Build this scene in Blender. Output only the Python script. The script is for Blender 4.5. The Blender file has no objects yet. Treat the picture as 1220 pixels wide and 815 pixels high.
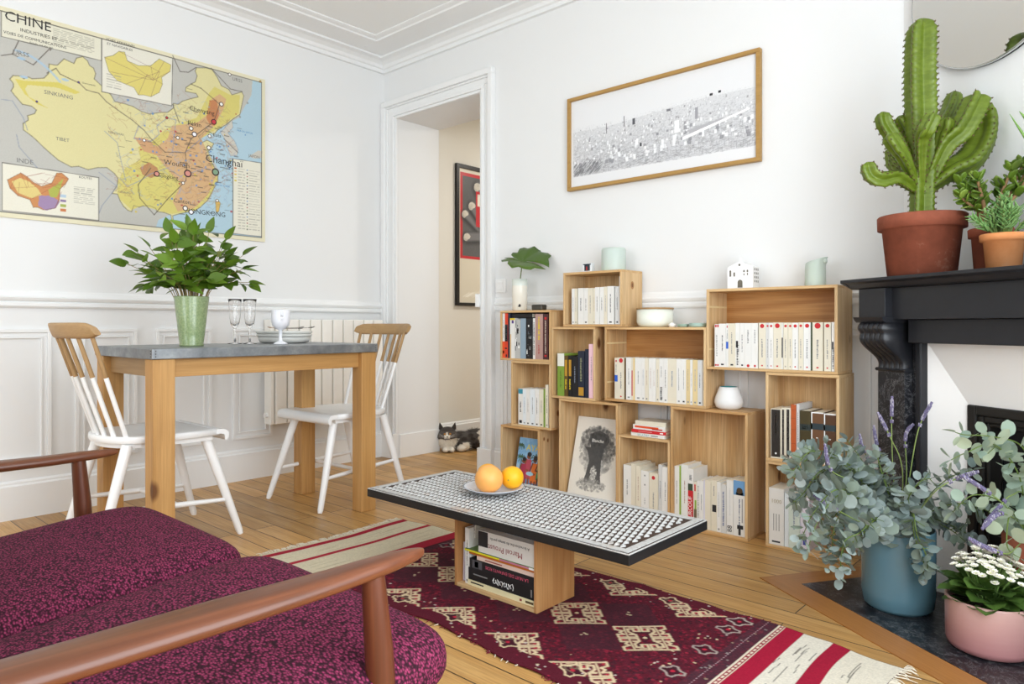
import bpy, bmesh, math, random
import numpy as np
from mathutils import Vector, Matrix, Euler, noise
from math import sin, cos, pi, radians, sqrt, atan2
random.seed(11)
COL = bpy.context.scene.collection
SC = bpy.context.scene

def lin(c):
    """'#rrggbb' or (r,g,b) 0-255 -> linear rgb"""
    if isinstance(c, str):
        c = c.lstrip('#'); c = tuple(int(c[i:i+2], 16) for i in (0, 2, 4))
    out = []
    for v in c[:3]:
        v = v/255.0
        out.append(v/12.92 if v <= 0.04045 else ((v+0.055)/1.055)**2.4)
    return tuple(out)

class NT:
    def __init__(s, name):
        s.m = bpy.data.materials.new(name); s.m.use_nodes = True
        s.t = s.m.node_tree; s.n = s.t.nodes; s.l = s.t.links
        s.b = s.n['Principled BSDF']
    def node(s, typ, **kw):
        nd = s.n.new(typ)
        for k, v in kw.items():
            if k.startswith('i_'):
                key = k[2:]
                key = int(key) if key.isdigit() else key.replace('_', ' ')
                nd.inputs[key].default_value = v
            else: setattr(nd, k, v)
        return nd
    def link(s, a, b): s.l.new(a, b)
    def math(s, op, a, b=None):
        nd = s.n.new('ShaderNodeMath'); nd.operation = op
        for i, x in enumerate((a, b)):
            if x is None: continue
            if isinstance(x, (int, float)): nd.inputs[i].default_value = x
            else: s.l.new(x, nd.inputs[i])
        return nd.outputs[0]
    def mix(s, fac, a, b, mode='MIX'):
        nd = s.n.new('ShaderNodeMix'); nd.data_type = 'RGBA'; nd.blend_type = mode
        for sock, x in ((nd.inputs[0], fac), (nd.inputs[6], a), (nd.inputs[7], b)):
            if isinstance(x, (int, float)): sock.default_value = x
            elif isinstance(x, tuple): sock.default_value = (*x[:3], 1)
            else: s.l.new(x, sock)
        return nd.outputs[2]
    def ramp(s, fac, stops, interp='LINEAR'):
        nd = s.n.new('ShaderNodeValToRGB'); cr = nd.color_ramp; cr.interpolation = interp
        while len(cr.elements) < len(stops): cr.elements.new(0.5)
        for e, (p, c) in zip(cr.elements, stops):
            e.position = p; e.color = (*c, 1)
        s.l.new(fac, nd.inputs[0]); return nd.outputs[0]
    def coords(s, scale=(1, 1, 1), rnd=0.0, loc=(0, 0, 0)):
        tc = s.n.new('ShaderNodeTexCoord'); mp = s.n.new('ShaderNodeMapping')
        mp.inputs['Scale'].default_value = scale; mp.inputs['Location'].default_value = loc
        src = tc.outputs['Object']
        if rnd:
            oi = s.n.new('ShaderNodeObjectInfo')
            va = s.n.new('ShaderNodeVectorMath'); va.operation = 'SCALE'
            va.inputs[0].default_value = (rnd, rnd*.7, rnd*1.3)
            s.l.new(oi.outputs['Random'], va.inputs['Scale'])
            ad = s.n.new('ShaderNodeVectorMath'); ad.operation = 'ADD'
            s.l.new(src, ad.inputs[0]); s.l.new(va.outputs[0], ad.inputs[1]); src = ad.outputs[0]
        s.l.new(src, mp.inputs['Vector']); return mp.outputs[0]
    def noise(s, vec, scale=5, detail=3, rough=.5, dist=0):
        nd = s.n.new('ShaderNodeTexNoise')
        nd.inputs['Scale'].default_value = scale; nd.inputs['Detail'].default_value = detail
        nd.inputs['Roughness'].default_value = rough; nd.inputs['Distortion'].default_value = dist
        s.l.new(vec, nd.inputs['Vector']); return nd.outputs['Fac']
    def bump(s, h, strength=.2, dist=.002):
        nd = s.n.new('ShaderNodeBump'); nd.inputs['Strength'].default_value = strength
        nd.inputs['Distance'].default_value = dist
        s.l.new(h, nd.inputs['Height']); s.l.new(nd.outputs[0], s.b.inputs['Normal'])
    def set(s, col=None, rough=.5, metal=0, spec=.5, **kw):
        if col is not None:
            if isinstance(col, tuple): s.b.inputs['Base Color'].default_value = (*col[:3], 1)
            else: s.l.new(col, s.b.inputs['Base Color'])
        if isinstance(rough, (int, float)): s.b.inputs['Roughness'].default_value = rough
        else: s.l.new(rough, s.b.inputs['Roughness'])
        s.b.inputs['Metallic'].default_value = metal
        s.b.inputs['Specular IOR Level'].default_value = spec
        for k, v in kw.items(): s.b.inputs[k.replace('_', ' ')].default_value = v
        return s.m

_mats = {}
def plain(c, rough=.55, metal=0, spec=.4, var=.06, vs=30):
    """painted / printed colour with a faint procedural mottling"""
    key = (c, rough, metal, spec, var, vs)
    if key in _mats: return _mats[key]
    n = NT('paint_' + str(c).strip('#').replace(' ', ''))
    l = lin(c)
    if var:
        f = n.noise(n.coords(), vs, 3)
        col = n.mix(f, tuple(x*(1-var) for x in l), tuple(min(1, x*(1+var)) for x in l))
    else: col = l
    _mats[key] = n.set(col, rough, metal, spec)
    return _mats[key]

def wood(name, c1, c2, c3=None, axis='X', rough=.5, ring=16, low=1.1, high=11, knots=0, rnd=7, fine=.35, spec=.35, coat=0):
    n = NT(name)
    i = 'XYZ'.index(axis)
    sc = [high]*3; sc[i] = low
    v = n.coords(tuple(sc), rnd)
    f = n.noise(v, 1.0, 2, .45, .35)
    g = n.math('MULTIPLY', f, ring); g = n.math('SINE', g); g = n.math('MULTIPLY', g, .5); g = n.math('ADD', g, .5)
    col = n.mix(g, lin(c1), lin(c2))
    sc2 = [170]*3; sc2[i] = 5
    h = n.noise(n.coords(tuple(sc2), rnd), 1.0, 3, .6)
    h2 = n.ramp(h, [(.35, (0, 0, 0)), (.7, (1, 1, 1))])
    col = n.mix(n.math('MULTIPLY', h2, fine), col, lin(c3 or c2))
    big = n.noise(n.coords((2.2, 2.2, 2.2), rnd), 1.0, 1)
    col = n.mix(n.ramp(big, [(.35, (0, 0, 0)), (.75, (.45, .45, .45))]), col, lin(c1))
    if knots:
        s3 = [knots]*3; s3[i] = knots*.55
        vo = n.node('ShaderNodeTexVoronoi'); n.link(n.coords(tuple(s3), rnd), vo.inputs['Vector']); vo.inputs['Scale'].default_value = 1
        k = n.ramp(vo.outputs['Distance'], [(.05, (1, 1, 1)), (.10, (0, 0, 0))])
        col = n.mix(k, col, lin('#6b4322'))
    n.bump(h, .12, .001)
    if coat: n.b.inputs['Coat Weight'].default_value = coat; n.b.inputs['Coat Roughness'].default_value = .25
    return n.set(col, rough, 0, spec)

# ------------------------------------------------------------- mesh builder
class MB:
    def __init__(s): s.v = []; s.f = []; s.mi = []; s.sm = []; s.M = Matrix.Identity(4)
    def add(s, vs, fs, m=0, smooth=False):
        o = len(s.v)
        s.v += [tuple(s.M @ Vector(p)) for p in vs]
        s.f += [tuple(o+i for i in f) for f in fs]
        s.mi += [m]*len(fs); s.sm += [smooth]*len(fs); return s
    def box(s, x0, x1, y0, y1, z0, z1, m=0):
        vs = [(x0,y0,z0),(x1,y0,z0),(x1,y1,z0),(x0,y1,z0),(x0,y0,z1),(x1,y0,z1),(x1,y1,z1),(x0,y1,z1)]
        return s.add(vs, [(0,3,2,1),(4,5,6,7),(0,1,5,4),(1,2,6,5),(2,3,7,6),(3,0,4,7)], m)
    def quad(s, a, b, c, d, m=0): return s.add([a, b, c, d], [(0,1,2,3)], m)
    def prism(s, poly, h0, h1, axis='Z', m=0, smooth=False):
        """extrude a 2D polygon (given in the two other axes, cyclic order) between h0 and h1"""
        def P(a, b, h):
            return {'Z': (a, b, h), 'X': (h, a, b), 'Y': (a, h, b)}[axis]
        n = len(poly)
        vs = [P(a, b, h0) for a, b in poly] + [P(a, b, h1) for a, b in poly]
        fs = [(i, (i+1) % n, n+(i+1) % n, n+i) for i in range(n)]
        s.add(vs, fs, m, smooth)
        s.add(vs, [tuple(range(n))[::-1], tuple(range(n, 2*n))], m); return s
    def rings(s, rs, m=0, smooth=True, cap=True, closed=True):
        o = len(rs[0]); vs = [p for r in rs for p in r]; fs = []
        for i in range(len(rs)-1):
            for j in range(o if closed else o-1):
                k = (j+1) % o
                fs.append((i*o+j, i*o+k, (i+1)*o+k, (i+1)*o+j))
        s.add(vs, fs, m, smooth)
        if cap:
            s.add(rs[0], [tuple(range(o))[::-1]], m); s.add(rs[-1], [tuple(range(o))], m)
        return s
    def tube(s, pts, rad, seg=10, m=0, cap=True, flat=None):
        pts = [Vector(p) for p in pts]; n = len(pts)
        if isinstance(rad, (int, float)): rad = [rad]*n
        up = Vector((0.03, .02, 1)); rs = []; prev = None
        for i, p in enumerate(pts):
            d = (pts[min(i+1, n-1)]-pts[max(i-1, 0)])
            if d.length < 1e-9: d = Vector((0, 0, 1))
            d.normalize()
            if prev is None:
                a = d.cross(Vector((1, .1, .05)) if abs(d.z) > .9 else up).normalized()
            else: a = (prev - d*prev.dot(d)).normalized()
            prev = a; b = d.cross(a)
            r = rad[i]; ra, rb = (r, r) if flat is None else (r, r*flat)
            rs.append([tuple(p + a*(ra*cos(t*2*pi/seg)) + b*(rb*sin(t*2*pi/seg))) for t in range(seg)])
        return s.rings(rs, m, True, cap)
    def lathe(s, prof, seg=28, m=0, c=(0, 0, 0), cap=False):
        rs = [[(c[0]+r*cos(2*pi*j/seg), c[1]+r*sin(2*pi*j/seg), c[2]+z) for j in range(seg)] for r, z in prof]
        return s.rings(rs, m, True, cap)
    def ball(s, c, r, m=0, seg=12, rings=8):
        if isinstance(r, (int, float)): r = (r, r, r)
        rs = []
        for i in range(rings+1):
            th = pi*i/rings; k = max(sin(th), .01)
            rs.append([(c[0]+r[0]*k*cos(2*pi*j/seg), c[1]+r[1]*k*sin(2*pi*j/seg), c[2]-r[2]*cos(th)) for j in range(seg)])
        return s.rings(rs, m, True, True)
    def text(s, string, org, xd, yd, size, m=0, lift=0, align='L', bold=0):
        vs, fs, w = glyphs(string)
        xd = Vector(xd).normalized(); yd = Vector(yd).normalized(); nd = xd.cross(yd)
        off = {'L': 0, 'C': -w/2, 'R': -w}[align]
        o = Vector(org)+nd*lift
        return s.add([tuple(o + xd*((x+off)*size) + yd*(y*size)) for x, y in vs], fs, m)
    def leaf(s, base, d, up, L, W, shape='ovate', bend=.25, fold=.15, m=0, nu=6, nv=4):
        """one leaf blade grid: base point, direction, blade normal"""
        d = Vector(d).normalized(); up = Vector(up); side = d.cross(up)
        if side.length < 1e-4: side = d.cross(Vector((.3, .9, .1)))
        side.normalize(); up = side.cross(d).normalized(); base = Vector(base)
        vs = []; fs = []
        for i in range(nu+1):
            t = i/nu
            if shape == 'ovate': w = sin(pi*min(1, t**.75))**.8*(1-.25*t)
            elif shape == 'round': w = sqrt(max(0, 1-(2*t-1)**2))
            elif shape == 'strap': w = (1-t**3)*.9+.1*(t < .05)
            else: w = sin(pi*t**.6)
            w = max(w, .03)*W/2
            for j in range(nv+1):
                q = 2*j/nv-1
                p = base + d*(L*t) + side*(w*q) + up*(-bend*L*t*t + fold*w*abs(q)*1.2)
                vs.append(tuple(p))
        for i in range(nu):
            for j in range(nv):
                a = i*(nv+1)+j; fs.append((a, a+1, a+nv+2, a+nv+1))
        return s.add(vs, fs, m, True)
    def build(s, name, mats, parent=None, loc=(0, 0, 0), rot=None, bevel=0, label=None, smooth_angle=None, sub=0, solid=0):
        me = bpy.data.meshes.new(name); me.from_pydata(s.v, [], s.f)
        if not isinstance(mats, (list, tuple)): mats = [mats]
        for m in mats: me.materials.append(m)
        me.polygons.foreach_set('material_index', s.mi)
        me.polygons.foreach_set('use_smooth', s.sm); me.update()
        o = bpy.data.objects.new(name, me); COL.objects.link(o)
        if parent: o.parent = parent
        o.location = loc
        if rot is not None: o.rotation_euler = rot if not isinstance(rot, (int, float)) else (0, 0, rot)
        if solid:
            md = o.modifiers.new('thick', 'SOLIDIFY'); md.thickness = solid
        if bevel:
            md = o.modifiers.new('bevel', 'BEVEL'); md.width = bevel; md.segments = 2; md.limit_method = 'ANGLE'; md.angle_limit = radians(40)
        if sub:
            md = o.modifiers.new('sub', 'SUBSURF'); md.levels = sub; md.render_levels = sub
        if label: o['label'] = label
        return o

_gl = {}
def glyphs(string):
    if string in _gl: return _gl[string]
    cu = bpy.data.curves.new('lettering', 'FONT'); cu.body = string; cu.size = 1; cu.resolution_u = 2
    ob = bpy.data.objects.new('lettering', cu); COL.objects.link(ob)
    dg = bpy.context.evaluated_depsgraph_get(); dg.update()
    me = bpy.data.meshes.new_from_object(ob.evaluated_get(dg))
    vs = [(v.co.x, v.co.y) for v in me.vertices]; fs = [tuple(p.vertices) for p in me.polygons]
    w = max([x for x, y in vs], default=0)
    bpy.data.objects.remove(ob); bpy.data.curves.remove(cu); bpy.data.meshes.remove(me)
    _gl[string] = (vs, fs, w); return _gl[string]

def tag(o, label, cat, group=None, kind=None):
    o['label'] = label; o['category'] = cat
    if group: o['group'] = group
    if kind: o['kind'] = kind
    return o
def thing(name, label, cat, loc=(0, 0, 0), rot=0, group=None):
    o = bpy.data.objects.new(name, None); COL.objects.link(o); o.empty_display_size = .05
    o.location = loc; o.rotation_euler = (0, 0, rot)
    return tag(o, label, cat, group)
def struct(o): o['kind'] = 'structure'; return o

# ------------------------------------------------------------- raster prints (grid mesh with a colour attribute)
class Canvas:
    def __init__(s, x0, x1, y0, y1, res, bg):
        s.x0, s.x1, s.y0, s.y1 = x0, x1, y0, y1
        s.nx = int(round((x1-x0)/res))+1; s.ny = int(round((y1-y0)/res))+1
        s.X, s.Y = np.meshgrid(np.linspace(x0, x1, s.nx), np.linspace(y0, y1, s.ny))
        s.C = np.empty((s.ny, s.nx, 3)); s.C[:] = lin(bg)
        s.rng = np.random.default_rng(5)
    def _box(s, x0, x1, y0, y1):
        fx = (s.nx-1)/(s.x1-s.x0); fy = (s.ny-1)/(s.y1-s.y0)
        i0 = max(0, int((x0-s.x0)*fx)-1); i1 = min(s.nx, int((x1-s.x0)*fx)+3)
        j0 = max(0, int((y0-s.y0)*fy)-1); j1 = min(s.ny, int((y1-s.y0)*fy)+3)
        return slice(j0, j1), slice(i0, i1)
    def paint(s, sl, mask, col, a=1):
        c = np.array(lin(col)); sub = s.C[sl]
        m = (mask.astype(float)*a)[..., None]
        s.C[sl] = sub*(1-m)+c*m
    def poly(s, pts, col, a=1):
        P = np.array(pts); sl = s._box(P[:,0].min(), P[:,0].max(), P[:,1].min(), P[:,1].max())
        X = s.X[sl]; Y = s.Y[sl]; ins = np.zeros(X.shape, bool)
        n = len(P)
        for i in range(n):
            xa, ya = P[i]; xb, yb = P[(i+1) % n]
            if ya == yb: continue
            c = ((ya > Y) != (yb > Y)) & (X < (xb-xa)*(Y-ya)/(yb-ya)+xa); ins ^= c
        s.paint(sl, ins, col, a)
    def line(s, pts, w, col, a=1, closed=False):
        pts = list(pts)
        if closed: pts.append(pts[0])
        for (xa, ya), (xb, yb) in zip(pts[:-1], pts[1:]):
            sl = s._box(min(xa, xb)-w, max(xa, xb)+w, min(ya, yb)-w, max(ya, yb)+w)
            X = s.X[sl]; Y = s.Y[sl]; dx, dy = xb-xa, yb-ya; L = dx*dx+dy*dy+1e-12
            t = np.clip(((X-xa)*dx+(Y-ya)*dy)/L, 0, 1)
            d = np.hypot(X-xa-t*dx, Y-ya-t*dy)
            s.paint(sl, np.clip((w*.5-d)/(w*.35)+.6, 0, 1), col, a)
    def disc(s, x, y, r, col, a=1, ry=None):
        ry = ry or r
        sl = s._box(x-r, x+r, y-ry, y+ry)
        s.paint(sl, ((s.X[sl]-x)/r)**2+((s.Y[sl]-y)/ry)**2 < 1, col, a)
    def rect(s, x0, x1, y0, y1, col, a=1): s.poly([(x0, y0), (x1, y0), (x1, y1), (x0, y1)], col, a)
    def speckle(s, amt):
        s.C *= (1+amt*(s.rng.random(s.C.shape[:2])-.5))[..., None]; np.clip(s.C, 0, 1, out=s.C)
    def build(s, name, mapf, m, parent=None, loc=(0,0,0), rot=None):
        """mapf(X,Y) -> x,y,z arrays"""
        x, y, z = mapf(s.X, s.Y)
        co = np.stack([np.broadcast_to(q, s.X.shape) for q in (x, y, z)], -1).reshape(-1, 3)
        me = bpy.data.meshes.new(name)
        idx = np.arange(s.nx*s.ny).reshape(s.ny, s.nx)
        q = np.stack([idx[:-1, :-1], idx[:-1, 1:], idx[1:, 1:], idx[1:, :-1]], -1).reshape(-1, 4)
        me.vertices.add(len(co)); me.vertices.foreach_set('co', co.ravel().astype(np.float32))
        me.loops.add(q.size); me.loops.foreach_set('vertex_index', q.ravel().astype(np.int32))
        me.polygons.add(len(q)); me.polygons.foreach_set('loop_start', np.arange(0, q.size, 4, dtype=np.int32))
        me.polygons.foreach_set('loop_total', np.full(len(q), 4, np.int32))
        me.update(calc_edges=True)
        at = me.color_attributes.new('print', 'FLOAT_COLOR', 'POINT')
        at.data.foreach_set('color', np.concatenate([s.C.reshape(-1, 3), np.ones((len(co), 1))], 1).ravel().astype(np.float32))
        me.materials.append(m)
        o = bpy.data.objects.new(name, me); COL.objects.link(o)
        if parent: o.parent = parent
        o.location = loc
        if rot is not None: o.rotation_euler = (0, 0, rot)
        return o
def print_mat(name, rough=.6, spec=.3, bump=0, bscale=300):
    n = NT(name); a = n.node('ShaderNodeAttribute', attribute_name='print')
    if bump: n.bump(n.noise(n.coords(), bscale, 2), bump, .003)
    return n.set(a.outputs['Color'], rough, 0, spec)

# ------------------------------------------------------------- materials
def mk_wall(name, c, b=.05):
    n = NT(name); v = n.coords(); f = n.noise(v, 2.2, 3); l = lin(c)
    n.bump(n.noise(v, 90, 3), b, .001)
    return n.set(n.mix(f, tuple(x*.985 for x in l), l), .6, 0, .25)
WALL = mk_wall('white_wall_paint', '#e5e6e6')
TRIM = mk_wall('white_gloss_trim_paint', '#e9eaea', .02)
HALLW = mk_wall('warm_cream_hall_paint', '#e4e1d8')
CEIL = mk_wall('ceiling_paint', '#ecedec')
def mk_floor():
    n = NT('oak_strip_floor')
    tc = n.node('ShaderNodeTexCoord')
    mp = n.node('ShaderNodeMapping'); mp.inputs['Location'].default_value = (.31, .02, 0); n.link(tc.outputs['Object'], mp.inputs[0])
    br = n.node('ShaderNodeTexBrick', offset=.41, offset_frequency=2, squash_frequency=3)
    n.link(mp.outputs[0], br.inputs['Vector'])
    br.inputs['Scale'].default_value = 1; br.inputs['Brick Width'].default_value = 1.25; br.inputs['Row Height'].default_value = .092
    br.inputs['Mortar Size'].default_value = .0021; br.inputs['Mortar Smooth'].default_value = .15
    br.inputs['Color1'].default_value = (0, 0, 0, 1); br.inputs['Color2'].default_value = (1, 1, 1, 1); br.inputs['Mortar'].default_value = (.5, .5, .5, 1)
    r = br.outputs['Color']
    sc = n.node('ShaderNodeVectorMath', operation='SCALE'); n.link(r, sc.inputs[0]); sc.inputs['Scale'].default_value = 7
    ad = n.node('ShaderNodeVectorMath', operation='ADD'); n.link(tc.outputs['Object'], ad.inputs[0]); n.link(sc.outputs[0], ad.inputs[1])
    m2 = n.node('ShaderNodeMapping'); m2.inputs['Scale'].default_value = (1.3, 13, 10); n.link(ad.outputs[0], m2.inputs[0])
    f = n.noise(m2.outputs[0], 1, 3, .5, .5)
    g = n.math('SINE', n.math('MULTIPLY', f, 17)); g = n.math('ADD', n.math('MULTIPLY', g, .5), .5)
    col = n.mix(g, lin('#d6aa6c'), lin('#c99a5c'))
    m3 = n.node('ShaderNodeMapping'); m3.inputs['Scale'].default_value = (6, 190, 100); n.link(ad.outputs[0], m3.inputs[0])
    h = n.noise(m3.outputs[0], 1, 3, .65)
    col = n.mix(n.math('MULTIPLY', n.ramp(h, [(.4, (0,0,0)), (.72, (1,1,1))]), .6), col, lin('#8f6533'))
    col = n.mix(r, n.mix(.75, col, (.58, .58, .58), 'MULTIPLY'), col)
    col = n.mix(n.math('MULTIPLY', br.outputs['Fac'], .93), col, lin('#2a1c10'))
    inv = n.math('SUBTRACT', 1, br.outputs['Fac'])
    n.bump(n.math('ADD', inv, n.math('MULTIPLY', h, .08)), .5, .003)
    rg = n.math('ADD', n.math('MULTIPLY', n.noise(tc.outputs['Object'], 6, 3), .25), .26)
    return n.set(col, rg, 0, .45)
FLOOR = mk_floor()
PINE = wood('pine_crate_wood', '#dfc092', '#cda571', '#94683c', 'Z', ring=26, knots=5.5, fine=.6, high=9)
PINEX = wood('pine_crate_wood_across', '#dcbb8a', '#c89d68', '#936539', 'X', ring=22, knots=4.5, fine=.55)
PINEO = wood('orange_pine_back_board', '#c69257', '#ad763f', '#80491f', 'X', ring=34, low=.9, high=8, knots=3, fine=.5)
PINEZ = wood('pale_pine_back_board', '#dcbb8b', '#cca470', '#9c7040', 'Z', ring=26, low=.8, high=9, knots=4.5, fine=.6)
OAKT = wood('oak_table_wood', '#c79a60', '#b88a50', '#94683a', 'Z', ring=14, high=16, knots=4.0, fine=.5)
OAKTY = wood('oak_table_rail_wood', '#c79a60', '#b88a50', '#94683a', 'Y', ring=14, high=16, fine=.5)
OAKC = wood('oak_chair_wood', '#b08f64', '#9c7a50', '#82603a', 'X', ring=10, high=20)
TEAK = wood('teak_arm_wood', '#744228', '#5a311c', '#3a1c0f', 'Y', ring=20, low=1.0, high=18, rough=.36, spec=.5, fine=.5)
TEAKZ = wood('teak_leg_wood', '#68361f', '#552b18', '#3c1b0e', 'Z', ring=12, high=24, rough=.36, spec=.5, fine=.5)
FRAMEW = wood('oak_picture_frame', '#b08a4e', '#a07a40', '#8d6a35', 'X', ring=10, high=30)
WHITEP = plain('#efefee', .32, 0, .5, .02)
RADM = plain('#f1efe9', .4, 0, .4, .02)
def mk_zinc():
    n = NT('weathered_zinc'); v = n.coords()
    f = n.noise(v, 9, 6, .7); g = n.noise(v, 60, 4)
    col = n.ramp(f, [(.3, lin('#73777b')), (.55, lin('#93979a')), (.75, lin('#b4b7b8'))])
    rg = n.math('ADD', n.math('MULTIPLY', g, .25), .28)
    n.bump(g, .08, .001); return n.set(col, rg, .75, .5)
ZINC = mk_zinc()
def mk_marble():
    n = NT('black_veined_marble'); v = n.coords()
    f = n.noise(v, 14, 8, .75, .8)
    spots = n.ramp(n.noise(v, 55, 6, .8, 1.0), [(.56, (0,0,0)), (.62, (1,1,1))])
    vein = n.ramp(f, [(.488, (0,0,0)), (.5, (1,1,1)), (.512, (0,0,0))])
    col = n.mix(n.math('MULTIPLY', vein, .45), lin('#17181d'), lin('#9c9ca0'))
    col = n.mix(n.math('MULTIPLY', spots, .32), col, lin('#9a9a98'))
    return n.set(col, .3, 0, .45)
MARBLE = mk_marble()
SLATE = (lambda n: n.set(n.mix(n.noise(n.coords(), 18, 6, .7), lin('#1b1c20'), lin('#27282d')), .36, 0, .4))(NT('dark_mantel_marble'))
def mk_weave():
    n = NT('magenta_black_weave'); 
    vo = n.node('ShaderNodeTexVoronoi'); n.link(n.coords((150, 260, 200)), vo.inputs['Vector']); vo.inputs['Scale'].default_value = 1
    sx = n.node('ShaderNodeSeparateColor'); n.link(vo.outputs['Color'], sx.inputs[0])
    col = n.ramp(vo.outputs['Distance'], [(.22, lin('#9c3a60')), (.42, lin('#742a47')), (.62, lin('#3a1625')), (.82, lin('#241019'))])
    col = n.mix(n.math('MULTIPLY', sx.outputs[0], .55), col, lin('#3c1726'))
    n.bump(n.math('SUBTRACT', 1, vo.outputs['Distance']), .5, .002)
    return n.set(col, .85, 0, .15)
WEAVE = mk_weave()
def mk_leaf(name, cols, rough=.4, spec=.5, sub=.0, scale=20):
    n = NT(name)
    gi = n.node('ShaderNodeNewGeometry')
    col = n.ramp(gi.outputs['Random Per Island'], [(i/(len(cols)-1), lin(c)) for i, c in enumerate(cols)])
    f = n.noise(n.coords(), scale, 3)
    col = n.mix(n.ramp(f, [(.3, (0,0,0)), (.8, (.35,.35,.35))]), col, lin(cols[0]))
    m = n.set(col, rough, 0, spec)
    tr = n.node('ShaderNodeBsdfTranslucent'); n.link(col, tr.inputs[0])
    ms = n.node('ShaderNodeMixShader'); ms.inputs[0].default_value = .22
    out = [x for x in n.n if x.type == 'OUTPUT_MATERIAL'][0]
    n.link(n.b.outputs[0], ms.inputs[1]); n.link(tr.outputs[0], ms.inputs[2]); n.link(ms.outputs[0], out.inputs[0])
    return m
LEAF = mk_leaf('glossy_green_leaf', ['#48661a', '#5f8322', '#3c5714', '#7fa136', '#52741c'], .32)
EUCA = mk_leaf('eucalyptus_leaf', ['#8b9a98', '#a6b3b0', '#6d7f7c', '#95a292', '#7b8a78', '#b4bebb'], .55, .3)
EUCB = mk_leaf('pale_eucalyptus_leaf', ['#a9bba6', '#c2cdb0', '#93aa9d', '#b4c3ae'], .5, .35)
SUCC = mk_leaf('jade_succulent_leaf', ['#56761f', '#7c9a33', '#466420', '#93ab4a'], .35)
SUCC2 = mk_leaf('grey_green_succulent_leaf', ['#5f8f4a', '#8bb26a', '#77a25c', '#a3c481'], .45)
KALL = mk_leaf('kalanchoe_leaf', ['#46632a', '#587736', '#3a5726'], .35)
STEM = plain('#5f7436', .6, vs=60)
STEMB = plain('#8a6b48', .7, vs=60)
def mk_terra(name, a, b):
    n = NT(name); v = n.coords(); f = n.noise(v, 9, 6, .7)
    col = n.ramp(f, [(.3, lin(a)), (.6, lin(b)), (.82, lin('#c9a48b'))])
    n.bump(n.noise(v, 120, 3), .15, .001); return n.set(col, .8, 0, .2)
TERRA = mk_terra('aged_terracotta', '#76402f', '#8c4e3a')
TERRAL = mk_terra('light_terracotta', '#c07a48', '#cf8f5e')
SOIL = plain('#3a2a1e', .95, var=.4, vs=90)
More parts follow.
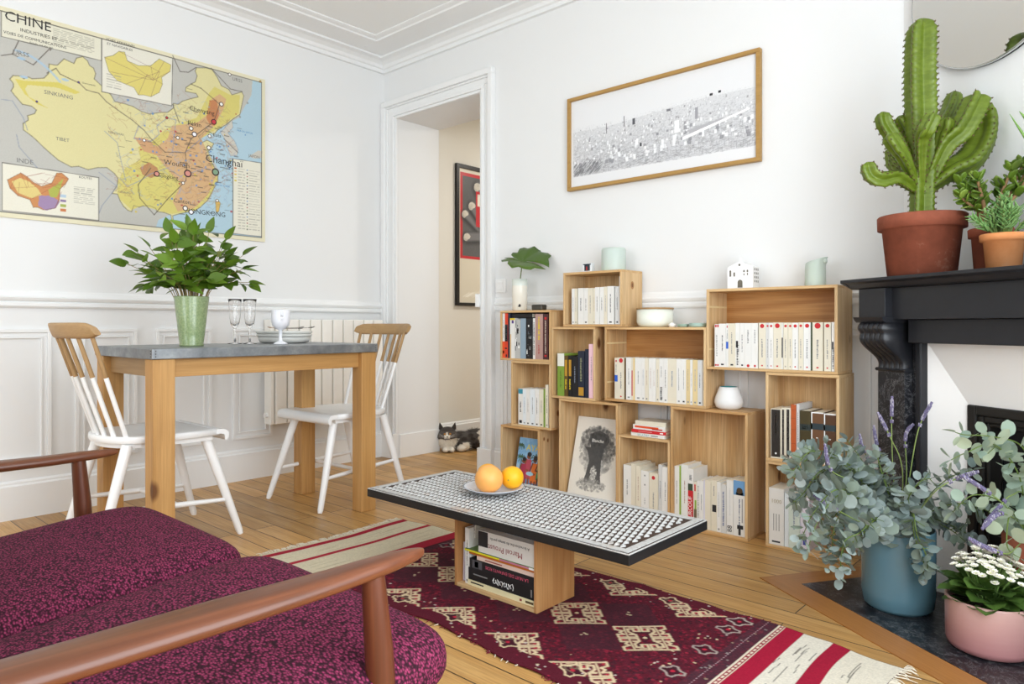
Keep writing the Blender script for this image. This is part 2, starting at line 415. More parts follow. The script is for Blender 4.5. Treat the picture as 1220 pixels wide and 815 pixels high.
DATA = {'MAP': {'china': [(-2.042, 1.928), (-2.03, 1.946), (-2.001, 1.951), (-1.991, 1.942), (-1.973, 1.954), (-1.96, 1.95), (-1.914, 1.965), (-1.896, 1.991), (-1.894, 2.034), (-1.862, 2.037), (-1.835, 2.074), (-1.795, 2.064), (-1.784, 2.092), (-1.759, 2.106), (-1.739, 2.092), (-1.731, 2.073), (-1.714, 2.065), (-1.705, 2.042), (-1.711, 2.015), (-1.68, 1.991), (-1.639, 1.957), (-1.621, 1.929), (-1.573, 1.928), (-1.539, 1.924), (-1.5, 1.908), (-1.462, 1.904), (-1.417, 1.922), (-1.375, 1.933), (-1.345, 1.962), (-1.346, 1.984), (-1.321, 1.987), (-1.301, 2.007), (-1.257, 2.031), (-1.219, 2.049), (-1.231, 2.065), (-1.285, 2.062), (-1.283, 2.082), (-1.257, 2.107), (-1.235, 2.123), (-1.225, 2.158), (-1.235, 2.181), (-1.228, 2.199), (-1.179, 2.212), (-1.146, 2.211), (-1.119, 2.179), (-1.096, 2.139), (-1.054, 2.129), (-1.037, 2.104), (-0.981, 2.134), (-0.97, 2.116), (-0.992, 2.009), (-1.034, 1.973), (-1.068, 1.938), (-1.099, 1.913), (-1.119, 1.895), (-1.137, 1.869), (-1.16, 1.878), (-1.173, 1.898), (-1.2, 1.859), (-1.219, 1.842), (-1.2, 1.813), (-1.173, 1.831), (-1.137, 1.82), (-1.16, 1.782), (-1.182, 1.758), (-1.16, 1.731), (-1.14, 1.704), (-1.124, 1.679), (-1.115, 1.65), (-1.115, 1.622), (-1.133, 1.59), (-1.151, 1.552), (-1.172, 1.513), (-1.209, 1.473), (-1.235, 1.453), (-1.318, 1.425), (-1.351, 1.411), (-1.348, 1.391), (-1.355, 1.389), (-1.358, 1.414), (-1.391, 1.423), (-1.426, 1.423), (-1.433, 1.439), (-1.462, 1.448), (-1.493, 1.444), (-1.511, 1.435), (-1.536, 1.439), (-1.546, 1.409), (-1.562, 1.413), (-1.582, 1.43), (-1.597, 1.455), (-1.609, 1.486), (-1.633, 1.485), (-1.609, 1.531), (-1.607, 1.563), (-1.622, 1.583), (-1.656, 1.606), (-1.697, 1.599), (-1.736, 1.583), (-1.776, 1.592), (-1.806, 1.584), (-1.857, 1.606), (-1.888, 1.631), (-1.914, 1.653), (-1.94, 1.678), (-1.96, 1.695), (-1.991, 1.716), (-1.993, 1.744), (-1.973, 1.763), (-1.976, 1.782), (-1.95, 1.797), (-1.943, 1.815), (-1.96, 1.828), (-1.996, 1.829), (-2.025, 1.862), (-2.037, 1.878), (-2.028, 1.898), (-2.03, 1.914)], 'sea': [(-0.919, 2.217), (-0.844, 2.217), (-0.844, 1.323), (-1.432, 1.33), (-1.42, 1.382), (-1.355, 1.419), (-1.16, 1.509), (-1.105, 1.673), (-1.205, 1.834), (-1.105, 1.912), (-0.997, 1.99), (-0.973, 2.041), (-0.924, 2.132)], 'korea': [(-1.101, 1.886), (-1.035, 1.972), (-1.031, 1.928), (-1.059, 1.894), (-1.021, 1.856), (-1.002, 1.814), (-1.007, 1.781), (-1.045, 1.77), (-1.064, 1.816), (-1.078, 1.859)], 'japan': [(-0.939, 1.789), (-0.884, 1.831), (-0.859, 1.831), (-0.864, 1.793), (-0.909, 1.78)], 'taiwan': [(-1.128, 1.513), (-1.115, 1.524), (-1.101, 1.508), (-1.11, 1.461), (-1.124, 1.455)], 'hainan': [(-1.379, 1.373), (-1.359, 1.384), (-1.35, 1.368), (-1.367, 1.349), (-1.384, 1.352)], 'yellow': [(-1.61, 1.49), (-1.607, 1.551), (-1.573, 1.618), (-1.504, 1.671), (-1.515, 1.731), (-1.456, 1.763), (-1.408, 1.823), (-1.355, 1.868), (-1.227, 1.939), (-1.16, 2.087), (-1.133, 2.125), (-1.045, 2.102), (-0.992, 2.115), (-0.997, 2.013), (-1.105, 1.912), (-1.205, 1.834), (-1.16, 1.754), (-1.115, 1.64), (-1.16, 1.531), (-1.227, 1.456), (-1.355, 1.419), (-1.428, 1.431), (-1.496, 1.444), (-1.546, 1.417), (-1.596, 1.459)], 'yellow2': [(-2.024, 1.936), (-1.987, 1.935), (-1.857, 1.961), (-1.769, 1.937), (-1.79, 1.924), (-1.864, 1.936), (-1.977, 1.919), (-1.987, 1.898), (-1.971, 1.868), (-1.897, 1.833), (-1.939, 1.842), (-1.987, 1.875), (-2.012, 1.914)], 'orange': [(-1.444, 1.732), (-1.375, 1.8), (-1.355, 1.868), (-1.227, 1.913), (-1.16, 1.976), (-1.151, 2.054), (-1.105, 2.092), (-1.068, 2.074), (-1.087, 2.006), (-1.137, 1.914), (-1.205, 1.834), (-1.178, 1.781), (-1.151, 1.711), (-1.124, 1.648), (-1.169, 1.543), (-1.24, 1.463), (-1.325, 1.435), (-1.35, 1.484), (-1.308, 1.584), (-1.363, 1.631), (-1.416, 1.686)], 'orange2': [(-1.535, 1.776), (-1.476, 1.78), (-1.396, 1.732), (-1.416, 1.703), (-1.488, 1.715)], 'red1': [(-1.508, 1.629), (-1.464, 1.665), (-1.424, 1.643), (-1.416, 1.61), (-1.456, 1.587), (-1.496, 1.597)], 'red2': [(-1.16, 2.043), (-1.124, 2.06), (-1.105, 1.988), (-1.133, 1.915), (-1.16, 1.918), (-1.178, 1.95)], 'title': [(-2.073, 2.222), (-1.68, 2.23), (-1.68, 2.11), (-2.073, 2.105)], 'inset_air': [(-1.678, 2.23), (-1.35, 2.233), (-1.355, 1.971), (-1.678, 1.963)], 'inset_roads': [(-2.07, 1.558), (-1.691, 1.552), (-1.691, 1.349), (-2.07, 1.351)], 'legend': [(-1.031, 1.759), (-0.867, 1.764), (-0.862, 1.35), (-1.031, 1.352)], 'air_china': [(-1.666, 2.13), (-1.629, 2.149), (-1.603, 2.177), (-1.577, 2.18), (-1.565, 2.142), (-1.515, 2.132), (-1.456, 2.148), (-1.416, 2.193), (-1.392, 2.187), (-1.359, 2.179), (-1.363, 2.144), (-1.404, 2.103), (-1.4, 2.07), (-1.416, 2.024), (-1.456, 1.993), (-1.488, 1.994), (-1.515, 1.987), (-1.535, 2.019), (-1.573, 2.026), (-1.61, 2.033), (-1.647, 2.067)], 'rd_china': [(-2.051, 1.486), (-2.002, 1.524), (-1.98, 1.512), (-1.955, 1.49), (-1.923, 1.476), (-1.884, 1.497), (-1.864, 1.546), (-1.844, 1.549), (-1.817, 1.527), (-1.83, 1.501), (-1.851, 1.475), (-1.854, 1.425), (-1.871, 1.385), (-1.916, 1.371), (-1.939, 1.38), (-1.955, 1.378), (-1.968, 1.41), (-2.012, 1.422), (-2.042, 1.451)], 'rd_purple': [(-1.933, 1.433), (-1.89, 1.439), (-1.851, 1.418), (-1.867, 1.385), (-1.907, 1.369), (-1.936, 1.388)], 'rd_green': [(-1.897, 1.465), (-1.864, 1.493), (-1.837, 1.527), (-1.851, 1.475), (-1.864, 1.435), (-1.89, 1.432)], 'rd_yellow': [(-2.036, 1.481), (-2.005, 1.501), (-1.971, 1.491), (-1.939, 1.466), (-1.923, 1.438), (-1.961, 1.418), (-2.012, 1.434)], 'rails': [[(-1.903, 1.991), (-1.867, 2.023), (-1.851, 2.001), (-1.817, 1.991), (-1.772, 1.979), (-1.744, 1.955), (-1.691, 1.952), (-1.658, 1.92), (-1.592, 1.883), (-1.542, 1.857), (-1.488, 1.819)], [(-1.488, 1.819), (-1.456, 1.784), (-1.388, 1.729), (-1.287, 1.744)], [(-1.257, 2.107), (-1.205, 2.098), (-1.105, 2.038), (-1.137, 1.936), (-1.257, 1.823), (-1.287, 1.744), (-1.279, 1.667), (-1.283, 1.601), (-1.375, 1.493), (-1.44, 1.405)], [(-1.35, 2.229), (-1.313, 2.157), (-1.27, 2.165), (-1.231, 2.201)], [(-1.151, 2.219), (-1.105, 2.182), (-1.045, 2.134), (-0.978, 2.137)], [(-1.35, 1.98), (-1.317, 1.893)], [(-2.073, 2.022), (-2.033, 2.04), (-2.008, 2.11)], [(-2.033, 2.04), (-1.955, 2.014), (-1.88, 2.122), (-1.89, 2.097)], [(-1.082, 1.858), (-1.002, 1.796)], [(-1.456, 1.637), (-1.515, 1.545), (-1.508, 1.48), (-1.44, 1.405)]], 'rivers': [[(-1.666, 1.778), (-1.61, 1.733), (-1.599, 1.674), (-1.573, 1.556)], [(-1.488, 1.819), (-1.515, 1.834), (-1.535, 1.768), (-1.456, 1.771), (-1.416, 1.813), (-1.428, 1.852), (-1.375, 1.906), (-1.334, 1.903), (-1.342, 1.828), (-1.35, 1.741), (-1.287, 1.744), (-1.205, 1.834)], [(-1.599, 1.565), (-1.565, 1.529), (-1.504, 1.567), (-1.456, 1.608), (-1.375, 1.651), (-1.313, 1.618), (-1.248, 1.65), (-1.182, 1.683), (-1.124, 1.675)], [(-2.073, 1.832), (-2.033, 1.835), (-1.993, 1.77), (-1.977, 1.718)], [(-2.018, 1.691), (-2.008, 1.637), (-1.939, 1.556)], [(-1.691, 1.578), (-1.61, 1.522), (-1.677, 1.421), (-1.691, 1.379)]], 'cities': [(-1.096, 2.04, 0.0108, 'w'), (-1.137, 1.936, 0.0134, 'r'), (-1.257, 1.876, 0.0105, 'w'), (-1.24, 1.849, 0.0123, 'b'), (-1.325, 1.814, 0.0086, 'w'), (-1.16, 1.856, 0.0089, 'w'), (-1.164, 1.793, 0.0107, 'w'), (-1.128, 1.67, 0.0179, 'g'), (-1.274, 1.639, 0.0174, 'p'), (-1.428, 1.612, 0.0126, 'p'), (-1.298, 1.586, 0.0078, 'w'), (-1.287, 1.457, 0.0121, 'w'), (-1.257, 1.441, 0.0122, 'b'), (-1.488, 1.769, 0.0075, 'b'), (-1.119, 1.519, 0.0081, 'w'), (-1.379, 1.905, 0.0068, 'd'), (-1.776, 1.982, 0.0047, 'n'), (-1.942, 1.853, 0.0045, 'n'), (-1.05, 2.212, 0.0082, 'w')], 'texts': [('URSS', -2.002, 2.042, 0.0296), ('SINKIANG', -1.857, 1.896, 0.0268), ('TIBET', -1.841, 1.696, 0.0231), ('INDE', -1.999, 1.587, 0.0296), ('Changhaï', -1.078, 1.719, 0.0588), ('Wouhan', -1.33, 1.667, 0.0387), ('Chongking', -1.384, 1.598, 0.0298), ('Chenyang', -1.2, 1.971, 0.0353), ('Pékin', -1.24, 1.892, 0.035), ('HONGKONG', -1.182, 1.435, 0.0377), ('Canton', -1.304, 1.481, 0.0303), ('Luta', -1.119, 1.86, 0.0269), ('URSS', -1.007, 2.185, 0.0275), ('CHINE', -1.987, 2.202, 0.0632), ('INDUSTRIES ET', -1.945, 2.167, 0.0225), ('VOIES DE COMMUNICATIONS', -1.958, 2.135, 0.0187), ('Echelle 1/4 000 000', -1.936, 2.117, 0.012), ('VOIES AERIENNES', -1.596, 2.215, 0.0171), ('ET NAVIGABLES', -1.599, 2.194, 0.0171), ('ROUTES', -1.748, 1.537, 0.0157), ('TSINGHAI', -1.618, 1.772, 0.0162), ('YUNNAN', -1.58, 1.494, 0.0139), ('MER DU JAPON', -0.963, 1.914, 0.0139), ('JAPON', -0.909, 1.785, 0.0234), ('Lanchow', -1.456, 1.763, 0.0126), ('Tsingtao', -1.105, 1.79, 0.0135), ('Ouroumtchi', -1.734, 1.981, 0.0118), ('MER DE CHINE', -1.091, 1.599, 0.0135)]}, 'BOOKS': {'c1': [(1.203, 1.225, 0.921, 'white', 'redfoot'), (1.226, 1.258, 0.919, 'redorange', 'blackmid'), (1.259, 1.272, 0.92, 'navy', ''), (1.273, 1.308, 0.888, 'white', 'purpletop'), (1.309, 1.344, 0.882, 'grey', 'photo'), (1.345, 1.381, 0.886, 'bluegrey', ''), (1.382, 1.426, 0.887, 'black', 'photo'), (1.427, 1.441, 0.887, 'white', 'dark'), (1.443, 1.492, 0.908, 'pink', 'yellowtitle'), (1.494, 1.526, 0.907, 'maroon', 'title')], 'c2': [(1.666, 1.683, 1.026, 'white', 't'), (1.684, 1.698, 1.026, 'cream', 't'), (1.703, 1.736, 1.027, 'white', 'tb'), (1.738, 1.761, 1.026, 'white', 'tb'), (1.762, 1.789, 1.025, 'cream', 't'), (1.79, 1.801, 1.025, 'cream', 't'), (1.802, 1.825, 1.028, 'white', 'tb'), (1.827, 1.85, 1.028, 'white', 'tb'), (1.851, 1.869, 1.029, 'cream', 't'), (1.871, 1.905, 1.03, 'white', 'tb'), (1.912, 1.934, 1.028, 'greywhite', 'tb'), (1.935, 1.941, 1.073, 'white', '')], 'c3': [(1.328, 1.358, 0.53, 'white', 'tealtop'), (1.359, 1.381, 0.53, 'paleblue', 't'), (1.382, 1.407, 0.531, 'white', 'tb'), (1.408, 1.438, 0.533, 'paleblue', 'tb'), (1.44, 1.465, 0.534, 'white', 'tb'), (1.466, 1.493, 0.534, 'cream', 'tb'), (1.494, 1.506, 0.537, 'green', 't'), (1.507, 1.526, 0.559, 'cream', 't')], 'c4': [(1.58, 1.621, 0.716, 'green', 'whitetop'), (1.622, 1.643, 0.705, 'brown', 'yellowblock'), (1.645, 1.666, 0.706, 'black', 'yellowblock'), (1.668, 1.702, 0.704, 'black', 't'), (1.704, 1.741, 0.73, 'navy', 'goldfoot'), (1.744, 1.765, 0.739, 'navy', ''), (1.767, 1.794, 0.764, 'pinklight', 't')], 'c5': [(1.909, 1.925, 0.704, 'cream', 'bluepatch'), (1.926, 1.961, 0.706, 'cream', 'reddot'), (1.962, 1.969, 0.705, 'brown', ''), (1.97, 1.998, 0.707, 'white', 't'), (1.999, 2.016, 0.707, 'cream', 'redline'), (2.017, 2.049, 0.707, 'white', 't'), (2.05, 2.067, 0.707, 'white', 't'), (2.068, 2.086, 0.707, 'cream', 't'), (2.087, 2.104, 0.707, 'white', 't'), (2.105, 2.121, 0.707, 'white', 't'), (2.122, 2.138, 0.706, 'cream', 't'), (2.139, 2.159, 0.708, 'white', 'blackfoot'), (2.16, 2.179, 0.708, 'white', 't'), (2.179, 2.221, 0.708, 'cream', 't'), (2.222, 2.243, 0.708, 'white', 't'), (2.243, 2.265, 0.708, 'white', 'tb'), (2.266, 2.284, 0.707, 'tan', 't'), (2.285, 2.295, 0.707, 'white', 't'), (2.296, 2.318, 0.707, 'tan', 't'), (2.319, 2.339, 0.707, 'greywhite', 'tb'), (2.34, 2.351, 0.706, 'cream', 't')], 'c9': [(2.395, 2.414, 0.856, 'white', 'redsquares'), (2.414, 2.443, 0.858, 'white', 'tb'), (2.444, 2.453, 0.859, 'white', 'bluepatch'), (2.454, 2.483, 0.859, 'cream', 'tb'), (2.483, 2.501, 0.86, 'white', 'blackfig'), (2.502, 2.52, 0.86, 'white', 'tb'), (2.521, 2.551, 0.86, 'white', 'redfoot2'), (2.551, 2.574, 0.86, 'white', 'redfoot2'), (2.578, 2.606, 0.861, 'cream', 'reddot'), (2.606, 2.619, 0.861, 'greywhite', 'reddot'), (2.619, 2.635, 0.861, 'white', 'reddot'), (2.636, 2.667, 0.862, 'cream', 'reddot'), (2.667, 2.672, 0.861, 'white', 'blackstrip'), (2.674, 2.691, 0.861, 'cream', 'reddot'), (2.692, 2.707, 0.861, 'cream', 'reddot'), (2.708, 2.729, 0.861, 'white', 'reddot'), (2.731, 2.748, 0.862, 'cream', 'reddot'), (2.749, 2.775, 0.862, 'white', 'reddot'), (2.775, 2.78, 0.862, 'darkgreen', ''), (2.781, 2.818, 0.862, 'cream', 'reddot'), (2.818, 2.822, 0.862, 'navy', ''), (2.823, 2.847, 0.862, 'cream', 'reddot'), (2.849, 2.86, 0.863, 'white', 'blackfig')], 'c10': [(2.625, 2.664, 0.531, 'cream', 'blackspine'), (2.664, 2.679, 0.536, 'cream', 'blacknarrow'), (2.68, 2.701, 0.538, 'cream', 'blacknarrow'), (2.702, 2.721, 0.552, 'orangebook', 'ribs'), (2.722, 2.733, 0.555, 'greywhite', 'redfoot3'), (2.735, 2.774, 0.532, 'olive', 'band'), (2.776, 2.82, 0.53, 'brownbook', 'casewhite'), (2.822, 2.864, 0.528, 'brownbook2', 'casewhite')], 'c11': [(2.62, 2.677, 0.227, 'white', 'thousand'), (2.679, 2.694, 0.215, 'paleblue', ''), (2.695, 2.736, 0.211, 'palegreen', 't'), (2.737, 2.77, 0.21, 'palelavender', 'bluefoot')], 'c8': [(2.208, 2.231, 0.253, 'white', 'tb'), (2.231, 2.241, 0.258, 'palegreen2', 'greenstripe'), (2.242, 2.272, 0.264, 'white', 't'), (2.273, 2.297, 0.251, 'white', 'redband'), (2.298, 2.313, 0.198, 'cream', 'photo2'), (2.314, 2.325, 0.207, 'white', 'black'), (2.326, 2.342, 0.209, 'white', 'tb'), (2.343, 2.349, 0.213, 'palelavender', ''), (2.35, 2.375, 0.214, 'cream', ''), (2.376, 2.401, 0.216, 'cream', 'blackbox'), (2.402, 2.418, 0.214, 'white', 't'), (2.419, 2.442, 0.208, 'greywhite', 'bluetext'), (2.443, 2.471, 0.228, 'white', 'figs'), (2.473, 2.523, 0.232, 'white', 'photoblue')], 'c7': [(1.957, 1.998, 0.227, 'white', 't'), (1.998, 2.022, 0.236, 'cream', ''), (2.024, 2.047, 0.23, 'cream', 't'), (2.048, 2.088, 0.213, 'white', 'dots'), (2.09, 2.133, 0.209, 'cream', 'reddot2'), (2.135, 2.153, 0.25, 'greywhite', 't'), (2.154, 2.186, 0.243, 'white', 'tb')]}, 'ARMS': [[(0.0, 0.0, 0.308), (0.067, 0.033, 0.324), (0.123, 0.071, 0.361), (0.153, 0.097, 0.427), (0.158, 0.102, 0.492), (0.141, 0.1, 0.542)], [(0.014, 0.012, 0.368), (0.062, 0.002, 0.398), (0.104, 0.013, 0.444), (0.133, 0.039, 0.514), (0.142, 0.061, 0.558)], [(0.004, 0.004, 0.395), (0.022, 0.087, 0.461), (0.042, 0.146, 0.524), (0.057, 0.172, 0.582), (0.059, 0.174, 0.615)], [(-0.004, -0.004, 0.321), (-0.047, -0.083, 0.304), (-0.083, -0.129, 0.297), (-0.106, -0.149, 0.312), (-0.116, -0.158, 0.351)], [(-0.006, -0.005, 0.353), (-0.027, -0.091, 0.357), (-0.041, -0.131, 0.39), (-0.06, -0.148, 0.429)], [(-0.004, -0.004, 0.382), (-0.053, -0.007, 0.408), (-0.084, -0.008, 0.461), (-0.102, -0.025, 0.502), (-0.102, -0.025, 0.534)], [(-0.012, -0.011, 0.421), (-0.035, 0.022, 0.445), (-0.052, 0.021, 0.488), (-0.066, 0.008, 0.521)], [(0.002, -0.011, 0.366), (0.014, -0.068, 0.406), (0.032, -0.092, 0.436), (0.048, -0.091, 0.471), (0.052, -0.088, 0.484)], [(0.024, 0.021, 0.382), (0.058, -0.015, 0.421), (0.074, -0.028, 0.454), (0.074, -0.028, 0.48)], [(-0.001, 0.026, 0.346), (-0.057, 0.043, 0.344), (-0.089, 0.054, 0.378), (-0.093, 0.051, 0.434)], [(-0.001, 0.026, 0.48), (-0.026, 0.057, 0.546), (-0.035, 0.063, 0.581)], [(0.012, 0.011, 0.302), (-0.041, 0.017, 0.338), (-0.073, 0.028, 0.371), (-0.084, 0.032, 0.401)]], 'EUC': [[(3.138, -0.503, 0.186), (3.096, -0.594, 0.347), (3.032, -0.692, 0.453), (2.975, -0.77, 0.469), (2.95, -0.833, 0.415)], [(3.132, -0.508, 0.186), (3.101, -0.697, 0.343), (3.07, -0.819, 0.384), (3.038, -0.888, 0.323), (3.016, -0.908, 0.243)], [(3.134, -0.506, 0.186), (3.105, -0.627, 0.306), (3.059, -0.708, 0.338), (3.03, -0.761, 0.283), (3.021, -0.769, 0.199)], [(3.138, -0.503, 0.186), (3.134, -0.695, 0.301), (3.113, -0.78, 0.268), (3.079, -0.811, 0.234), (3.07, -0.819, 0.153)], [(3.141, -0.5, 0.186), (3.109, -0.555, 0.317), (3.066, -0.567, 0.414), (3.028, -0.601, 0.477)], [(3.145, -0.496, 0.186), (3.137, -0.557, 0.323), (3.115, -0.577, 0.422), (3.105, -0.586, 0.472)], [(3.126, -0.513, 0.186), (3.053, -0.606, 0.368), (2.988, -0.665, 0.418), (2.948, -0.727, 0.347), (2.93, -0.744, 0.323)], [(3.151, -0.491, 0.186), (3.194, -0.586, 0.314), (3.215, -0.635, 0.256), (3.235, -0.63, 0.194), (3.235, -0.63, 0.154)], [(3.151, -0.491, 0.186), (3.207, -0.494, 0.323), (3.269, -0.479, 0.404), (3.333, -0.489, 0.439)], [(3.156, -0.486, 0.186), (3.232, -0.512, 0.306), (3.324, -0.564, 0.356), (3.384, -0.577, 0.345)], [(3.153, -0.489, 0.186), (3.203, -0.471, 0.267), (3.269, -0.479, 0.257), (3.315, -0.505, 0.235)], [(3.141, -0.5, 0.186), (3.057, -0.535, 0.279), (2.993, -0.565, 0.3), (2.955, -0.6, 0.352), (2.906, -0.644, 0.404)], [(3.145, -0.496, 0.186), (3.19, -0.617, 0.343), (3.229, -0.65, 0.414), (3.259, -0.649, 0.43)], [(3.134, -0.506, 0.186), (3.052, -0.472, 0.253), (2.984, -0.534, 0.213), (2.954, -0.56, 0.174)]], 'EUC2': [[(3.455, -0.513, 0.277), (3.446, -0.548, 0.441), (3.399, -0.618, 0.534), (3.341, -0.67, 0.512), (3.313, -0.695, 0.494)], [(3.459, -0.51, 0.277), (3.463, -0.533, 0.463), (3.449, -0.573, 0.534), (3.392, -0.637, 0.558), (3.343, -0.681, 0.562), (3.323, -0.699, 0.569)], [(3.455, -0.513, 0.277), (3.433, -0.6, 0.359), (3.435, -0.692, 0.292), (3.462, -0.696, 0.267)], [(3.455, -0.513, 0.277), (3.413, -0.578, 0.373), (3.354, -0.631, 0.396), (3.308, -0.645, 0.345)], [(3.455, -0.513, 0.277), (3.486, -0.486, 0.391), (3.469, -0.501, 0.482)]], 'LAV': [[(3.146, -0.522, 0.217), (3.135, -0.532, 0.418), (3.132, -0.535, 0.544), (3.133, -0.534, 0.636)], [(3.15, -0.518, 0.217), (3.161, -0.536, 0.422), (3.133, -0.561, 0.522), (3.107, -0.584, 0.591)], [(3.154, -0.515, 0.217), (3.187, -0.553, 0.428), (3.207, -0.548, 0.552), (3.237, -0.535, 0.627)], [(3.15, -0.518, 0.217), (3.165, -0.505, 0.393), (3.163, -0.507, 0.518), (3.18, -0.492, 0.554)], [(3.143, -0.525, 0.217), (3.115, -0.523, 0.414), (3.094, -0.542, 0.49), (3.087, -0.549, 0.546)], [(3.139, -0.528, 0.217), (3.079, -0.529, 0.41), (3.056, -0.549, 0.474), (3.049, -0.556, 0.517)], [(3.135, -0.532, 0.217), (3.083, -0.713, 0.391), (3.037, -0.782, 0.443), (3.024, -0.793, 0.514)], [(3.139, -0.528, 0.217), (3.099, -0.766, 0.309), (3.048, -0.852, 0.363), (3.022, -0.875, 0.386)], [(3.161, -0.508, 0.217), (3.266, -0.683, 0.391), (3.325, -0.684, 0.445), (3.368, -0.659, 0.465)]], 'LAV2': [[(3.455, -0.513, 0.277), (3.427, -0.62, 0.372), (3.389, -0.68, 0.421), (3.344, -0.721, 0.46)], [(3.455, -0.513, 0.277), (3.424, -0.675, 0.368), (3.39, -0.747, 0.338)], [(3.455, -0.513, 0.255), (3.447, -0.79, 0.297), (3.405, -0.854, 0.323), (3.382, -0.874, 0.34)], [(3.455, -0.513, 0.368), (3.435, -0.612, 0.405), (3.412, -0.646, 0.375), (3.383, -0.673, 0.331)]]}
LIGHTS = dict(right=(43, 75), front=45, hall=19, exp=0.0)
# ============================================================= camera
CAMX, CAMY, CAMZ = 3.691, -2.856, 0.85
cam = bpy.data.cameras.new('camera'); cam_o = bpy.data.objects.new('camera', cam); COL.objects.link(cam_o)
cam_o.location = (CAMX, CAMY, CAMZ); cam_o.rotation_euler = (pi/2, 0, atan2(.6685, .7437))
cam.sensor_width = 36; cam.lens = 36*836/1220; cam.shift_y = -19.5/1220; cam.clip_start = .05
SC.camera = cam_o
# ============================================================= room shell (metres; x along the shelf wall, y into it)
CH = 2.58
RX = 4.18; FY = -5.2
FPO = (3.044, 0.0, 0.0); FPR = -atan2(.53977, .84151)       # chimney breast frame: local x along the wall, -y out of it
m = MB(); m.box(-.2, RX+.3, FY-.2, 2.7, -.1, 0); struct(m.build('floor', FLOOR))
m = MB(); m.box(-.2, RX+.3, FY-.2, .36, CH, CH+.1); m.box(-.2, 2.0, .35, 2.7, 2.45, 2.55); struct(m.build('ceiling', CEIL))
m = MB(); m.box(-.2, 0, FY-.2, 0, 0, CH); struct(m.build('wall_left', WALL))
m = MB(); m.box(-.2, .142, 0, .35, 0, CH); m.box(.142, .892, 0, .35, 2.175, CH); m.box(.892, 3.3, 0, .35, 0, CH)
struct(m.build('wall_back', WALL))
m = MB(); m.box(-.2, .05, .35, 2.6, 0, 2.45); m.box(-.2, 2.0, 2.6, 2.7, 0, 2.45); m.box(1.9, 2.0, .35, 2.6, 0, 2.45)
struct(m.build('wall_hall', HALLW))
m = MB(); m.box(-.12, 1.36, 0, .12, 0, CH); struct(m.build('wall_chimney', WALL, loc=FPO, rot=FPR))
def wall_with_windows(name, axis, pos, th, a0, a1, wins):
    m = MB()
    def bx(u0, u1, z0, z1):
        if axis == 'x': m.box(pos, pos+th, u0, u1, z0, z1)
        else: m.box(u0, u1, pos-th, pos, z0, z1)
    cur = a0
    for u0, u1, z0, z1 in wins:
        bx(cur, u0, 0, CH); bx(u0, u1, 0, z0); bx(u0, u1, z1, CH); cur = u1
    bx(cur, a1, 0, CH)
    return struct(m.build(name, WALL))
WR = [(-4.45, -3.25, .3, 2.25), (-2.75, -1.15, .3, 2.25)]
WF = [(1.0, 2.4, .3, 2.25)]
wall_with_windows('wall_right', 'x', RX, .2, FY, -.70, WR)
wall_with_windows('wall_front', 'y', FY, .2, -.2, RX+.2, WF)
GLASS = (lambda n: n.set((1, 1, 1), .02, 0, .5, Transmission_Weight=1.0, IOR=1.45))(NT('window_glass'))
def window(i, axis, pos, u0, u1, z0, z1):
    def put(m, a0, a1, b0, b1, d0, d1):
        if axis == 'x': m.box(pos+d0, pos+d1, a0, a1, b0, b1)
        else: m.box(a0, a1, pos-d1, pos-d0, b0, b1)
    m = MB(); w = .055; um = (u0+u1)/2
    put(m, u0, u0+w, z0, z1, .08, .14); put(m, u1-w, u1, z0, z1, .08, .14)
    put(m, u0+w, u1-w, z0, z0+w, .08, .14); put(m, u0+w, u1-w, z1-w, z1, .08, .14)
    put(m, um-.05, um+.05, z0+w, z1-w, .08, .14)
    for k in (1, 2):
        zz = z0+(z1-z0)*k/3; put(m, u0+w, um-.05, zz-.012, zz+.012, .09, .13); put(m, um+.05, u1-w, zz-.012, zz+.012, .09, .13)
    o = struct(m.build('window_%d' % i, TRIM, bevel=.003))
    g = MB(); put(g, u0+w, u1-w, z0+w, z1-w, .108, .112); g.build('glass_pane', GLASS, o)
for i, (u0, u1, z0, z1) in enumerate(WR): window(i+1, 'x', RX, u0, u1, z0, z1)
window(3, 'y', FY, *WF[0])  # unseen window, added to light the faces turned toward this wall

# ---- mouldings: profile swept along each wall
RAIL = [(0,.93),(.012,.93),(.019,.938),(.019,.95),(.011,.957),(.02,.963),(.026,.974),(.014,.982),(.008,.997),(0,1.006)]
BASE = [(0,0),(.02,0),(.02,.145),(.012,.152),(.012,.16),(.004,.168),(0,.168)]
CORN = [(0,2.49),(.02,2.49),(.02,2.512),(.032,2.516),(.04,2.532),(.07,2.543),(.105,2.546),(.105,2.558),(.265,2.558),(.27,2.566),(.29,2.569),(.302,2.573),(.302,CH),(0,CH)]
def sweep(name, prof, wall, a, b, scale=1):
    dz = {'left': 0, 'back': -.0006, 'chimney': -.0012, 'right': -.0018, 'front': -.0024}[wall]
    m = MB(); p = [(o*scale, z+dz if z > .5 else z) for o, z in prof]
    if wall == 'left': m.prism(p, a, b, 'Y'); o = m.build(name, TRIM)
    elif wall == 'back': m.prism([(-o, z) for o, z in p], a, b, 'X'); o = m.build(name, TRIM)
    elif wall == 'chimney': m.prism([(-o, z) for o, z in p], a, b, 'X'); o = m.build(name, TRIM, loc=FPO, rot=FPR)
    elif wall == 'right': m.prism([(RX-o, z) for o, z in p], a, b, 'Y'); o = m.build(name, TRIM)
    elif wall == 'front': m.prism([(FY+o, z) for o, z in p], a, b, 'X'); o = m.build(name, TRIM)
    return struct(o)
sweep('trim_1', RAIL, 'left', FY, -.001); sweep('trim_2', RAIL, 'back', 1.0, 3.04, .5)
sweep('baseboard_left', BASE, 'left', FY, -.001); sweep('baseboard_back', BASE, 'back', 1.0, 3.04, .6)
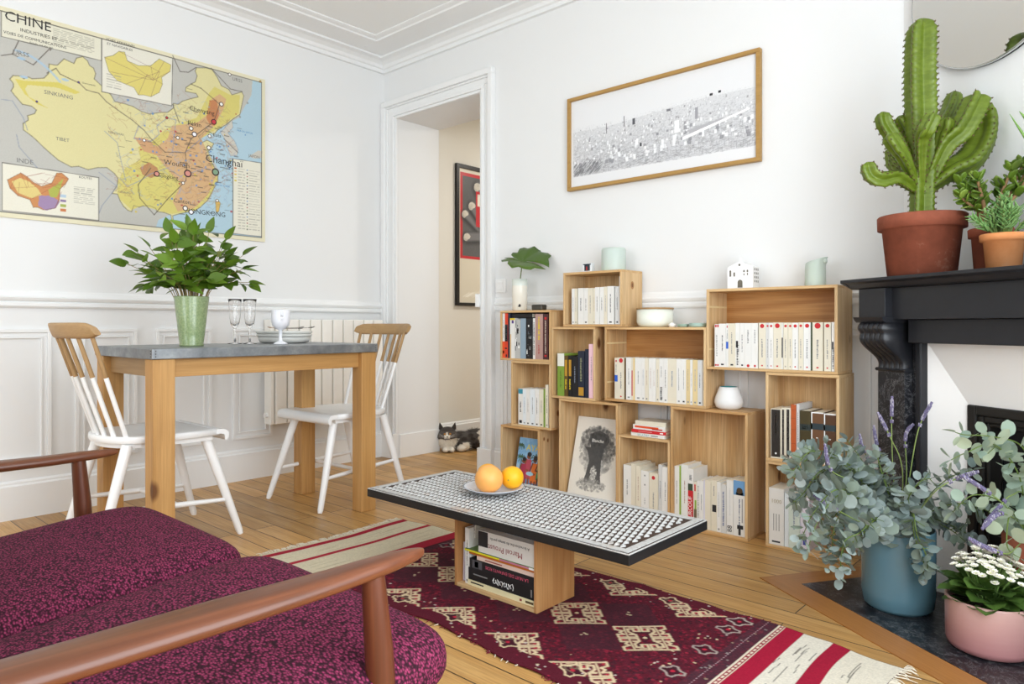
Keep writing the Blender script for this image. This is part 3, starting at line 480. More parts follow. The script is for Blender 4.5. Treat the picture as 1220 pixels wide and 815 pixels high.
sweep('baseboard_chimney', BASE, 'chimney', 0.002, .1); sweep('baseboard_right', BASE, 'right', FY, -.75)
sweep('trim_3', CORN, 'left', FY, 0); sweep('trim_4', CORN, 'back', 0, 3.2)
sweep('trim_5', CORN, 'chimney', -.1, 1.45); sweep('trim_6', CORN, 'right', FY, -.6); sweep('trim_7', CORN, 'front', 0, RX)
m = MB(); m.prism([(.05+o, z) for o, z in BASE], .352, 2.6, 'Y'); struct(m.build('baseboard_hall', TRIM))
m = MB(); m.box(.142, .152, .01, .35, 0, .15); m.box(.882, .892, .01, .35, 0, .15); struct(m.build('baseboard_doorway', TRIM, bevel=.002))

def panel_frame(m, wall, a0, a1, z0, z1, depth=.014):
    """raised wainscot moulding: outer and inner rim"""
    def bx(a, b, c, d, t):
        if wall == 'left': m.box(0, t, a, b, c, d)
        else: m.box(a, b, -t, 0, c, d)
    for ins, w, t in ((0, .016, depth), (.016, .018, depth*.45), (.034, .008, depth*.8)):
        A0, A1, Z0, Z1 = a0+ins, a1-ins, z0+ins, z1-ins
        bx(A0, A1, Z0, Z0+w, t); bx(A0, A1, Z1-w, Z1, t); bx(A0, A0+w, Z0+w, Z1-w, t); bx(A1-w, A1, Z0+w, Z1-w, t)
k = 8
for a0, a1 in ((-3.4, -1.885), (-1.79, -1.52), (-1.43, -1.15), (-1.03, -.80)):
    m = MB(); panel_frame(m, 'left', a0, a1, .225, .835); struct(m.build('trim_%d' % k, TRIM, bevel=.002)); k += 1
for a0, a1 in ((1.05, 1.55), (1.66, 2.08), (2.19, 2.46), (2.57, 2.97)):
    m = MB(); panel_frame(m, 'back', a0, a1, .225, .85, .010); struct(m.build('trim_%d' % k, TRIM, bevel=.002)); k += 1

# ---- door casing, moulded
m = MB()
def casing_strip(m, x0, x1, z0, z1, t): m.box(x0, x1, -t, 0, z0, z1)
for sgn, xi, xo in ((-1, .142, .005), (1, .892, 1.0)):
    W = xo-xi
    for f0, f1, t in ((0, .14, .016), (.14, .26, .024), (.26, .34, .018), (.34, .62, .014), (.62, .72, .022), (.72, 1, .036)):
        a, b = xi+W*f0, xi+W*f1
        top = 2.175+.118*f0
        casing_strip(m, min(a, b), max(a, b), .16, top, t)
    casing_strip(m, min(xi, xo), max(xi, xo), 0, .16, .04)
for f0, f1, t in ((0, .14, .016), (.14, .26, .024), (.26, .34, .018), (.34, .62, .014), (.62, .72, .022), (.72, 1, .036)):
    x0 = .142-.137*f1; x1 = .892+.108*f1
    casing_strip(m, x0, x1, 2.175+.118*f0, 2.175+.118*f1, t)
cas = struct(m.build('door_1', TRIM, bevel=.003))
m = MB(); m.box(.868, .896, -.03, .012, .955, 1.03); m.build('strike_box', WHITEP, cas, bevel=.003, label='small white latch keeper on door casing')

# hearth surround boards and slab set in the floor (chimney frame, local)
BORD = wood('brown_border_board', '#a5703c', '#8f5c2c', '#74471f', 'X', ring=10, high=16, rough=.35)
BORDY = wood('brown_border_board_side', '#a5703c', '#8f5c2c', '#74471f', 'Y', ring=10, high=16, rough=.35)
m = MB(); m.prism([(.030, -.625), (1.6, -.625), (1.6, -.53), (.12, -.53)], 0, .003)
hb = struct(m.build('floor_border', BORD, loc=FPO, rot=FPR))
m = MB(); m.prism([(.030, -.625), (.12, -.53), (.12, -.005), (.030, -.005)], 0, .0029); m.build('side_board', BORDY, hb)

# ============================================================= light switch
sw = thing('light_switch', 'white square rocker light switch on wall beside the doorway', 'light switch', (1.045, 0, 1.071))
m = MB(); m.box(-.038, .038, -.009, 0, -.038, .038); m.build('switch_plate', WHITEP, sw, bevel=.003)
m = MB(); m.box(-.02, .02, -.013, -.008, -.022, .022); m.build('rocker', WHITEP, sw, bevel=.002)

# ============================================================= radiator
rd = thing('radiator', 'cream flat panel radiator with vertical grooves under the rail, left wall', 'radiator', (.0, -.46, 0))
m = MB(); y = -.37
m.box(.04, .092, -.37, .37, .31, .878)
m.build('core', plain('#bdbab2', .6), rd)
for i in range(10):
    m = MB(); m.box(.05, .108, -.372+i*.0745, -.372+i*.0745+.0665, .30, .885); m.build('radiator_plank', RADM, rd, bevel=.004)
m = MB(); m.box(.03, .10, -.40, -.378, .30, .885); m.build('side_panel', RADM, rd, bevel=.003)
m = MB(); m.tube([(.065, -.40, .35), (.065, -.418, .35)], .014, 14); m.build('valve_cap', WHITEP, rd)
for yy in (-.3, .3):
    m = MB(); m.box(-.0, .045, yy-.01, yy+.01, .35, .8); m.build('wall_bracket', RADM, rd)
# ============================================================= dining table
tb = thing('dining_table', 'wooden dining table with a zinc covered top by left wall', 'table', (.765, -1.355, 0))
HX, HYy = .297, .497
for sx in (-1, 1):
    for sy in (-1, 1):
        m = MB(); cx, cy = sx*(HX-.045), sy*(HYy-.045)
        m.box(cx-.037, cx+.037, cy-.039, cy+.039, 0, .728); m.build('leg', OAKT, tb, bevel=.003)
m = MB(); w = .022
m.box(HX-.035-w, HX-.035, -HYy+.08, HYy-.08, .66, .728); m.build('apron', OAKTY, tb, bevel=.002); m = MB(); m.box(-HX+.035, -HX+.035+w, -HYy+.08, HYy-.08, .66, .728)
m.build('apron', OAKTY, tb, bevel=.002)
m = MB(); m.box(-HX+.08, HX-.08, -HYy+.035, -HYy+.035+w, .66, .728); m.build('apron', OAKC, tb, bevel=.002); m = MB(); m.box(-HX+.08, HX-.08, HYy-.035-w, HYy-.035, .66, .728)
m.build('apron', OAKC, tb, bevel=.002)
m = MB(); m.box(-HX, HX, -HYy, HYy, .728, .767)
tt = m.build('tabletop', ZINC, tb, bevel=.003, label='weathered zinc top with folded edge')
m = MB()
for sx in (-1, 1):
    for sy in (-1, 1):
        for dz in (.738, .748, .758):
            m.ball((sx*(HX+.0003), sy*(HYy-.012), dz), .0022, seg=6, rings=4); m.ball((sx*(HX-.012), sy*(HYy+.0003), dz), .0022, seg=6, rings=4)
m.build('nail', plain('#4a4a4a', .4, .6), tt)

# ============================================================= spindle back chairs
def make_chair():
    r = thing('dining_chair', 'x', 'chair')
    # seat outline
    out = []
    for i in range(25):
        t = pi*i/24
        out.append((.208*cos(t), -.03-.18*abs(sin(t))**.85 if 0 < i < 24 else -.03))
    out = [(.21, .185)] + [(.21, .05)] + out + [(-.21, .05), (-.21, .185)]
    m = MB(); n = len(out)
    # dished seat slab with thickness
    def seat_z(x, y): return .436 - .010*max(0, 1-(x/.17)**2-((y)/.17)**2)
    top = []; K = 7
    for k in range(K+1):
        f = k/K
        top.append([(x*(1-f)+0*f, y*(1-f)+(-.01)*f, seat_z(x*(1-f), y*(1-f)-.01*f)) for x, y in out])
    rim = [[(x*.985, y*.985, .412) for x, y in out], [(x, y, .417) for x, y in out], [(x, y, .431) for x, y in out]]
    m.rings(rim+[[(x*.992, y*.992, .436) for x, y in out]]+top[1:], 0, True, True)
    # rolled front edge
    prof = [(.17, .437), (.195, .437), (.212, .432), (.222, .42), (.222, .402), (.215, .392), (.206, .392), (.206, .405), (.203, .414), (.19, .418), (.17, .418)]
    m.prism([(a, b) for a, b in prof], -.212, .212, 'X', 0, True)
    m.build('seat', WHITEP, r)
    m = MB(); o2 = [(x*.9, y*.9) for x, y in out]
    m.rings([[(x, y, .393) for x, y in o2], [(x, y, .413) for x, y in o2]], 0, False, True); m.build('seat_frame', WHITEP, r, bevel=.002)
    L = {}
    for sx in (-1, 1):
        for sy in (-1, 1):
            a = Vector((sx*.155, .15 if sy > 0 else -.14, .405)); b = Vector((sx*(.215 if sy > 0 else .19), .27 if sy > 0 else -.255, 0))
            m = MB(); m.tube([a, a.lerp(b, .35), a.lerp(b, .96), b], [.0195, .0185, .0135, .010], 14); m.build('leg', WHITEP, r); L[sx, sy] = (a, b)
    mids = []
    for sx in (-1, 1):
        p = L[sx, 1][0].lerp(L[sx, 1][1], .64); q = L[sx, -1][0].lerp(L[sx, -1][1], .58)
        m = MB(); m.tube([p, p.lerp(q, .5), q], [.008, .0115, .008], 10); m.build('stretcher', WHITEP, r); mids.append(p.lerp(q, .45))
    m = MB(); m.tube(mids, .0095, 10); m.build('stretcher', WHITEP, r)
    # spindles: natural wood above, painted white below
    for i in range(7):
        f = (i-3)/3
        a = Vector((f*.150, -.185+.045*f*f, .43)); b = Vector((f*.178, -.315+.05*f*f, .815))
        c = a.lerp(b, .60)
        m = MB(); m.tube([a, c], [.0088, .0085], 10, 0); m.tube([c, b], [.0086, .0075], 10, 1)
        m.build('spindle', [WHITEP, OAKCZ], r)
    m = MB(); rs = []
    N = 17
    for i in range(N):
        f = (i-(N-1)/2)/((N-1)/2); x = f*.212; y = -.322+.058*f*f
        h = .029*(1-.45*max(0, abs(f)-.86)/.14); t = .0125
        zc = .832
        ring = []
        for k in range(12):
            a = 2*pi*k/12
            ca, sa = cos(a), sin(a)
            ring.append((x, y - t*math.copysign(abs(ca)**.6, ca) - .010*math.copysign(abs(sa)**.6, sa), zc+h*math.copysign(abs(sa)**.6, sa)))
        rs.append(ring)
    m.rings(rs, 0, True, True); m.build('crest_rail', OAKC, r, label='natural wood crest rail')
    return r
OAKCZ = wood('oak_spindle_wood', '#b08f64', '#9c7a50', '#82603a', 'Z', ring=10, high=20)
def copy_tree(o, parent=None):
    c = o.copy(); COL.objects.link(c); c.parent = parent
    for ch in list(o.children): copy_tree(ch, c)
    return c
ch1 = make_chair(); ch1.location = (.735, -1.735, 0)
ch2 = copy_tree(ch1); ch2.location = (.70, -.815, 0); ch2.rotation_euler = (0, 0, pi+radians(2))
tag(ch1, 'white and wood spindle chair tucked at table end nearest the sofa', 'chair', 'two-tone spindle chairs at the table')
tag(ch2, 'white and wood spindle chair at far table end by the doorway', 'chair', 'two-tone spindle chairs at the table')

# ============================================================= sofa
sf = thing('sofa', 'low teak armed sofa with magenta and black woven cushions', 'sofa', (2.17, -2.42, 0))
def cushion(x0, x1, y0, y1, z0, z1, crown=.012, e=5, seed=0):
    m = MB(); nu, nv = 56, 20
    cx, cy, cz = (x0+x1)/2, (y0+y1)/2, (z0+z1)/2; a, b, c = (x1-x0)/2, (y1-y0)/2, (z1-z0)/2
    def sp(v, p): return math.copysign(abs(v)**p, v)
    rs = []
    for i in range(nv+1):
        ph = -pi/2+pi*i/nv; k = abs(cos(ph))**.30; s_ = sp(sin(ph), .75)
        ring = []
        for j in range(nu):
            t = 2*pi*j/nu; px, py = a*k*sp(cos(t), .24), b*k*sp(sin(t), .24)
            cr = crown*(1-(px/a)**2)*(1-(py/b)**2) if s_ > 0 else 0
            ring.append((cx+px, cy+py, cz+c*s_+cr))
        rs.append(ring)
    m.rings(rs, 0, True, True); return m
for cs_ in (cushion(-.648, .010, -.38, .37, -.10, .022), cushion(.006, .690, -.38, .385, -.10, .022)):
    o = cs_.build('seat_cushion', WEAVE, sf); o.location = (0, 0, .305); o.rotation_euler = (radians(5.5), 0, 0)
def back_cushion(x0, x1):
    m = cushion(x0, x1, -.07, .07, -.22, .22, .0)
    o = m.build('back_cushion', WEAVE, sf, sub=1); o.location = (0, -.47, .56); o.rotation_euler = (radians(-16), 0, 0)
back_cushion(-.645, -.002); back_cushion(.002, .65)
m = MB(); m.box(-.64, .64, .26, .29, .140, .178); m.box(-.64, .64, -.40, -.37, .140, .178); m.box(-.64, -.61, -.37, .26, .140, .178); m.box(.61, .64, -.37, .26, .140, .178)
for i in range(8): m.box(-.61, .61, -.34+i*.078, -.32+i*.078, .165, .178)
m.build('seat_frame', TEAK, sf, bevel=.003)
for sx in (-1, 1):
    X = sx*.665
    m = MB(); rs = []; N = 60
    for i in range(N):
        f = sin(pi/2*i/(N-1)); y = -.56+f*(.305+.56)
        w = .038*min(1, .72+.28*sin(pi*min(1, f*1.05)))
        if f > .62: w *= 1-.42*((f-.62)/.38)**1.7
        tip = 1 if f < .88 else sqrt(max(.0004, 1-((f-.88)/.12)**2))
        if f < .03: tip = .75+.25*f/.03
        w *= tip; t = .0155*(.12+.88*tip**.7)*(1-.15*f)
        zc = .485+.010*(1-f)
        if f > .8: zc += .004*(f-.8)/.2
        ring = []
        for k in range(18):
            a = 2*pi*k/18; ca, sa = cos(a), sin(a)
            ring.append((X+w*math.copysign(abs(ca)**.75, ca), y, zc+t*math.copysign(abs(sa)**.8, sa)))
        rs.append(ring)
    m.rings(rs, 0, True, True); m.build('armrest', TEAK, sf)
    m = MB(); m.tube([(X, .205, .478), (X+sx*.002, .215, .36), (X+sx*.004, .225, .2), (X+sx*.008, .24, 0)], [.0175, .0215, .0235, .0135], 18)
    m.build('front_leg', TEAKZ, sf)
    m = MB(); m.tube([(X, -.44, .49), (X, -.46, .2), (X, -.50, 0)], [.016, .02, .0125], 16); m.build('rear_leg', TEAKZ, sf)
m = MB()
for zz in (.40, .52, .66): m.box(-.645, .645, -.575-.05*(zz-.4)*4, -.555-.05*(zz-.4)*4, zz-.02, zz+.02)
m.build('back_slat', TEAK, sf, bevel=.004)

# ============================================================= coffee table
ct = thing('coffee_table', 'low coffee table, white iron lattice top on a wooden crate of books', 'coffee table', (2.203, -1.195, 0))
BLK = plain('#1c1c1e', .5, .1, .4, .3, 60)
def mk_chipped():
    n = NT('chipped_white_iron_paint'); v = n.coords()
    f = n.ramp(n.noise(v, 60, 5, .7), [(.54, (0,0,0)), (.64, (1,1,1))])
    r = n.ramp(n.noise(v, 7, 4, .7), [(.58, (0,0,0)), (.72, (.6,.6,.6))])
    c = n.mix(n.math('MULTIPLY', f, .5), lin('#b9b9b7'), lin('#6b5443')); c = n.mix(r, c, lin('#b98a5e'))
    return n.set(c, .42, .0, .45)
CHIP = mk_chipped(); RUST = plain('#3d2c22', .7, var=.3, vs=50)
# corners measured: x 1.71..2.765, y -1.40..-.985 at height .285
tx0, tx1, ty0, ty1 = 1.712-2.203, 2.763-2.203, -1.398+1.195, -.985+1.195
m = MB(); m.box(tx0, tx1, ty0, ty1, .256, .282); m.build('tabletop', BLK, ct, bevel=.002, label='black edged iron slab')
m = MB(); m.box(tx0+.006, tx1-.006, ty0+.006, ty1-.006, .282, .2835); m.build('ground_plate', RUST, ct)
m = MB(); z0, z1 = .2835, .2865
def ringbox(m, x0, x1, y0, y1, w, z0, z1):
    m.box(x0, x1, y0, y0+w, z0, z1); m.box(x0, x1, y1-w, y1, z0, z1); m.box(x0, x0+w, y0+w, y1-w, z0, z1); m.box(x1-w, x1, y0+w, y1-w, z0, z1)
ringbox(m, tx0+.010, tx1-.010, ty0+.010, ty1-.010, .020, z0, z1)
ringbox(m, tx0+.001, tx1-.001, ty0+.001, ty1-.001, .004, .2815, .2845)
m.build('border_strip', CHIP, ct, bevel=.0008)
m = MB(); ix0, ix1, iy0, iy1 = tx0+.036, tx1-.036, ty0+.036, ty1-.036
px, py = .0187, .0265
nr = int((iy1-iy0)/py)
for j in range(nr):
    for i in range(-1, int((ix1-ix0)/px)+1):
        cx = ix0+.012+i*px+(j % 2)*px*.5; cy = iy0+py*.5+j*((iy1-iy0)/nr)
        if cx < ix0+.008 or cx > ix1-.006: continue
        a, b, h = px*.44, py*.52, .006
        vs = [(cx-a, cy, z0), (cx, cy-b, z0), (cx+a, cy, z0), (cx, cy+b, z0), (cx-a*.25, cy+b*.05, z0+h)]
        m.add(vs, [(0,1,4), (1,2,4), (2,3,4), (3,0,4)])
m.build('raised_lattice', CHIP, ct, label='rows of raised white lozenges')
bs = .0115
bx0, bx1, by0, by1 = -.174, .174, -.091, .091
WB = wood('brown_crate_base', '#c4935f', '#a67242', '#83532c', 'Z', ring=20, low=1.2, high=9)
for nm, a in (('side_panel', (bx0, bx0+bs, by0, by1, 0, .256)), ('side_panel', (bx1-bs, bx1, by0, by1, 0, .256)),
              ('bottom_panel', (bx0+bs, bx1-bs, by0, by1, 0, bs)), ('top_panel', (bx0+bs, bx1-bs, by0, by1, .2445, .256)), ('back_panel', (bx0+bs, bx1-bs, by1-.008, by1, bs, .2445))):
    m = MB(); m.box(*a); o = m.build(nm, WB if nm == 'side_panel' else PINEX, ct, bevel=.0012)
ct.location.z = .0085
# ============================================================= wine crates
YF, YB = -.187, -.014
T = .011
def crate(x0, x1, z0, z1, label, tone=PINE, tonex=PINEX, back=None, grooves=False, yf=YF, shelf=None):
    t = thing('wooden_crate', label, 'crate', ((x0+x1)/2, (YF+YB)/2, z0), 0, 'stacked pine wine crates')
    w = (x1-x0)/2; h = z1-z0-.0012; a, b = yf-(YF+YB)/2, YB-(YF+YB)/2
    for s in (-1, 1):  # area light of the added front window
        m = MB(); m.box(min(s*w, s*(w-T)), max(s*w, s*(w-T)), a, b, T, h-T); m.build('side_panel', tone, t, bevel=.0012)
    m = MB(); m.box(-w, w, a, b, 0, T); m.build('bottom_panel', tonex, t, bevel=.0012)
    m = MB(); m.box(-w, w, a, b, h-T, h); m.build('top_panel', tonex, t, bevel=.0012)
    m = MB(); m.box(-w+T, w-T, b-.006, b, T, h-T); o = m.build('back_panel', back or PINEZ, t)
    if grooves:
        m = MB()
        for zz in (h*.25, h*.78):
            m = MB(); m.box(-w+T, -w+T+.0012, a+.004, b-.01, zz-.0035, zz+.0035); m.build('slot_batten', plain('#e3cd9c', .6), t)
    return t
CR = {}
CR['c3b'] = crate(1.212, 1.473, 0, .338, 'narrow upright crate on floor by doorway, holding the comic album')
CR['c3'] = crate(1.285, 1.546, .338, .672, 'upright crate in middle of the left stack with white paperbacks')
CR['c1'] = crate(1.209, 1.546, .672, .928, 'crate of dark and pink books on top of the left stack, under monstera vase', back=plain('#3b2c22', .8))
CR['c6'] = crate(1.596, 1.932, 0, .500, 'tall floor crate holding the leaning tree print')
CR['c4'] = crate(1.549, 1.808, .500, .845, 'upright crate holding green, black, navy and pink books')
CR['c2'] = crate(1.622, 1.954, .845, 1.104, 'topmost small crate under the tall green candle')
CR['c7'] = crate(1.934, 2.195, 0, .362, 'low floor crate with a stack of red and white books on top')
CR['c8'] = crate(2.198, 2.536, 0, .508, 'tall floor crate carrying the white teal-lined vase')
CR['c5'] = crate(1.861, 2.3605, .508, .845, 'wide middle crate with white bowl standing on it', back=PINEO, grooves=True)
CR['c11'] = crate(2.608, 2.878, 0, .330, 'bottom right crate on floor behind the eucalyptus')
CR['c10'] = crate(2.608, 2.878, .330, .672, 'right crate of brown leather-like books below the widest top crate')
CR['c9'] = crate(2.362, 2.872, .672, 1.000, 'wide top right crate carrying ceramic house and mint candle', back=PINEO, grooves=True)
# stencil marks and knots on crate sides
def dark_knot(parent, x, y, z, r=.012):
    m = MB()
    m.add([(x+.0006, y+r*cos(a*pi/8), z+r*1.3*sin(a*pi/8)) for a in range(16)], [tuple(range(16))]); m.add([(x+.0009, y+r*.45*cos(a*pi/8), z+r*.7*sin(a*pi/8)) for a in range(16)], [tuple(range(16))], 1)
    m.build('knot', [plain('#a9794a', .6, var=.2, vs=200), plain('#7a4e2c', .6)], parent)
dark_knot(CR['c2'], .166, .0, .19, .014); dark_knot(CR['c3b'], .1305, -.05, .285, .008); dark_knot(CR['c3b'], .1305, -.02, .275, .008); dark_knot(CR['c3'], .1305, -.03, .08, .012)
m = MB()
random.seed(4)
for i in range(26): 
    yy = random.uniform(-.06, .06); zz = random.uniform(.14, .30); m.box(.252, .2524, yy, yy+.006, zz, zz+random.uniform(.003, .012))
m.build('stencil_mark', plain('#8a6238', .7), CR['c5'])

# ============================================================= books
PAGES = plain('#e9e2cf', .8, 0, .2, .05, 200)
BC = dict(white='#e4e3df', cream='#ded7c4', greywhite='#cfcfcd', tan='#dcc796', paleblue='#dfe6ea', palegreen='#cfdcd2', palegreen2='#dfe6cf', palelavender='#d9d6e2',
          redorange='#d4442b', navy='#232a3a', grey='#b9b9b6', bluegrey='#8fa3b2', black='#1d1d1f', pink='#b08e86', maroon='#4c2c2c', green='#7f9d3e', brown='#5f4a22',
          pinklight='#ecc3cf', darkgreen='#39452b', orangebook='#b9592c', olive='#453c22', brownbook='#6b4a31', brownbook2='#543824')
DK = dict(black='#26262a', red='#c1272d', blue='#2f62c4', grey='#8d8d8d', gold='#b98b2d', yellow='#e0c52b', white='#f2f2f0', teal='#3d8fa3', orange='#e0532a', brown='#5d3d25', green='#86a83a', pur='#5a3d84', sky='#6d9dcc')
def spine_marks(m, w, h, kind, rnd, mats):
    """printing on the spine (front face, y slightly negative)"""
    def mi(c):
        k = plain(DK.get(c, c), .6)
        if k not in mats: mats.append(k)
        return mats.index(k)
    def r(x0, x1, z0, z1, c): m.quad((x0*w, -.0004, z0*h), (x1*w, -.0004, z0*h), (x1*w, -.0004, z1*h), (x0*w, -.0004, z1*h), mi(c))
    def vtext(zc, L, c='grey', cw=.28):
        z = zc-L/2
        while z < zc+L/2:
            d = rnd.uniform(.010, .03); r(.5-cw/2, .5+cw/2*rnd.uniform(.3, 1), z, min(z+d, zc+L/2), c); z += d+rnd.choice((.006, .006, .016))
    def dot(zc, c, rr=.3):
        s = rr*w; n = 10
        m.add([(w/2+s*cos(2*pi*i/n), -.0005, zc*h+s*sin(2*pi*i/n)) for i in range(n)], [tuple(range(n))], mi(c))
    if kind in ('t', 'tb'):
        vtext(.55, rnd.uniform(.3, .5), rnd.choice(['grey', 'grey', 'black', '#b09080', '#8b95a6']) if kind == 't' else rnd.choice(['grey', '#6b6b70', '#4b4b55']), .16)
        if rnd.random() < .7: r(.3, .7, .04, .075, 'grey' if kind == 't' else 'black')
    elif kind == 'reddot': dot(.93, 'red'); vtext(.45, .4, 'grey', .2); r(.38, .6, .05, .08, rnd.choice(['grey', 'red']))
    elif kind == 'reddot2': dot(.9, 'red', .2); vtext(.4, .35, 'grey', .15)
    elif kind == 'dots': dot(.9, 'grey', .1); dot(.7, 'grey', .1); vtext(.35, .15, 'grey', .12)
    elif kind == 'redfoot': r(0, 1, 0, .37, 'orange'); vtext(.65, .4, 'grey'); r(.1, .7, .1, .16, 'black')
    elif kind == 'blackmid': r(0, 1, .37, .75, 'black'); vtext(.55, .3, 'white'); r(0, .8, .2, .23, 'black'); r(.3, .8, .02, .08, 'black')
    elif kind == 'purpletop': r(.35, .75, .87, .95, 'pur'); r(0, 1, .955, .999, 'yellow'); r(0, .25, .0, .6, '#d8b78a')
    elif kind == 'photo':
        for _ in range(16):
            a, b = rnd.uniform(0, .7), rnd.uniform(.02, .85); r(a, a+rnd.uniform(.1, .3), b, b+rnd.uniform(.02, .14), rnd.choice(['black', 'white', 'grey', '#55585e']))
    elif kind == 'photo2': r(.1, .9, .05, .4, '#6a5b45'); r(.3, .8, .4, .6, 'green'); r(.2, .6, .8, .95, 'red')
    elif kind == 'dark': vtext(.5, .8, 'black', .5)
    elif kind == 'yellowtitle': vtext(.68, .5, 'yellow', .26); vtext(.22, .2, '#a2433e', .2)
    elif kind == 'title': vtext(.5, .72, '#c9b8a8', .24); r(.3, .7, .88, .93, 'red'); r(.3, .7, .06, .1, 'red')
    elif kind == 'tealtop': r(0, 1, .86, .99, 'teal'); vtext(.5, .3, 'black', .3); r(.2, .8, .04, .12, 'black')
    elif kind == 'whitetop': r(0, 1, .70, .999, '#e6e6dc'); vtext(.4, .4, '#5d7a2c', .3)
    elif kind == 'yellowblock': r(.15, .85, .5, .9, 'gold'); vtext(.3, .25, 'yellow', .4)
    elif kind == 'goldfoot': r(.1, .9, .04, .22, 'gold'); vtext(.6, .5, '#8c8f6d', .3)
    elif kind == 'bluepatch': r(0, 1, .42, .58, 'blue'); r(.3, .7, .9, .95, 'red'); vtext(.75, .2, 'grey', .3)
    elif kind == 'redline': r(.05, .35, .1, .7, 'red'); r(.55, 1, 0, 1, '#dfc48b')
    elif kind == 'blackfoot': vtext(.2, .3, 'black', .6); vtext(.7, .25, 'grey', .2)
    elif kind == 'redsquares': r(.08, .45, .93, .985, 'red'); r(.55, .92, .93, .985, 'red'); r(.08, .45, .02, .06, 'red'); r(.55, .92, .02, .06, 'red'); vtext(.5, .5, 'grey', .25)
    elif kind == 'blackfig': r(.1, .6, .45, .6, 'black'); vtext(.28, .45, 'black', .5)
    elif kind == 'redfoot2': dot(.05, 'red', .2); vtext(.7, .3, 'grey', .2)
    elif kind == 'blackstrip': r(.1, .9, .25, .68, 'black')
    elif kind == 'blackspine': r(.06, .94, .03, .985, '#2b2622'); vtext(.7, .4, '#b9ad98', .12); dot(.1, 'white', .1)
    elif kind == 'blacknarrow': r(.25, .75, .05, .97, '#3a3632'); vtext(.6, .5, '#d9cdb5', .2)
    elif kind == 'ribs':
        for z in (.1, .3, .55, .75, .9): r(0, 1, z, z+.008, '#96431d')
    elif kind == 'redfoot3': r(.1, 1, .02, .12, 'red'); vtext(.6, .5, 'grey', .3)
    elif kind == 'band': r(0, 1, .62, .74, '#2b3431'); vtext(.68, .06, '#8f8a6a', .6)
    elif kind == 'casewhite': r(0, .09, 0, 1, 'white'); r(0, 1, .66, .78, '#2d3a3f'); vtext(.5, .02, 'white', .2); r(.09, 1, .978, 1, 'white')
    elif kind == 'bluefoot': r(.3, .7, .1, .22, '#4a4f9b')
    elif kind == 'greenstripe': r(.25, 1, 0, 1, 'green')
    elif kind == 'redband':
        r(0, 1, .0, .62, 'red'); r(0, .9, .62, .74, '#3b4a38')
        W = 'SURCOUF'; vs, fs, tw = glyphs(W); s = .42*h/tw
        m.text(W, (w*.72, -.0009, h*.1), (0, 0, 1), (-1, 0, 0), min(s, w*.95), mi('white'))
        vtext(.85, .1, 'grey', .5)
    elif kind == 'black': vtext(.5, .8, 'black', .3)
    elif kind == 'blackbox': r(.2, .9, .38, .52, 'black'); vtext(.8, .2, 'grey', .2)
    elif kind == 'bluetext': vtext(.5, .7, '#4c5f8f', .3)
    elif kind == 'figs':
        m.text('88', (w*.80, -.0009, h*.04), (0, 0, 1), (-1, 0, 0), w*1.0, mi('black'), bold=1); vtext(.6, .5, '#d0d0d0', .15)
    elif kind == 'photoblue':
        r(.0, 1, .74, 1, 'sky'); dot(.82, '#4a3a26', .26); r(.2, .8, .74, .80, '#3a3026'); vtext(.42, .5, '#5b6a86', .12); r(.3, .8, .13, .2, 'black'); r(.4, .6, .02, .13, 'black')
        r(.68, .76, .25, .68, 'grey')
    elif kind == 'thousand':
        m.text('1000', (w*.14, -.0009, h*.74), (1, 0, 0), (0, 0, 1), w*.36, mi('#b3a98d'))
        for k in (.32, .5, .68): r(k-.03, k+.03, .25, .55, '#9a9a96')
        r(.2, .75, .04, .07, 'black')
def book(loc, w, h, d, col, kind, label, group, rot=(0, 0, 0), seed=0, cat='book'):
    """upright book: spine towards -y. Cover is the thing, the page block its part"""
    mats = [plain(BC.get(col, col), .5, 0, .35, .03, 60)]
    m = MB(); c = .0011 if w > .008 else w*.12
    m.box(0, w, 0, c, 0, h); m.box(0, c, c, d, 0, h); m.box(w-c, w, c, d, 0, h)
    spine_marks(m, w, h, kind, random.Random(seed), mats)
    o = m.build('book', mats, None, loc, Euler(rot))
    tag(o, label, cat, group)
    p = MB(); p.box(c, w-c, c, d-.002, .0015, h-.0015); p.build('page_block', PAGES, o)
    return o
ORD = 'zeroth first second third fourth fifth sixth seventh eighth ninth tenth eleventh twelfth thirteenth fourteenth fifteenth sixteenth seventeenth eighteenth nineteenth twentieth twenty-first twenty-second twenty-third'.split()
LOOK = {'t': 'paperback with fine lettering', 'tb': 'paperback with dark lettering', 'reddot': 'paperback with red dot', 'reddot2': 'paperback with small red dot', 'dots': 'paperback with faint dots', '': 'plain book',
 'redfoot': 'book with red foot', 'blackmid': 'book with black band', 'purpletop': 'book with purple patch', 'photo': 'book with photographic spine', 'photo2': 'book with red and green spine', 'dark': 'book with black marks',
 'yellowtitle': 'hardback with yellow title', 'title': 'hardback with light title', 'tealtop': 'book with teal head', 'whitetop': 'book with white head', 'yellowblock': 'book with yellow block', 'goldfoot': 'book with gold foot',
 'bluepatch': 'book with blue patch', 'redline': 'book with red stripe', 'blackfoot': 'paperback with black drawing', 'redsquares': 'book with red squares', 'blackfig': 'book with black figure', 'redfoot2': 'paperback with tiny red foot dot',
 'blackstrip': 'slim book with black strip', 'blackspine': 'book with black spine panel', 'blacknarrow': 'slim book with dark spine panel', 'ribs': 'ribbed leather-like book', 'redfoot3': 'slim book with red foot', 'band': 'book with dark band',
 'casewhite': 'volume in white slipcase', 'bluefoot': 'book with blue foot mark', 'greenstripe': 'thin book with green stripe', 'redband': 'paperback with red SURCOUF band', 'black': 'paperback with black lettering', 'blackbox': 'paperback with black box',
 'bluetext': 'paperback with blue lettering', 'figs': 'thick book marked 88', 'photoblue': 'thick book with blue photo', 'thousand': 'very thick book marked 1000'}
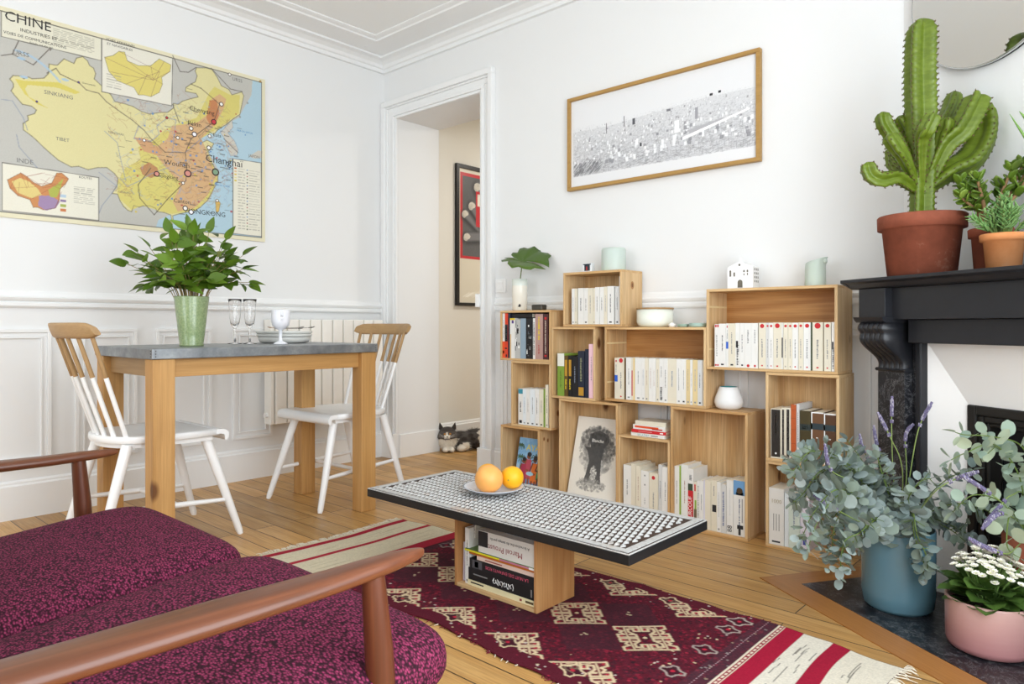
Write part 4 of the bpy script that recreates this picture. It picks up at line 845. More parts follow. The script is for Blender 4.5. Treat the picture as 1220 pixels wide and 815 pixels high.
CNAME = {'white': 'white', 'cream': 'cream', 'greywhite': 'greyish white', 'tan': 'tan', 'paleblue': 'pale blue', 'palegreen': 'pale green', 'palegreen2': 'pale', 'palelavender': 'pale lavender', 'redorange': 'red', 'navy': 'navy', 'grey': 'grey', 'bluegrey': 'blue-grey',
 'black': 'black', 'pink': 'dusty pink', 'maroon': 'dark maroon', 'green': 'green', 'brown': 'brown', 'pinklight': 'light pink', 'darkgreen': 'dark green', 'orangebook': 'orange', 'olive': 'olive', 'brownbook': 'brown', 'brownbook2': 'dark brown'}
PLACE = {'c1': 'in crate atop left stack', 'c2': 'in topmost small crate', 'c3': "in left stack's middle crate", 'c4': 'in upright crate of coloured books', 'c5': 'in wide middle crate', 'c9': 'in wide top right crate',
 'c10': 'in crate of brown books', 'c11': 'in bottom right crate', 'c8': 'in tall crate under teal-lined vase', 'c7': 'in low crate beside tree print'}
FLOORZ = {'c1': .672, 'c2': .845, 'c3': .338, 'c4': .500, 'c5': .508, 'c9': .672, 'c10': .330, 'c11': 0, 'c8': 0, 'c7': 0}
DEP = {'c1': .14, 'c2': .11, 'c3': .12, 'c4': .12, 'c5': .11, 'c9': .11, 'c10': .13, 'c11': .14, 'c8': .13, 'c7': .14}
INSET = {'c1': .004, 'c2': .008, 'c3': .006, 'c4': .008, 'c5': .008, 'c9': .006, 'c10': .008, 'c11': .004, 'c8': .012, 'c7': .006}
sd = 0
ZTOP = {'c1': .928, 'c2': 1.104, 'c3': .672, 'c4': .845, 'c5': .845, 'c9': 1.0, 'c10': .672, 'c11': .330, 'c8': .508, 'c7': .362}
for ck, lst in DATA['BOOKS'].items():
    z0 = FLOORZ[ck]+T+.0003; n = len(lst); placed = 0
    cx0, cx1 = {'c1': (1.209, 1.546), 'c2': (1.622, 1.954), 'c3': (1.285, 1.546), 'c4': (1.549, 1.808), 'c5': (1.861, 2.3605), 'c9': (2.362, 2.872), 'c10': (2.608, 2.878), 'c11': (2.608, 2.878), 'c8': (2.198, 2.536), 'c7': (1.934, 2.195)}[ck]
    cx0 += T+.0005; cx1 -= T+.0005
    prev = cx0
    for i, (xa, xb, zt, col, kind) in enumerate(lst):
        sd += 1
        if ck == 'c1' and i == 0: xb = 1.2385
        xa = max(xa, prev+.0002); xb = min(xb, cx1)
        if xb-xa < .004: continue
        prev = xb; placed += 1
        zt = min(zt, ZTOP[ck]-T-.0035)
        look = LOOK[kind]
        if kind == 'redband': look = 'paperback with red SURCOUF band'
        lab = '%s %s, %s from left %s' % (CNAME[col], look, ORD[placed], PLACE[ck])
        dep = DEP[ck]*(.9+.1*((sd*37) % 10)/10)
        if ck == 'c10' and i == 4: dep = .14
        book((xa, YF+INSET[ck]+.0006*((sd*13) % 5), z0), xb-xa, zt-z0, dep, col, kind, lab, 'books ' + PLACE[ck], seed=sd)
# dark book lying on top of the shorter ones in the left top crate
o = book((1.275, -.172, .8895), .020, .135, .12, 'black', '', 'black book lying flat across shorter books in crate atop left stack', 'books in crate atop left stack', seed=3)
o.rotation_euler = (0, pi/2, 0); o.location = (1.280, -.172, .9105)

# four books lying on the low crate
def flat_book(cx, y0, z, L, th, d, col, label, group, marks, rz=0):
    """book lying flat, spine towards -y"""
    mats = [plain(BC.get(col, col), .5)]
    m = MB(); c = .0012
    m.box(-L/2, L/2, 0, c, 0, th); m.box(-L/2, L/2, c, d, 0, c); m.box(-L/2, L/2, c, d, th-c, th)
    for mk in marks:
        if mk[0] == 'r':
            _, x0, x1, a, b, cc = mk; k = plain(DK.get(cc, cc), .6); mats.append(k)
            m.quad((x0*L, -.0005, a*th), (x1*L, -.0005, a*th), (x1*L, -.0005, b*th), (x0*L, -.0005, b*th), len(mats)-1)
        elif mk[0] == 'q':      # illegible handwritten script, drawn as a looping stroke
            _, xa, xb, cc = mk; mats.append(plain(DK.get(cc, cc), .6)); n_ = 46
            m.tube([((xa+(xb-xa)*i/n_)*L+.004*sin(i*1.3), -.0003, th*(.5+.22*sin(i*1.05)*(1.3 if i % 11 < 3 else .8))) for i in range(n_+1)], .0011, 4, len(mats)-1)
        else:
            _, s, x, zz, size, cc, flip = mk; k = plain(DK.get(cc, cc), .6); mats.append(k)
            if flip: m.text(s, (x*L, -.0009, (zz)*th), (-1, 0, 0), (0, 0, -1), size, len(mats)-1)
            else: m.text(s, (x*L, -.0009, zz*th), (1, 0, 0), (0, 0, 1), size, len(mats)-1)
    o = m.build('book', mats, None, (cx, y0, z), Euler((0, 0, rz))); tag(o, label, 'book', group)
    p = MB(); p.box(-L/2+.0015, L/2-.0015, c, d-.002, c, th-c); p.build('page_block', PAGES, o)
    return o
g = 'books stacked on the low crate'
zc = .3615
flat_book(2.078, -.172, zc, .172, .015, .115, 'white', 'white book with teal lettering, bottom of stack on low crate', g, [('t', 'DE LA PART', -.3, .2, .011, 'teal', 0), ('r', .1, .3, .3, .6, 'grey')], radians(-1)); zc += .0153
flat_book(2.083, -.174, zc, .170, .014, .12, '#c9252b', 'red book with pale lettering, second from bottom in stack on low crate', g, [('r', -.3, .1, .4, .55, '#e8a0a0'), ('r', .33, .42, .3, .65, 'white')], radians(1)); zc += .0143
flat_book(2.082, -.170, zc, .164, .020, .115, 'white', 'white book with orange-red stroke, second from top in stack on low crate', g, [('r', -.44, .3, .35, .8, 'orange'), ('r', .1, .42, .2, .5, 'red')], radians(-2)); zc += .0203
flat_book(2.087, -.166, zc, .150, .018, .11, 'cream', 'cream book on top of the stack on low crate', g, [], radians(2))

# coffee table books
g = 'books inside the coffee table base'
zf = .0085+.0115+.0003; y0 = -1.276
flat_book(2.222, y0, zf, .285, .017, .155, '#e6ddb4', 'pale yellow book at bottom of coffee table base stack', g, [('r', .28, .31, .3, .7, '#8c3030'), ('r', .36, .47, .3, .7, '#5a4a30'), ('r', -.45, -.25, .5, .75, 'black')]); zf += .0173
flat_book(2.222, y0+.002, zf, .282, .038, .15, 'black', 'thick black book with white script lettering in coffee table base', g, [('q', -.12, .18, 'white'), ('r', -.42, -.2, .5, .6, 'grey'), ('r', .43, .45, .2, .8, 'grey')]); zf += .0383
flat_book(2.226, y0+.001, zf, .275, .031, .15, '#202024', 'black book with pink title letters in coffee table base', g, [('t', 'LA NUIT DES ENFANTS ROIS', .40, .66, .0140, '#e0607a', 1), ('r', -.46, -.3, .1, .9, '#55555a'), ('r', -.42, -.36, .2, .8, 'white')]); zf += .0313
flat_book(2.240, y0+.002, zf, .242, .012, .15, '#e7cdc0', 'thin pale pink book in coffee table base', g, [('r', -.35, -.05, .35, .65, '#a05048')]); zf += .0123
flat_book(2.222, y0+.004, zf, .280, .009, .15, '#c8702a', 'thin orange book in coffee table base', g, []); zf += .0093
flat_book(2.216, y0-.004, zf, .292, .0065, .16, '#5f7c3c', 'thin green book with yellow and pink spine in coffee table base', g, [('r', -.5, .02, .1, .9, '#e8dc2e'), ('r', .02, .43, .1, .9, '#cc7f9c'), ('r', .43, .5, 0, 1, 'white')]); zf += .0068
flat_book(2.244, y0, zf, .232, .068, .145, 'white', 'very thick white book with dark red author name upside down, coffee table base', g,
  [('r', -.5, -.32, .28, .98, 'black'), ('t', 'Marcel Proust', .30, .48, .0250, '#8e2b33', 1), ('t', 'A la recherche du temps perdu', .42, .80, .0128, 'black', 1)]); zf += .0683
flat_book(2.285, y0+.03, zf, .14, .017, .11, '#e8e8ea', 'small white book on top of the stack inside coffee table base', g, [('r', -.4, .3, .4, .6, 'black')])
book((2.064, -1.272, .0203), .018, .178, .14, 'white', 't', 'tall white book standing at left inside coffee table base', g, seed=77)
book((2.0435, -1.262, .0208), .0055, .125, .14, '#d5d5e6', '', 'thin pale lavender booklet leaning at left of coffee table base', g, (0, radians(1.2), 0), seed=78)
book((2.0535, -1.240, .0203), .0065, .150, .13, '#9c3345', '', 'thin crimson book behind lavender booklet in coffee table base', g, seed=79)
book((2.0832, -1.250, .165), .0045, .072, .13, 'white', 'photo', 'white book with dark photo rising behind the stack in coffee table base', g, seed=80)

# ============================================================= things standing on the crates
def two_tone(name, lo, hi, z):
    n = NT(name); sp = n.node('ShaderNodeSeparateXYZ'); n.link(n.coords(), sp.inputs[0])
    return n.set(n.mix(n.math('GREATER_THAN', sp.outputs[2], z), lin(lo), lin(hi)), .2, 0, .5)
GLZ = plain('#efeee6', .15, 0, .5, .02)
# white vase + monstera leaf
v = MB(); v.lathe([(.034, 0), (.0395, .004), (.040, .13), (.0405, .165), (.036, .165), (.036, .13), (.03, .01)], 32, 0)
vz = v.build('cylinder_vase', two_tone('cream_glaze', '#ece8dc', '#dfe5dc', .13), None, (1.268, -.10, .9278))
tag(vz, 'cream ceramic cylinder vase holding a single monstera leaf', 'vase')
m = MB(); m.box(.022, .036, -.0395, -.0385, .02, .024)
m.ball((.026, -.0305, .026), (.008, .004, .008), 0, 8, 6); m.build('painted_mark', plain('#1f1f22'), vz)
lf = thing('monstera_leaf', 'single large green monstera leaf standing in cream vase', 'leaf', (1.268, -.10, .9278))
m = MB(); m.tube([(0, 0, .02), (.0, 0, .12), (.005, 0, .17), (.012, 0, .215), (.022, -.005, .255)], [.0032, .0032, .003, .0028, .0025], 8); m.build('stalk', STEM, lf)
m = MB(); base = Vector((.022, -.005, .255))
def lobes(side):
    vs = []; N = 14
    for i in range(N+1):
        f = i/N
        # outline radius as function of angle, with notches
        ang = side*(radians(6)+f*radians(172))
        rr = .155*(.35+.75*sin(pi*(1-f)*.5+.25))*(1-.30*(abs(sin(f*pi*4.5))**8)); rr = max(rr, .05)
        vs.append((ang, rr))
    return vs
for side in (-1, 1):
    pts = lobes(side); K = 5; vsx = []; fs = []
    for i, (a, rr) in enumerate(pts):
        for k in range(K+1):
            q = k/K; x = rr*q*cos(a)*1.02; y = rr*q*sin(a)*.72
            z = .5*y + .022*abs(y)/.08 - 1.2*x*abs(x)*.9 - .25*max(0, abs(y)-.06) + (.02 if x < 0 else 0)*q - .10*max(0, x)*q
            vsx.append(tuple(base + Vector((x+.0, y, z+.0))))
    for i in range(len(pts)-1):
        for k in range(K):
            a = i*(K+1)+k; fs.append((a, a+1, a+K+2, a+K+1))
    m.add(vsx, fs, 0, True)
m.build('leaf_blade', LEAF, lf, solid=.0006)
# small dark metal box
m = MB(); m.box(-.036, .036, -.02, .02, 0, .03); bxm = m.build('trinket_box', plain('#55524c', .35, .7, .5, .2), None, (1.40, -.10, .9278), bevel=.006); tag(bxm, 'small dark metal box beside cream cylinder vase', 'box')
m = MB(); m.box(-.0365, .0365, -.0205, .0205, .021, .0225); m.build('lid_seam', plain('#2d2b28'), bxm)
# photo cube
m = MB(); m.box(-.028, .028, -.012, .012, 0, .044); pc = m.build('photo_block', plain('#dfe3e6', .1, 0, .5), None, (1.718, -.115, 1.1036), bevel=.003); tag(pc, 'tiny clear block with dark and red picture on the topmost small crate', 'ornament')
m = MB(); m.box(-.014, .018, -.0128, -.0122, .008, .040); m.box(-.022, .024, -.0128, -.0122, .036, .041); m.build('picture', plain('#26303c'), pc)
m = MB(); m.box(-.004, .004, -.0134, -.0129, .010, .028); m.build('red_figure', plain('#a5302e'), pc)
# candles
def mk_wax(c): 
    n = NT('wax'+c[1:]); l = lin(c)
    return n.set(n.mix(n.noise(n.coords(), 12, 3), tuple(x*.94 for x in l), l), .45, 0, .4, Subsurface_Weight=.25, Subsurface_Radius=(.02, .03, .02))
m = MB(); m.lathe([(.001, 0), (.056, 0), (.057, .004), (.057, .098), (.053, .107), (.040, .109), (.034, .103), (.002, .101)], 36, 0, cap=True)
cd = m.build('pillar_candle', mk_wax('#c6d3cb'), None, (1.852, -.10, 1.1036)); tag(cd, 'wide pale green pillar candle on the topmost small crate', 'candle')
m = MB(); N = 30; rs = []
for z, k in ((0, 1), (.004, 1.02), (.075, 1.0)): rs.append([(.037*k*cos(2*pi*j/N), .037*k*sin(2*pi*j/N), z) for j in range(N)])
rs.append([(.038*cos(2*pi*j/N)+.002, .038*sin(2*pi*j/N), .090+.014*cos(2*pi*j/N)) for j in range(N)])
rs.append([(.036*cos(2*pi*j/N)+(.009 if cos(2*pi*j/N) > 0 else 0), .034*sin(2*pi*j/N), .097+.012*cos(2*pi*j/N)) for j in range(N)])
rs.append([(.022*cos(2*pi*j/N)+.006, .022*sin(2*pi*j/N), .098+.010*cos(2*pi*j/N)) for j in range(N)])
rs.append([(.003*cos(2*pi*j/N)+.006, .003*sin(2*pi*j/N), .094) for j in range(N)])
m.rings(rs, 0, True, True); cd = m.build('pillar_candle', mk_wax('#c3d0c5'), None, (2.765, -.10, 1.0)); cd.location.z = .9996
tag(cd, 'mint green candle with slumped rim on the wide top right crate', 'candle')
m = MB(); m.ball((.034, -.004, .094), (.012, .014, .012), 0, 10, 8); m.build('melted_lip', mk_wax('#c3d0c6'), cd)
# ceramic house
hs = thing('ceramic_house', 'small white ceramic house with cut out windows on wide top right crate', 'ornament', (2.478, -.095, .9996), radians(4))
HWm = plain('#e8e8e8', .3, 0, .45, .01)
W2, D2, Hh, Hr = .052, .035, .088, .108
m = MB(); m.prism([(-W2, 0), (W2, 0), (W2, Hh), (.005, Hr), (-.005, Hr), (-W2, Hh)], -D2, D2, 'Y'); m.build('house_body', HWm, hs, bevel=.002)
m = MB(); m.box(-.008, .0, -.02, -.008, Hr-.008, Hr+.016); m.build('chimney', HWm, hs, bevel=.001)
DKW = plain('#6b665c', .8); m = MB()
def win(x, z, w, h): 
    n = 10; vs = [(x-w, -D2-.0006, z), (x+w, -D2-.0006, z)]+[(x+w*cos(pi*i/n), -D2-.0006, z+h+w*sin(pi*i/n)) for i in range(n+1)]
    m.add(vs, [tuple(range(len(vs)))], 0)
win(-.040, .05, .0035, .022); win(-.024, .05, .0032, .014); win(.016, .066, .0032, .006); win(.030, .066, .0032, .006); win(.016, .053, .0022, .006); win(.030, .053, .0022, .008); win(0, .004, .010, .022)
m.ball((-.003, -D2+.001, .096), (.005, .003, .005), 0, 10, 6)
for k in range(4):
    for yy in (-.02, 0, .018): m.quad((W2+.0006, yy, .025+k*.016), (W2+.0006, yy+.009, .025+k*.016), (W2+.0006, yy+.009, .034+k*.016), (W2+.0006, yy, .034+k*.016))
m.build('window_opening', DKW, hs)
# white bowl with wooden rim
bw = thing('lidded_bowl', 'white speckled ceramic bowl with thin wooden lid on wide middle crate', 'bowl', (2.07, -.098, .8440))
m = MB(); m.lathe([(.002, 0), (.062, 0), (.075, .008), (.080, .022), (.0805, .078), (.076, .078)], 40, 0, cap=True); m.build('bowl_body', plain('#e7ebdf', .16, 0, .5, .05, 160), bw)
m = MB(); m.lathe([(.002, .078), (.083, .078), (.0835, .0855), (.002, .0855)], 40, 0, cap=True); m.build('wooden_lid', OAKC, bw)
for i, (x, r_, h_, lab) in enumerate(((2.232, .024, .013, 'small green dish nearest the white bowl on wide middle crate'), (2.300, .036, .017, 'larger green dish beside the wide top right crate'))):
    m = MB(); m.lathe([(.002, 0), (r_*.9, 0), (r_, .004), (r_, h_), (r_*.9, h_), (r_*.8, .004), (.002, .003)], 28, 0, cap=True)
    o = m.build('small_dish', plain(('#8fa596', '#9fb7ac')[i], .4), None, (x, -.14, .8440)); tag(o, lab, 'dish', 'small green dishes')
m = MB(); m.lathe([(.002, 0), (.012, 0), (.016, .012), (.002, .02)], 14, 0, cap=True); o = m.build('shell', plain('#eeece6'), None, (2.185, -.15, .8440)); tag(o, 'tiny white shell-like trinket between white bowl and green dishes', 'ornament')
# white vase with teal inside
v = MB(); v.lathe([(.002, 0), (.036, 0), (.052, .010), (.0575, .028), (.054, .048), (.042, .078), (.0365, .092), (.0345, .092)], 40, 0); v.lathe([(.0345, .092), (.040, .075), (.050, .045), (.05, .02), (.002, .01)], 40, 1)
o = v.build('rounded_vase', [plain('#e6e6e5', .5, 0, .4, .01), plain('#3f9b9f', .3)], None, (2.425, -.115, .5070)); tag(o, 'white rounded vase with teal inside on the tall floor crate', 'vase')
# ============================================================= school map on the left wall
MP = DATA['MAP']
mapt = thing('school_map', 'large yellow and blue vintage school map of China hung on left wall', 'map', (0, -1.50, 1.78))
cy0, cy1, cz0, cz1 = -2.112, -.842, 1.322, 2.238
m = MB(); m.box(.002, .0075, cy0+1.50, cy1+1.50, cz0-1.78, cz1-1.78); m.build('backing_board', plain('#e6dfc2', .6), mapt, bevel=.001)
cv = Canvas(cy0+.003, cy1-.003, cz0+.003, cz1-.003, .0026, '#e8e2c4')
bx = (cy0+.022, cy1-.022, cz0+.022, cz1-.022)
cv.rect(*bx, '#c3c2bb')
cv.poly([(max(min(y, bx[1]), bx[0]), max(min(z, bx[3]), bx[2])) for y, z in MP['sea']], '#b3cfdd')
cv.poly(MP['korea'], '#cfcbc0'); cv.line(MP['korea'], .003, '#7f8fa8', .6, True); cv.poly(MP['japan'], '#cfcbc0')
ch = MP['china']
cv.line(ch, .006, '#6d6a55', .5, True); cv.poly(ch, '#e0d8a2')
cv.poly(MP['yellow2'], '#dacd6c'); cv.poly(MP['yellow'], '#dacf7a'); cv.poly(MP['orange'], '#d6b083'); cv.poly(MP['orange2'], '#d3a57a')
cv.poly(MP['red1'], '#b97a5c', .8); cv.poly(MP['red2'], '#c47a4e', .8); cv.poly(MP['hainan'], '#e6c864'); cv.poly(MP['taiwan'], '#ddb765')
cv.line(ch, .0028, '#8a8363', .9, True); cv.line(MP['taiwan'], .0025, '#8a8363', .9, True); cv.line(MP['hainan'], .0025, '#8a8363', .9, True)
rg = random.Random(2)
for _ in range(420):      # provincial borders, rivers and small symbols
    i = rg.randrange(len(ch)); y = rg.uniform(-1.62, -1.02); z = rg.uniform(1.48, 2.02)
    c = rg.choice(['#9a8f6a', '#b07a5a', '#8fa6c4', '#a8785c']); q = [(y, z)]
    for k in range(3): q.append((q[-1][0]+rg.uniform(-.03, .03), q[-1][1]+rg.uniform(-.025, .025)))
    cv.line(q, .0026, c, .38)
for l in MP['rivers']: cv.line(l, .0034, '#8c97ac', .75)
for l in MP['rails']: cv.line(l, .0042, '#5b4f48', .8)
for i, (cc, nn) in enumerate((('#6a92c4', 60), ('#b94a52', 18), ('#9a9a97', 16), ('#d8c23a', 12), ('#4d4a48', 110))):
    for _ in range(nn):
        y = rg.gauss(-1.2, .17); z = rg.gauss(1.72, .15)
        if y > cy1-.18 and z < 1.9: continue
        if cc == '#4d4a48': cv.rect(y, y+.028, z, z+.004, cc, .7)
        else: cv.disc(y, z, rg.uniform(.003, .0065), cc, .9)
for y, z in ((-2.0, 2.03), (-1.99, 1.95), (-1.83, 1.98)): cv.disc(y, z, .016, '#a9c6dc', .9, .006)
for k in range(14): cv.line([(-2.02+.012*k, 2.060-.0012*k*k*.4+.0*k), (-2.02+.012*(k+1), 2.060-.0012*(k+1)**2*.4)], .009, '#a9c6dc', .7)
for key, c in (('title', '#e6e3d0'), ('inset_air', '#e9e6d8'), ('inset_roads', '#ebe8d8'), ('legend', '#e9e6d6')):
    P = [(max(min(y, bx[1]), bx[0]), max(min(z, bx[3]), bx[2])) for y, z in MP[key]]
    cv.poly(P, c); cv.line(P, .0035, '#4d4a44', .8, True)
cv.poly(MP['air_china'], '#e0d27a'); cv.line(MP['air_china'], .0025, '#8a8363', .8, True)
cv.poly(MP['rd_china'], '#cf8f5a'); cv.poly(MP['rd_yellow'], '#e3cf86'); cv.poly(MP['rd_purple'], '#a48bb0'); cv.poly(MP['rd_green'], '#b3b956'); cv.line(MP['rd_china'], .0025, '#8a6a4a', .8, True)
ac = MP['air_china']; hub = [(sum(p[0] for p in ac)/len(ac)+dy, sum(p[1] for p in ac)/len(ac)+dz) for dy, dz in ((.06, -.02), (.09, .03), (.03, .0))]
for p in ac[::2]: cv.line([rg.choice(hub), p], .0022, '#8a5a5e', .6)
rc = MP['rd_china']
for _ in range(22): a, b = rg.choice(rc), rg.choice(rc); cv.line([a, ((a[0]+b[0])/2, (a[1]+b[1])/2+.008)], .0022, '#a35a3e', .5)
def lines_block(y0, y1, z0, z1, n, col='#9b988c'):
    for k in range(n):
        z = z1-(z1-z0)*k/max(1, n-1); y = y0
        while y < y1-.01:
            d = rg.uniform(.012, .05); cv.rect(y, min(y+d, y1), z, z+.0034, col, .65); y += d+.006
lz = [p for p in MP['legend']]
ly0, lz0 = lz[3][0], lz[3][1]; ly1, lz1 = lz[1][0], lz[0][1]
lines_block(ly0+.028, ly0+.07, lz0+.03, lz1-.05, 22); lines_block(ly0+.092, ly1-.008, lz0+.03, lz1-.05, 24)
for k in range(20):
    z = lz1-.05-k*(lz1-lz0-.08)/19
    if k < 5: cv.rect(ly0+.008, ly0+.022, z-.002, z+.005, ['#c06a3a', '#dba862', '#dfc45c', '#e6dc92', '#d8c23a'][k])
    cv.disc(ly0+.082, z, .004, ['#6a92c4', '#3a3835', '#a3343c', '#4d7a3c', '#3a3835'][k % 5], .85)
iz = MP['inset_roads']; lines_block(iz[1][0]-.105, iz[1][0]-.015, iz[2][1]+.07, iz[1][1]-.06, 9)
for k, c in enumerate(('#b9cfe0', '#9079a4', '#a9b45a', '#cf7f4c')): cv.rect(iz[1][0]-.16, iz[1][0]-.135, iz[2][1]+.09-k*.022, iz[2][1]+.102-k*.022, c)
tz = MP['title']; lines_block(tz[1][0]-.20, tz[1][0]-.03, tz[2][1]+.025, tz[1][1]-.03, 9, '#8c897c')
ia = MP['inset_air']; lines_block(ia[0][0]+.02, ia[0][0]+.085, ia[3][1]+.03, ia[3][1]+.09, 6)
cv.line([(bx[0], bx[2]), (bx[1], bx[2]), (bx[1], bx[3]), (bx[0], bx[3])], .004, '#55514a', .85, True)
cv.speckle(.05); cv.C *= .90
PRINT = print_mat('printed_map_paper', .55)
mpo = cv.build('printed_sheet', lambda X, Y: (np.full_like(X, .0084), X+1.50, Y-1.78), PRINT, mapt)
mats = [plain('#2d2b2b', .6), plain('#6f6e6c', .6), plain('#4d86b8', .6)]
for s_, y, z, h in MP['texts']:
    if y < -1.8: z -= {'CHI': .020, 'IND': .018, 'VOI': .013, 'Ech': .011}.get(s_[:3], 0); y += .012 if s_[:3] in ('CHI', 'IND', 'VOI', 'Ech') else 0
    k = 1 if s_ in ('URSS', 'INDE', 'TIBET', 'SINKIANG', 'JAPON', 'TSINGHAI', 'YUNNAN') else (2 if s_.startswith('MER') else 0)
    m = MB(); m.text(s_, (.0090, y+1.50, z-1.78), (0, 1, 0), (0, 0, 1), h*(.95 if s_[:3] in ('CHI', 'IND', 'VOI', 'Ech', 'ET ') else .95), 0, align='C'); m.build('map_lettering', mats[k], mapt)
cm = {'w': 0, 'r': 1, 'b': 2, 'g': 3, 'p': 4, 'd': 5, 'n': 6}
cmats = [plain(c) for c in ('#eceae4', '#c33c46', '#eeeef4', '#7f9c80', '#d08c80', '#b03a3a', '#5a4a8c', '#3a2426')]
for y, z, r, k in MP['cities']:
    y += 1.5; z -= 1.78; r *= .85
    m = MB()
    for rr, mm, dx in ((r*1.35, 7, .0089), (r*.9, cm[k], .0092)):
        m.add([(dx, y+rr*cos(2*pi*i/16), z+rr*sin(2*pi*i/16)) for i in range(16)], [tuple(range(16))], mm)
    m.build('city_marker', cmats, mapt)
m = MB()
for y in (-2.06, -1.0): m.lathe([(.009, 0), (.009, .001)], 12, 0)
m = MB(); m.tube([(.0075, cy1-.03+1.5, cz1-.018-1.78), (.0105, cy1-.03+1.5, cz1-.018-1.78)], .007, 14); m.build('eyelet', plain('#b79b6a', .3, .8), mapt)

# ============================================================= framed city drawing
fr = thing('framed_print', 'wide oak framed black and white city panorama drawing on shelf wall', 'picture', (2.021, -.002, 1.763))
W2, H2, fw = .498, .2335, .017
for a in ((-W2, W2, H2-fw, H2), (-W2, W2, -H2, -H2+fw), (-W2, -W2+fw, -H2+fw, H2-fw), (W2-fw, W2, -H2+fw, H2-fw)):
    m = MB(); m.box(a[0], a[1], -.026, 0, a[2], a[3]); m.build('frame_bar', FRAMEW, fr, bevel=.0015)
cv = Canvas(-W2+fw, W2-fw, -H2+fw, H2-fw, .0021, '#e2e3e5')
x0, x1 = cv.x0+.012, cv.x1-.004; rg = random.Random(8)
def hz(x): return .085+.006*sin(x*9)+.010*(x/.5)
cv.poly([(x0, -.165), (x1, -.165), (x1, hz(x1)-.01), (x1*.5, hz(x1*.5)-.012), (0, hz(0)-.015), (x0*.5, hz(x0*.5)-.02), (x0, hz(x0)-.02)], '#c6c7ca', .5)
for _ in range(9000):
    x = rg.uniform(x0, x1); t = rg.random()**.8; z = hz(x)-t*(hz(x)+.165); s_ = .0035+.017*t
    g = rg.choice(['#5c5c60', '#8c8c92', '#a8a8ad', '#75757a', '#c2c2c6']); a = rg.uniform(.25, .8)*(.45+.55*min(1, t*1.6))
    a *= .62; ang = rg.choice((.12, .16, -.45, .6, 1.57, 1.57)) + rg.uniform(-.1, .1)
    cv.line([(x, z), (x+s_*cos(ang), z+s_*.8*sin(ang))], .0019, g, a)
for _ in range(380):
    x = rg.uniform(x0, x1-.02); t = rg.random(); z = hz(x)-.01-t*.20; s_ = .004+.012*t
    cv.rect(x, x+s_, z, z+s_*rg.uniform(.6, 1.6), rg.choice(['#f1f2f4', '#f1f2f4', '#c9c9cd', '#8a8a8f']), .8); cv.line([(x, z), (x, z+s_)], .0016, '#66666b', .5)
for x, z, w, h, c in ((.10, -.045, .022, .055, '#f2f2f4'), (-.10, -.065, .010, .03, '#f2f2f4'), (-.08, -.075, .010, .018, '#3a3a3e'), (.20, .0, .015, .05, '#9c9ca2'), (-.27, .02, .004, .05, '#6a6a6e'), (-.17, .035, .006, .05, '#55555a'), (-.12, .035, .014, .03, '#55555a'), (.06, .06, .02, .01, '#77777c'), (.27, .085, .014, .01, '#2c2c30'), (.31, .09, .012, .01, '#2c2c30')):
    cv.rect(x, x+w, z, z+h, c)
cv.poly([(.16, -.045), (.33, -.02), (.33, -.035), (.18, -.062)], '#b0b0b5'); cv.poly([(.14, -.07), (.45, .0), (.45, -.008), (.14, -.085)], '#f4f4f6')
for _ in range(150):
    x = rg.uniform(x0, x0+.16); z = rg.uniform(-.165, -.11); cv.line([(x, z), (x+.02, z+.018)], .002, '#6c6c70', .7)
cv.rect(cv.x0, cv.x1, cv.y0, -.168, '#e2e3e5'); cv.rect(cv.x0, cv.x0+.010, cv.y0, cv.y1, '#e2e3e5')
cv.build('drawing_sheet', lambda X, Y: (X, np.full_like(X, -.012), Y), print_mat('ink_drawing_paper', .5), fr)
m = MB(); m.box(-W2+fw, W2-fw, -.011, -.004, -H2+fw, H2-fw); m.build('backing', plain('#d8d4c8'), fr)

# ============================================================= hall poster
hp = thing('hall_poster', 'black framed red, grey and cream poster on the hall wall', 'poster', (.0505, .93, 1.495))
for a in ((-.345, .345, .485, .512), (-.345, .345, -.502, -.48), (-.345, -.318, -.48, .485), (.318, .345, -.48, .485)):
    m = MB(); m.box(0, .022, a[0], a[1], a[2], a[3]); m.build('frame_bar', plain('#1b1a1b', .4), hp, bevel=.001)
cv = Canvas(-.318, .318, -.48, .485, .004, '#ddd6c4')
cv.rect(-.30, .30, -.16, .46, '#c32a35'); cv.rect(-.275, .275, -.14, .435, '#5d5d5f')
def finger(x, z, L, r, ang):
    dx, dz = cos(ang), sin(ang)
    cv.line([(x, z), (x+L*dx, z+L*dz)], r*2, '#3b3b3e'); cv.line([(x+.01, z+.012), (x+L*dx, z+L*dz+.012)], r*1.3, '#77777a')
    cv.disc(x+.006, z+.016, r*.75, '#d9d4c8', .9, r*.5); cv.disc(x-.008, z+.004, r*.55, '#c9c4b8', .8)
finger(-.252, .150, .3, .040, radians(-32)); finger(-.235, -.015, .3, .042, radians(6)); finger(-.125, .36, .3, .05, radians(-60)); finger(-.185, .215, .3, .045, radians(-45))
cv.rect(-.140, .20, .08, .34, '#c32a35'); cv.rect(-.122, -.095, .23, .32, '#e6e2d4')
rg = random.Random(5)
for _ in range(260): x = rg.uniform(-.27, .26); z = rg.uniform(-.13, .42); cv.line([(x, z), (x+rg.uniform(-.02, .02), z+.02)], .004, '#6b6b6c', .25)
for _ in range(60): x = rg.uniform(-.28, .26); z = -.44+.10*rg.random()*(x+.35); cv.line([(x, z), (x+.06, z+.03)], .006, '#f2eee2', .5)
cv.build('poster_sheet', lambda X, Y: (np.full_like(X, .008), X, Y), print_mat('poster_paper', .3, .5), hp)

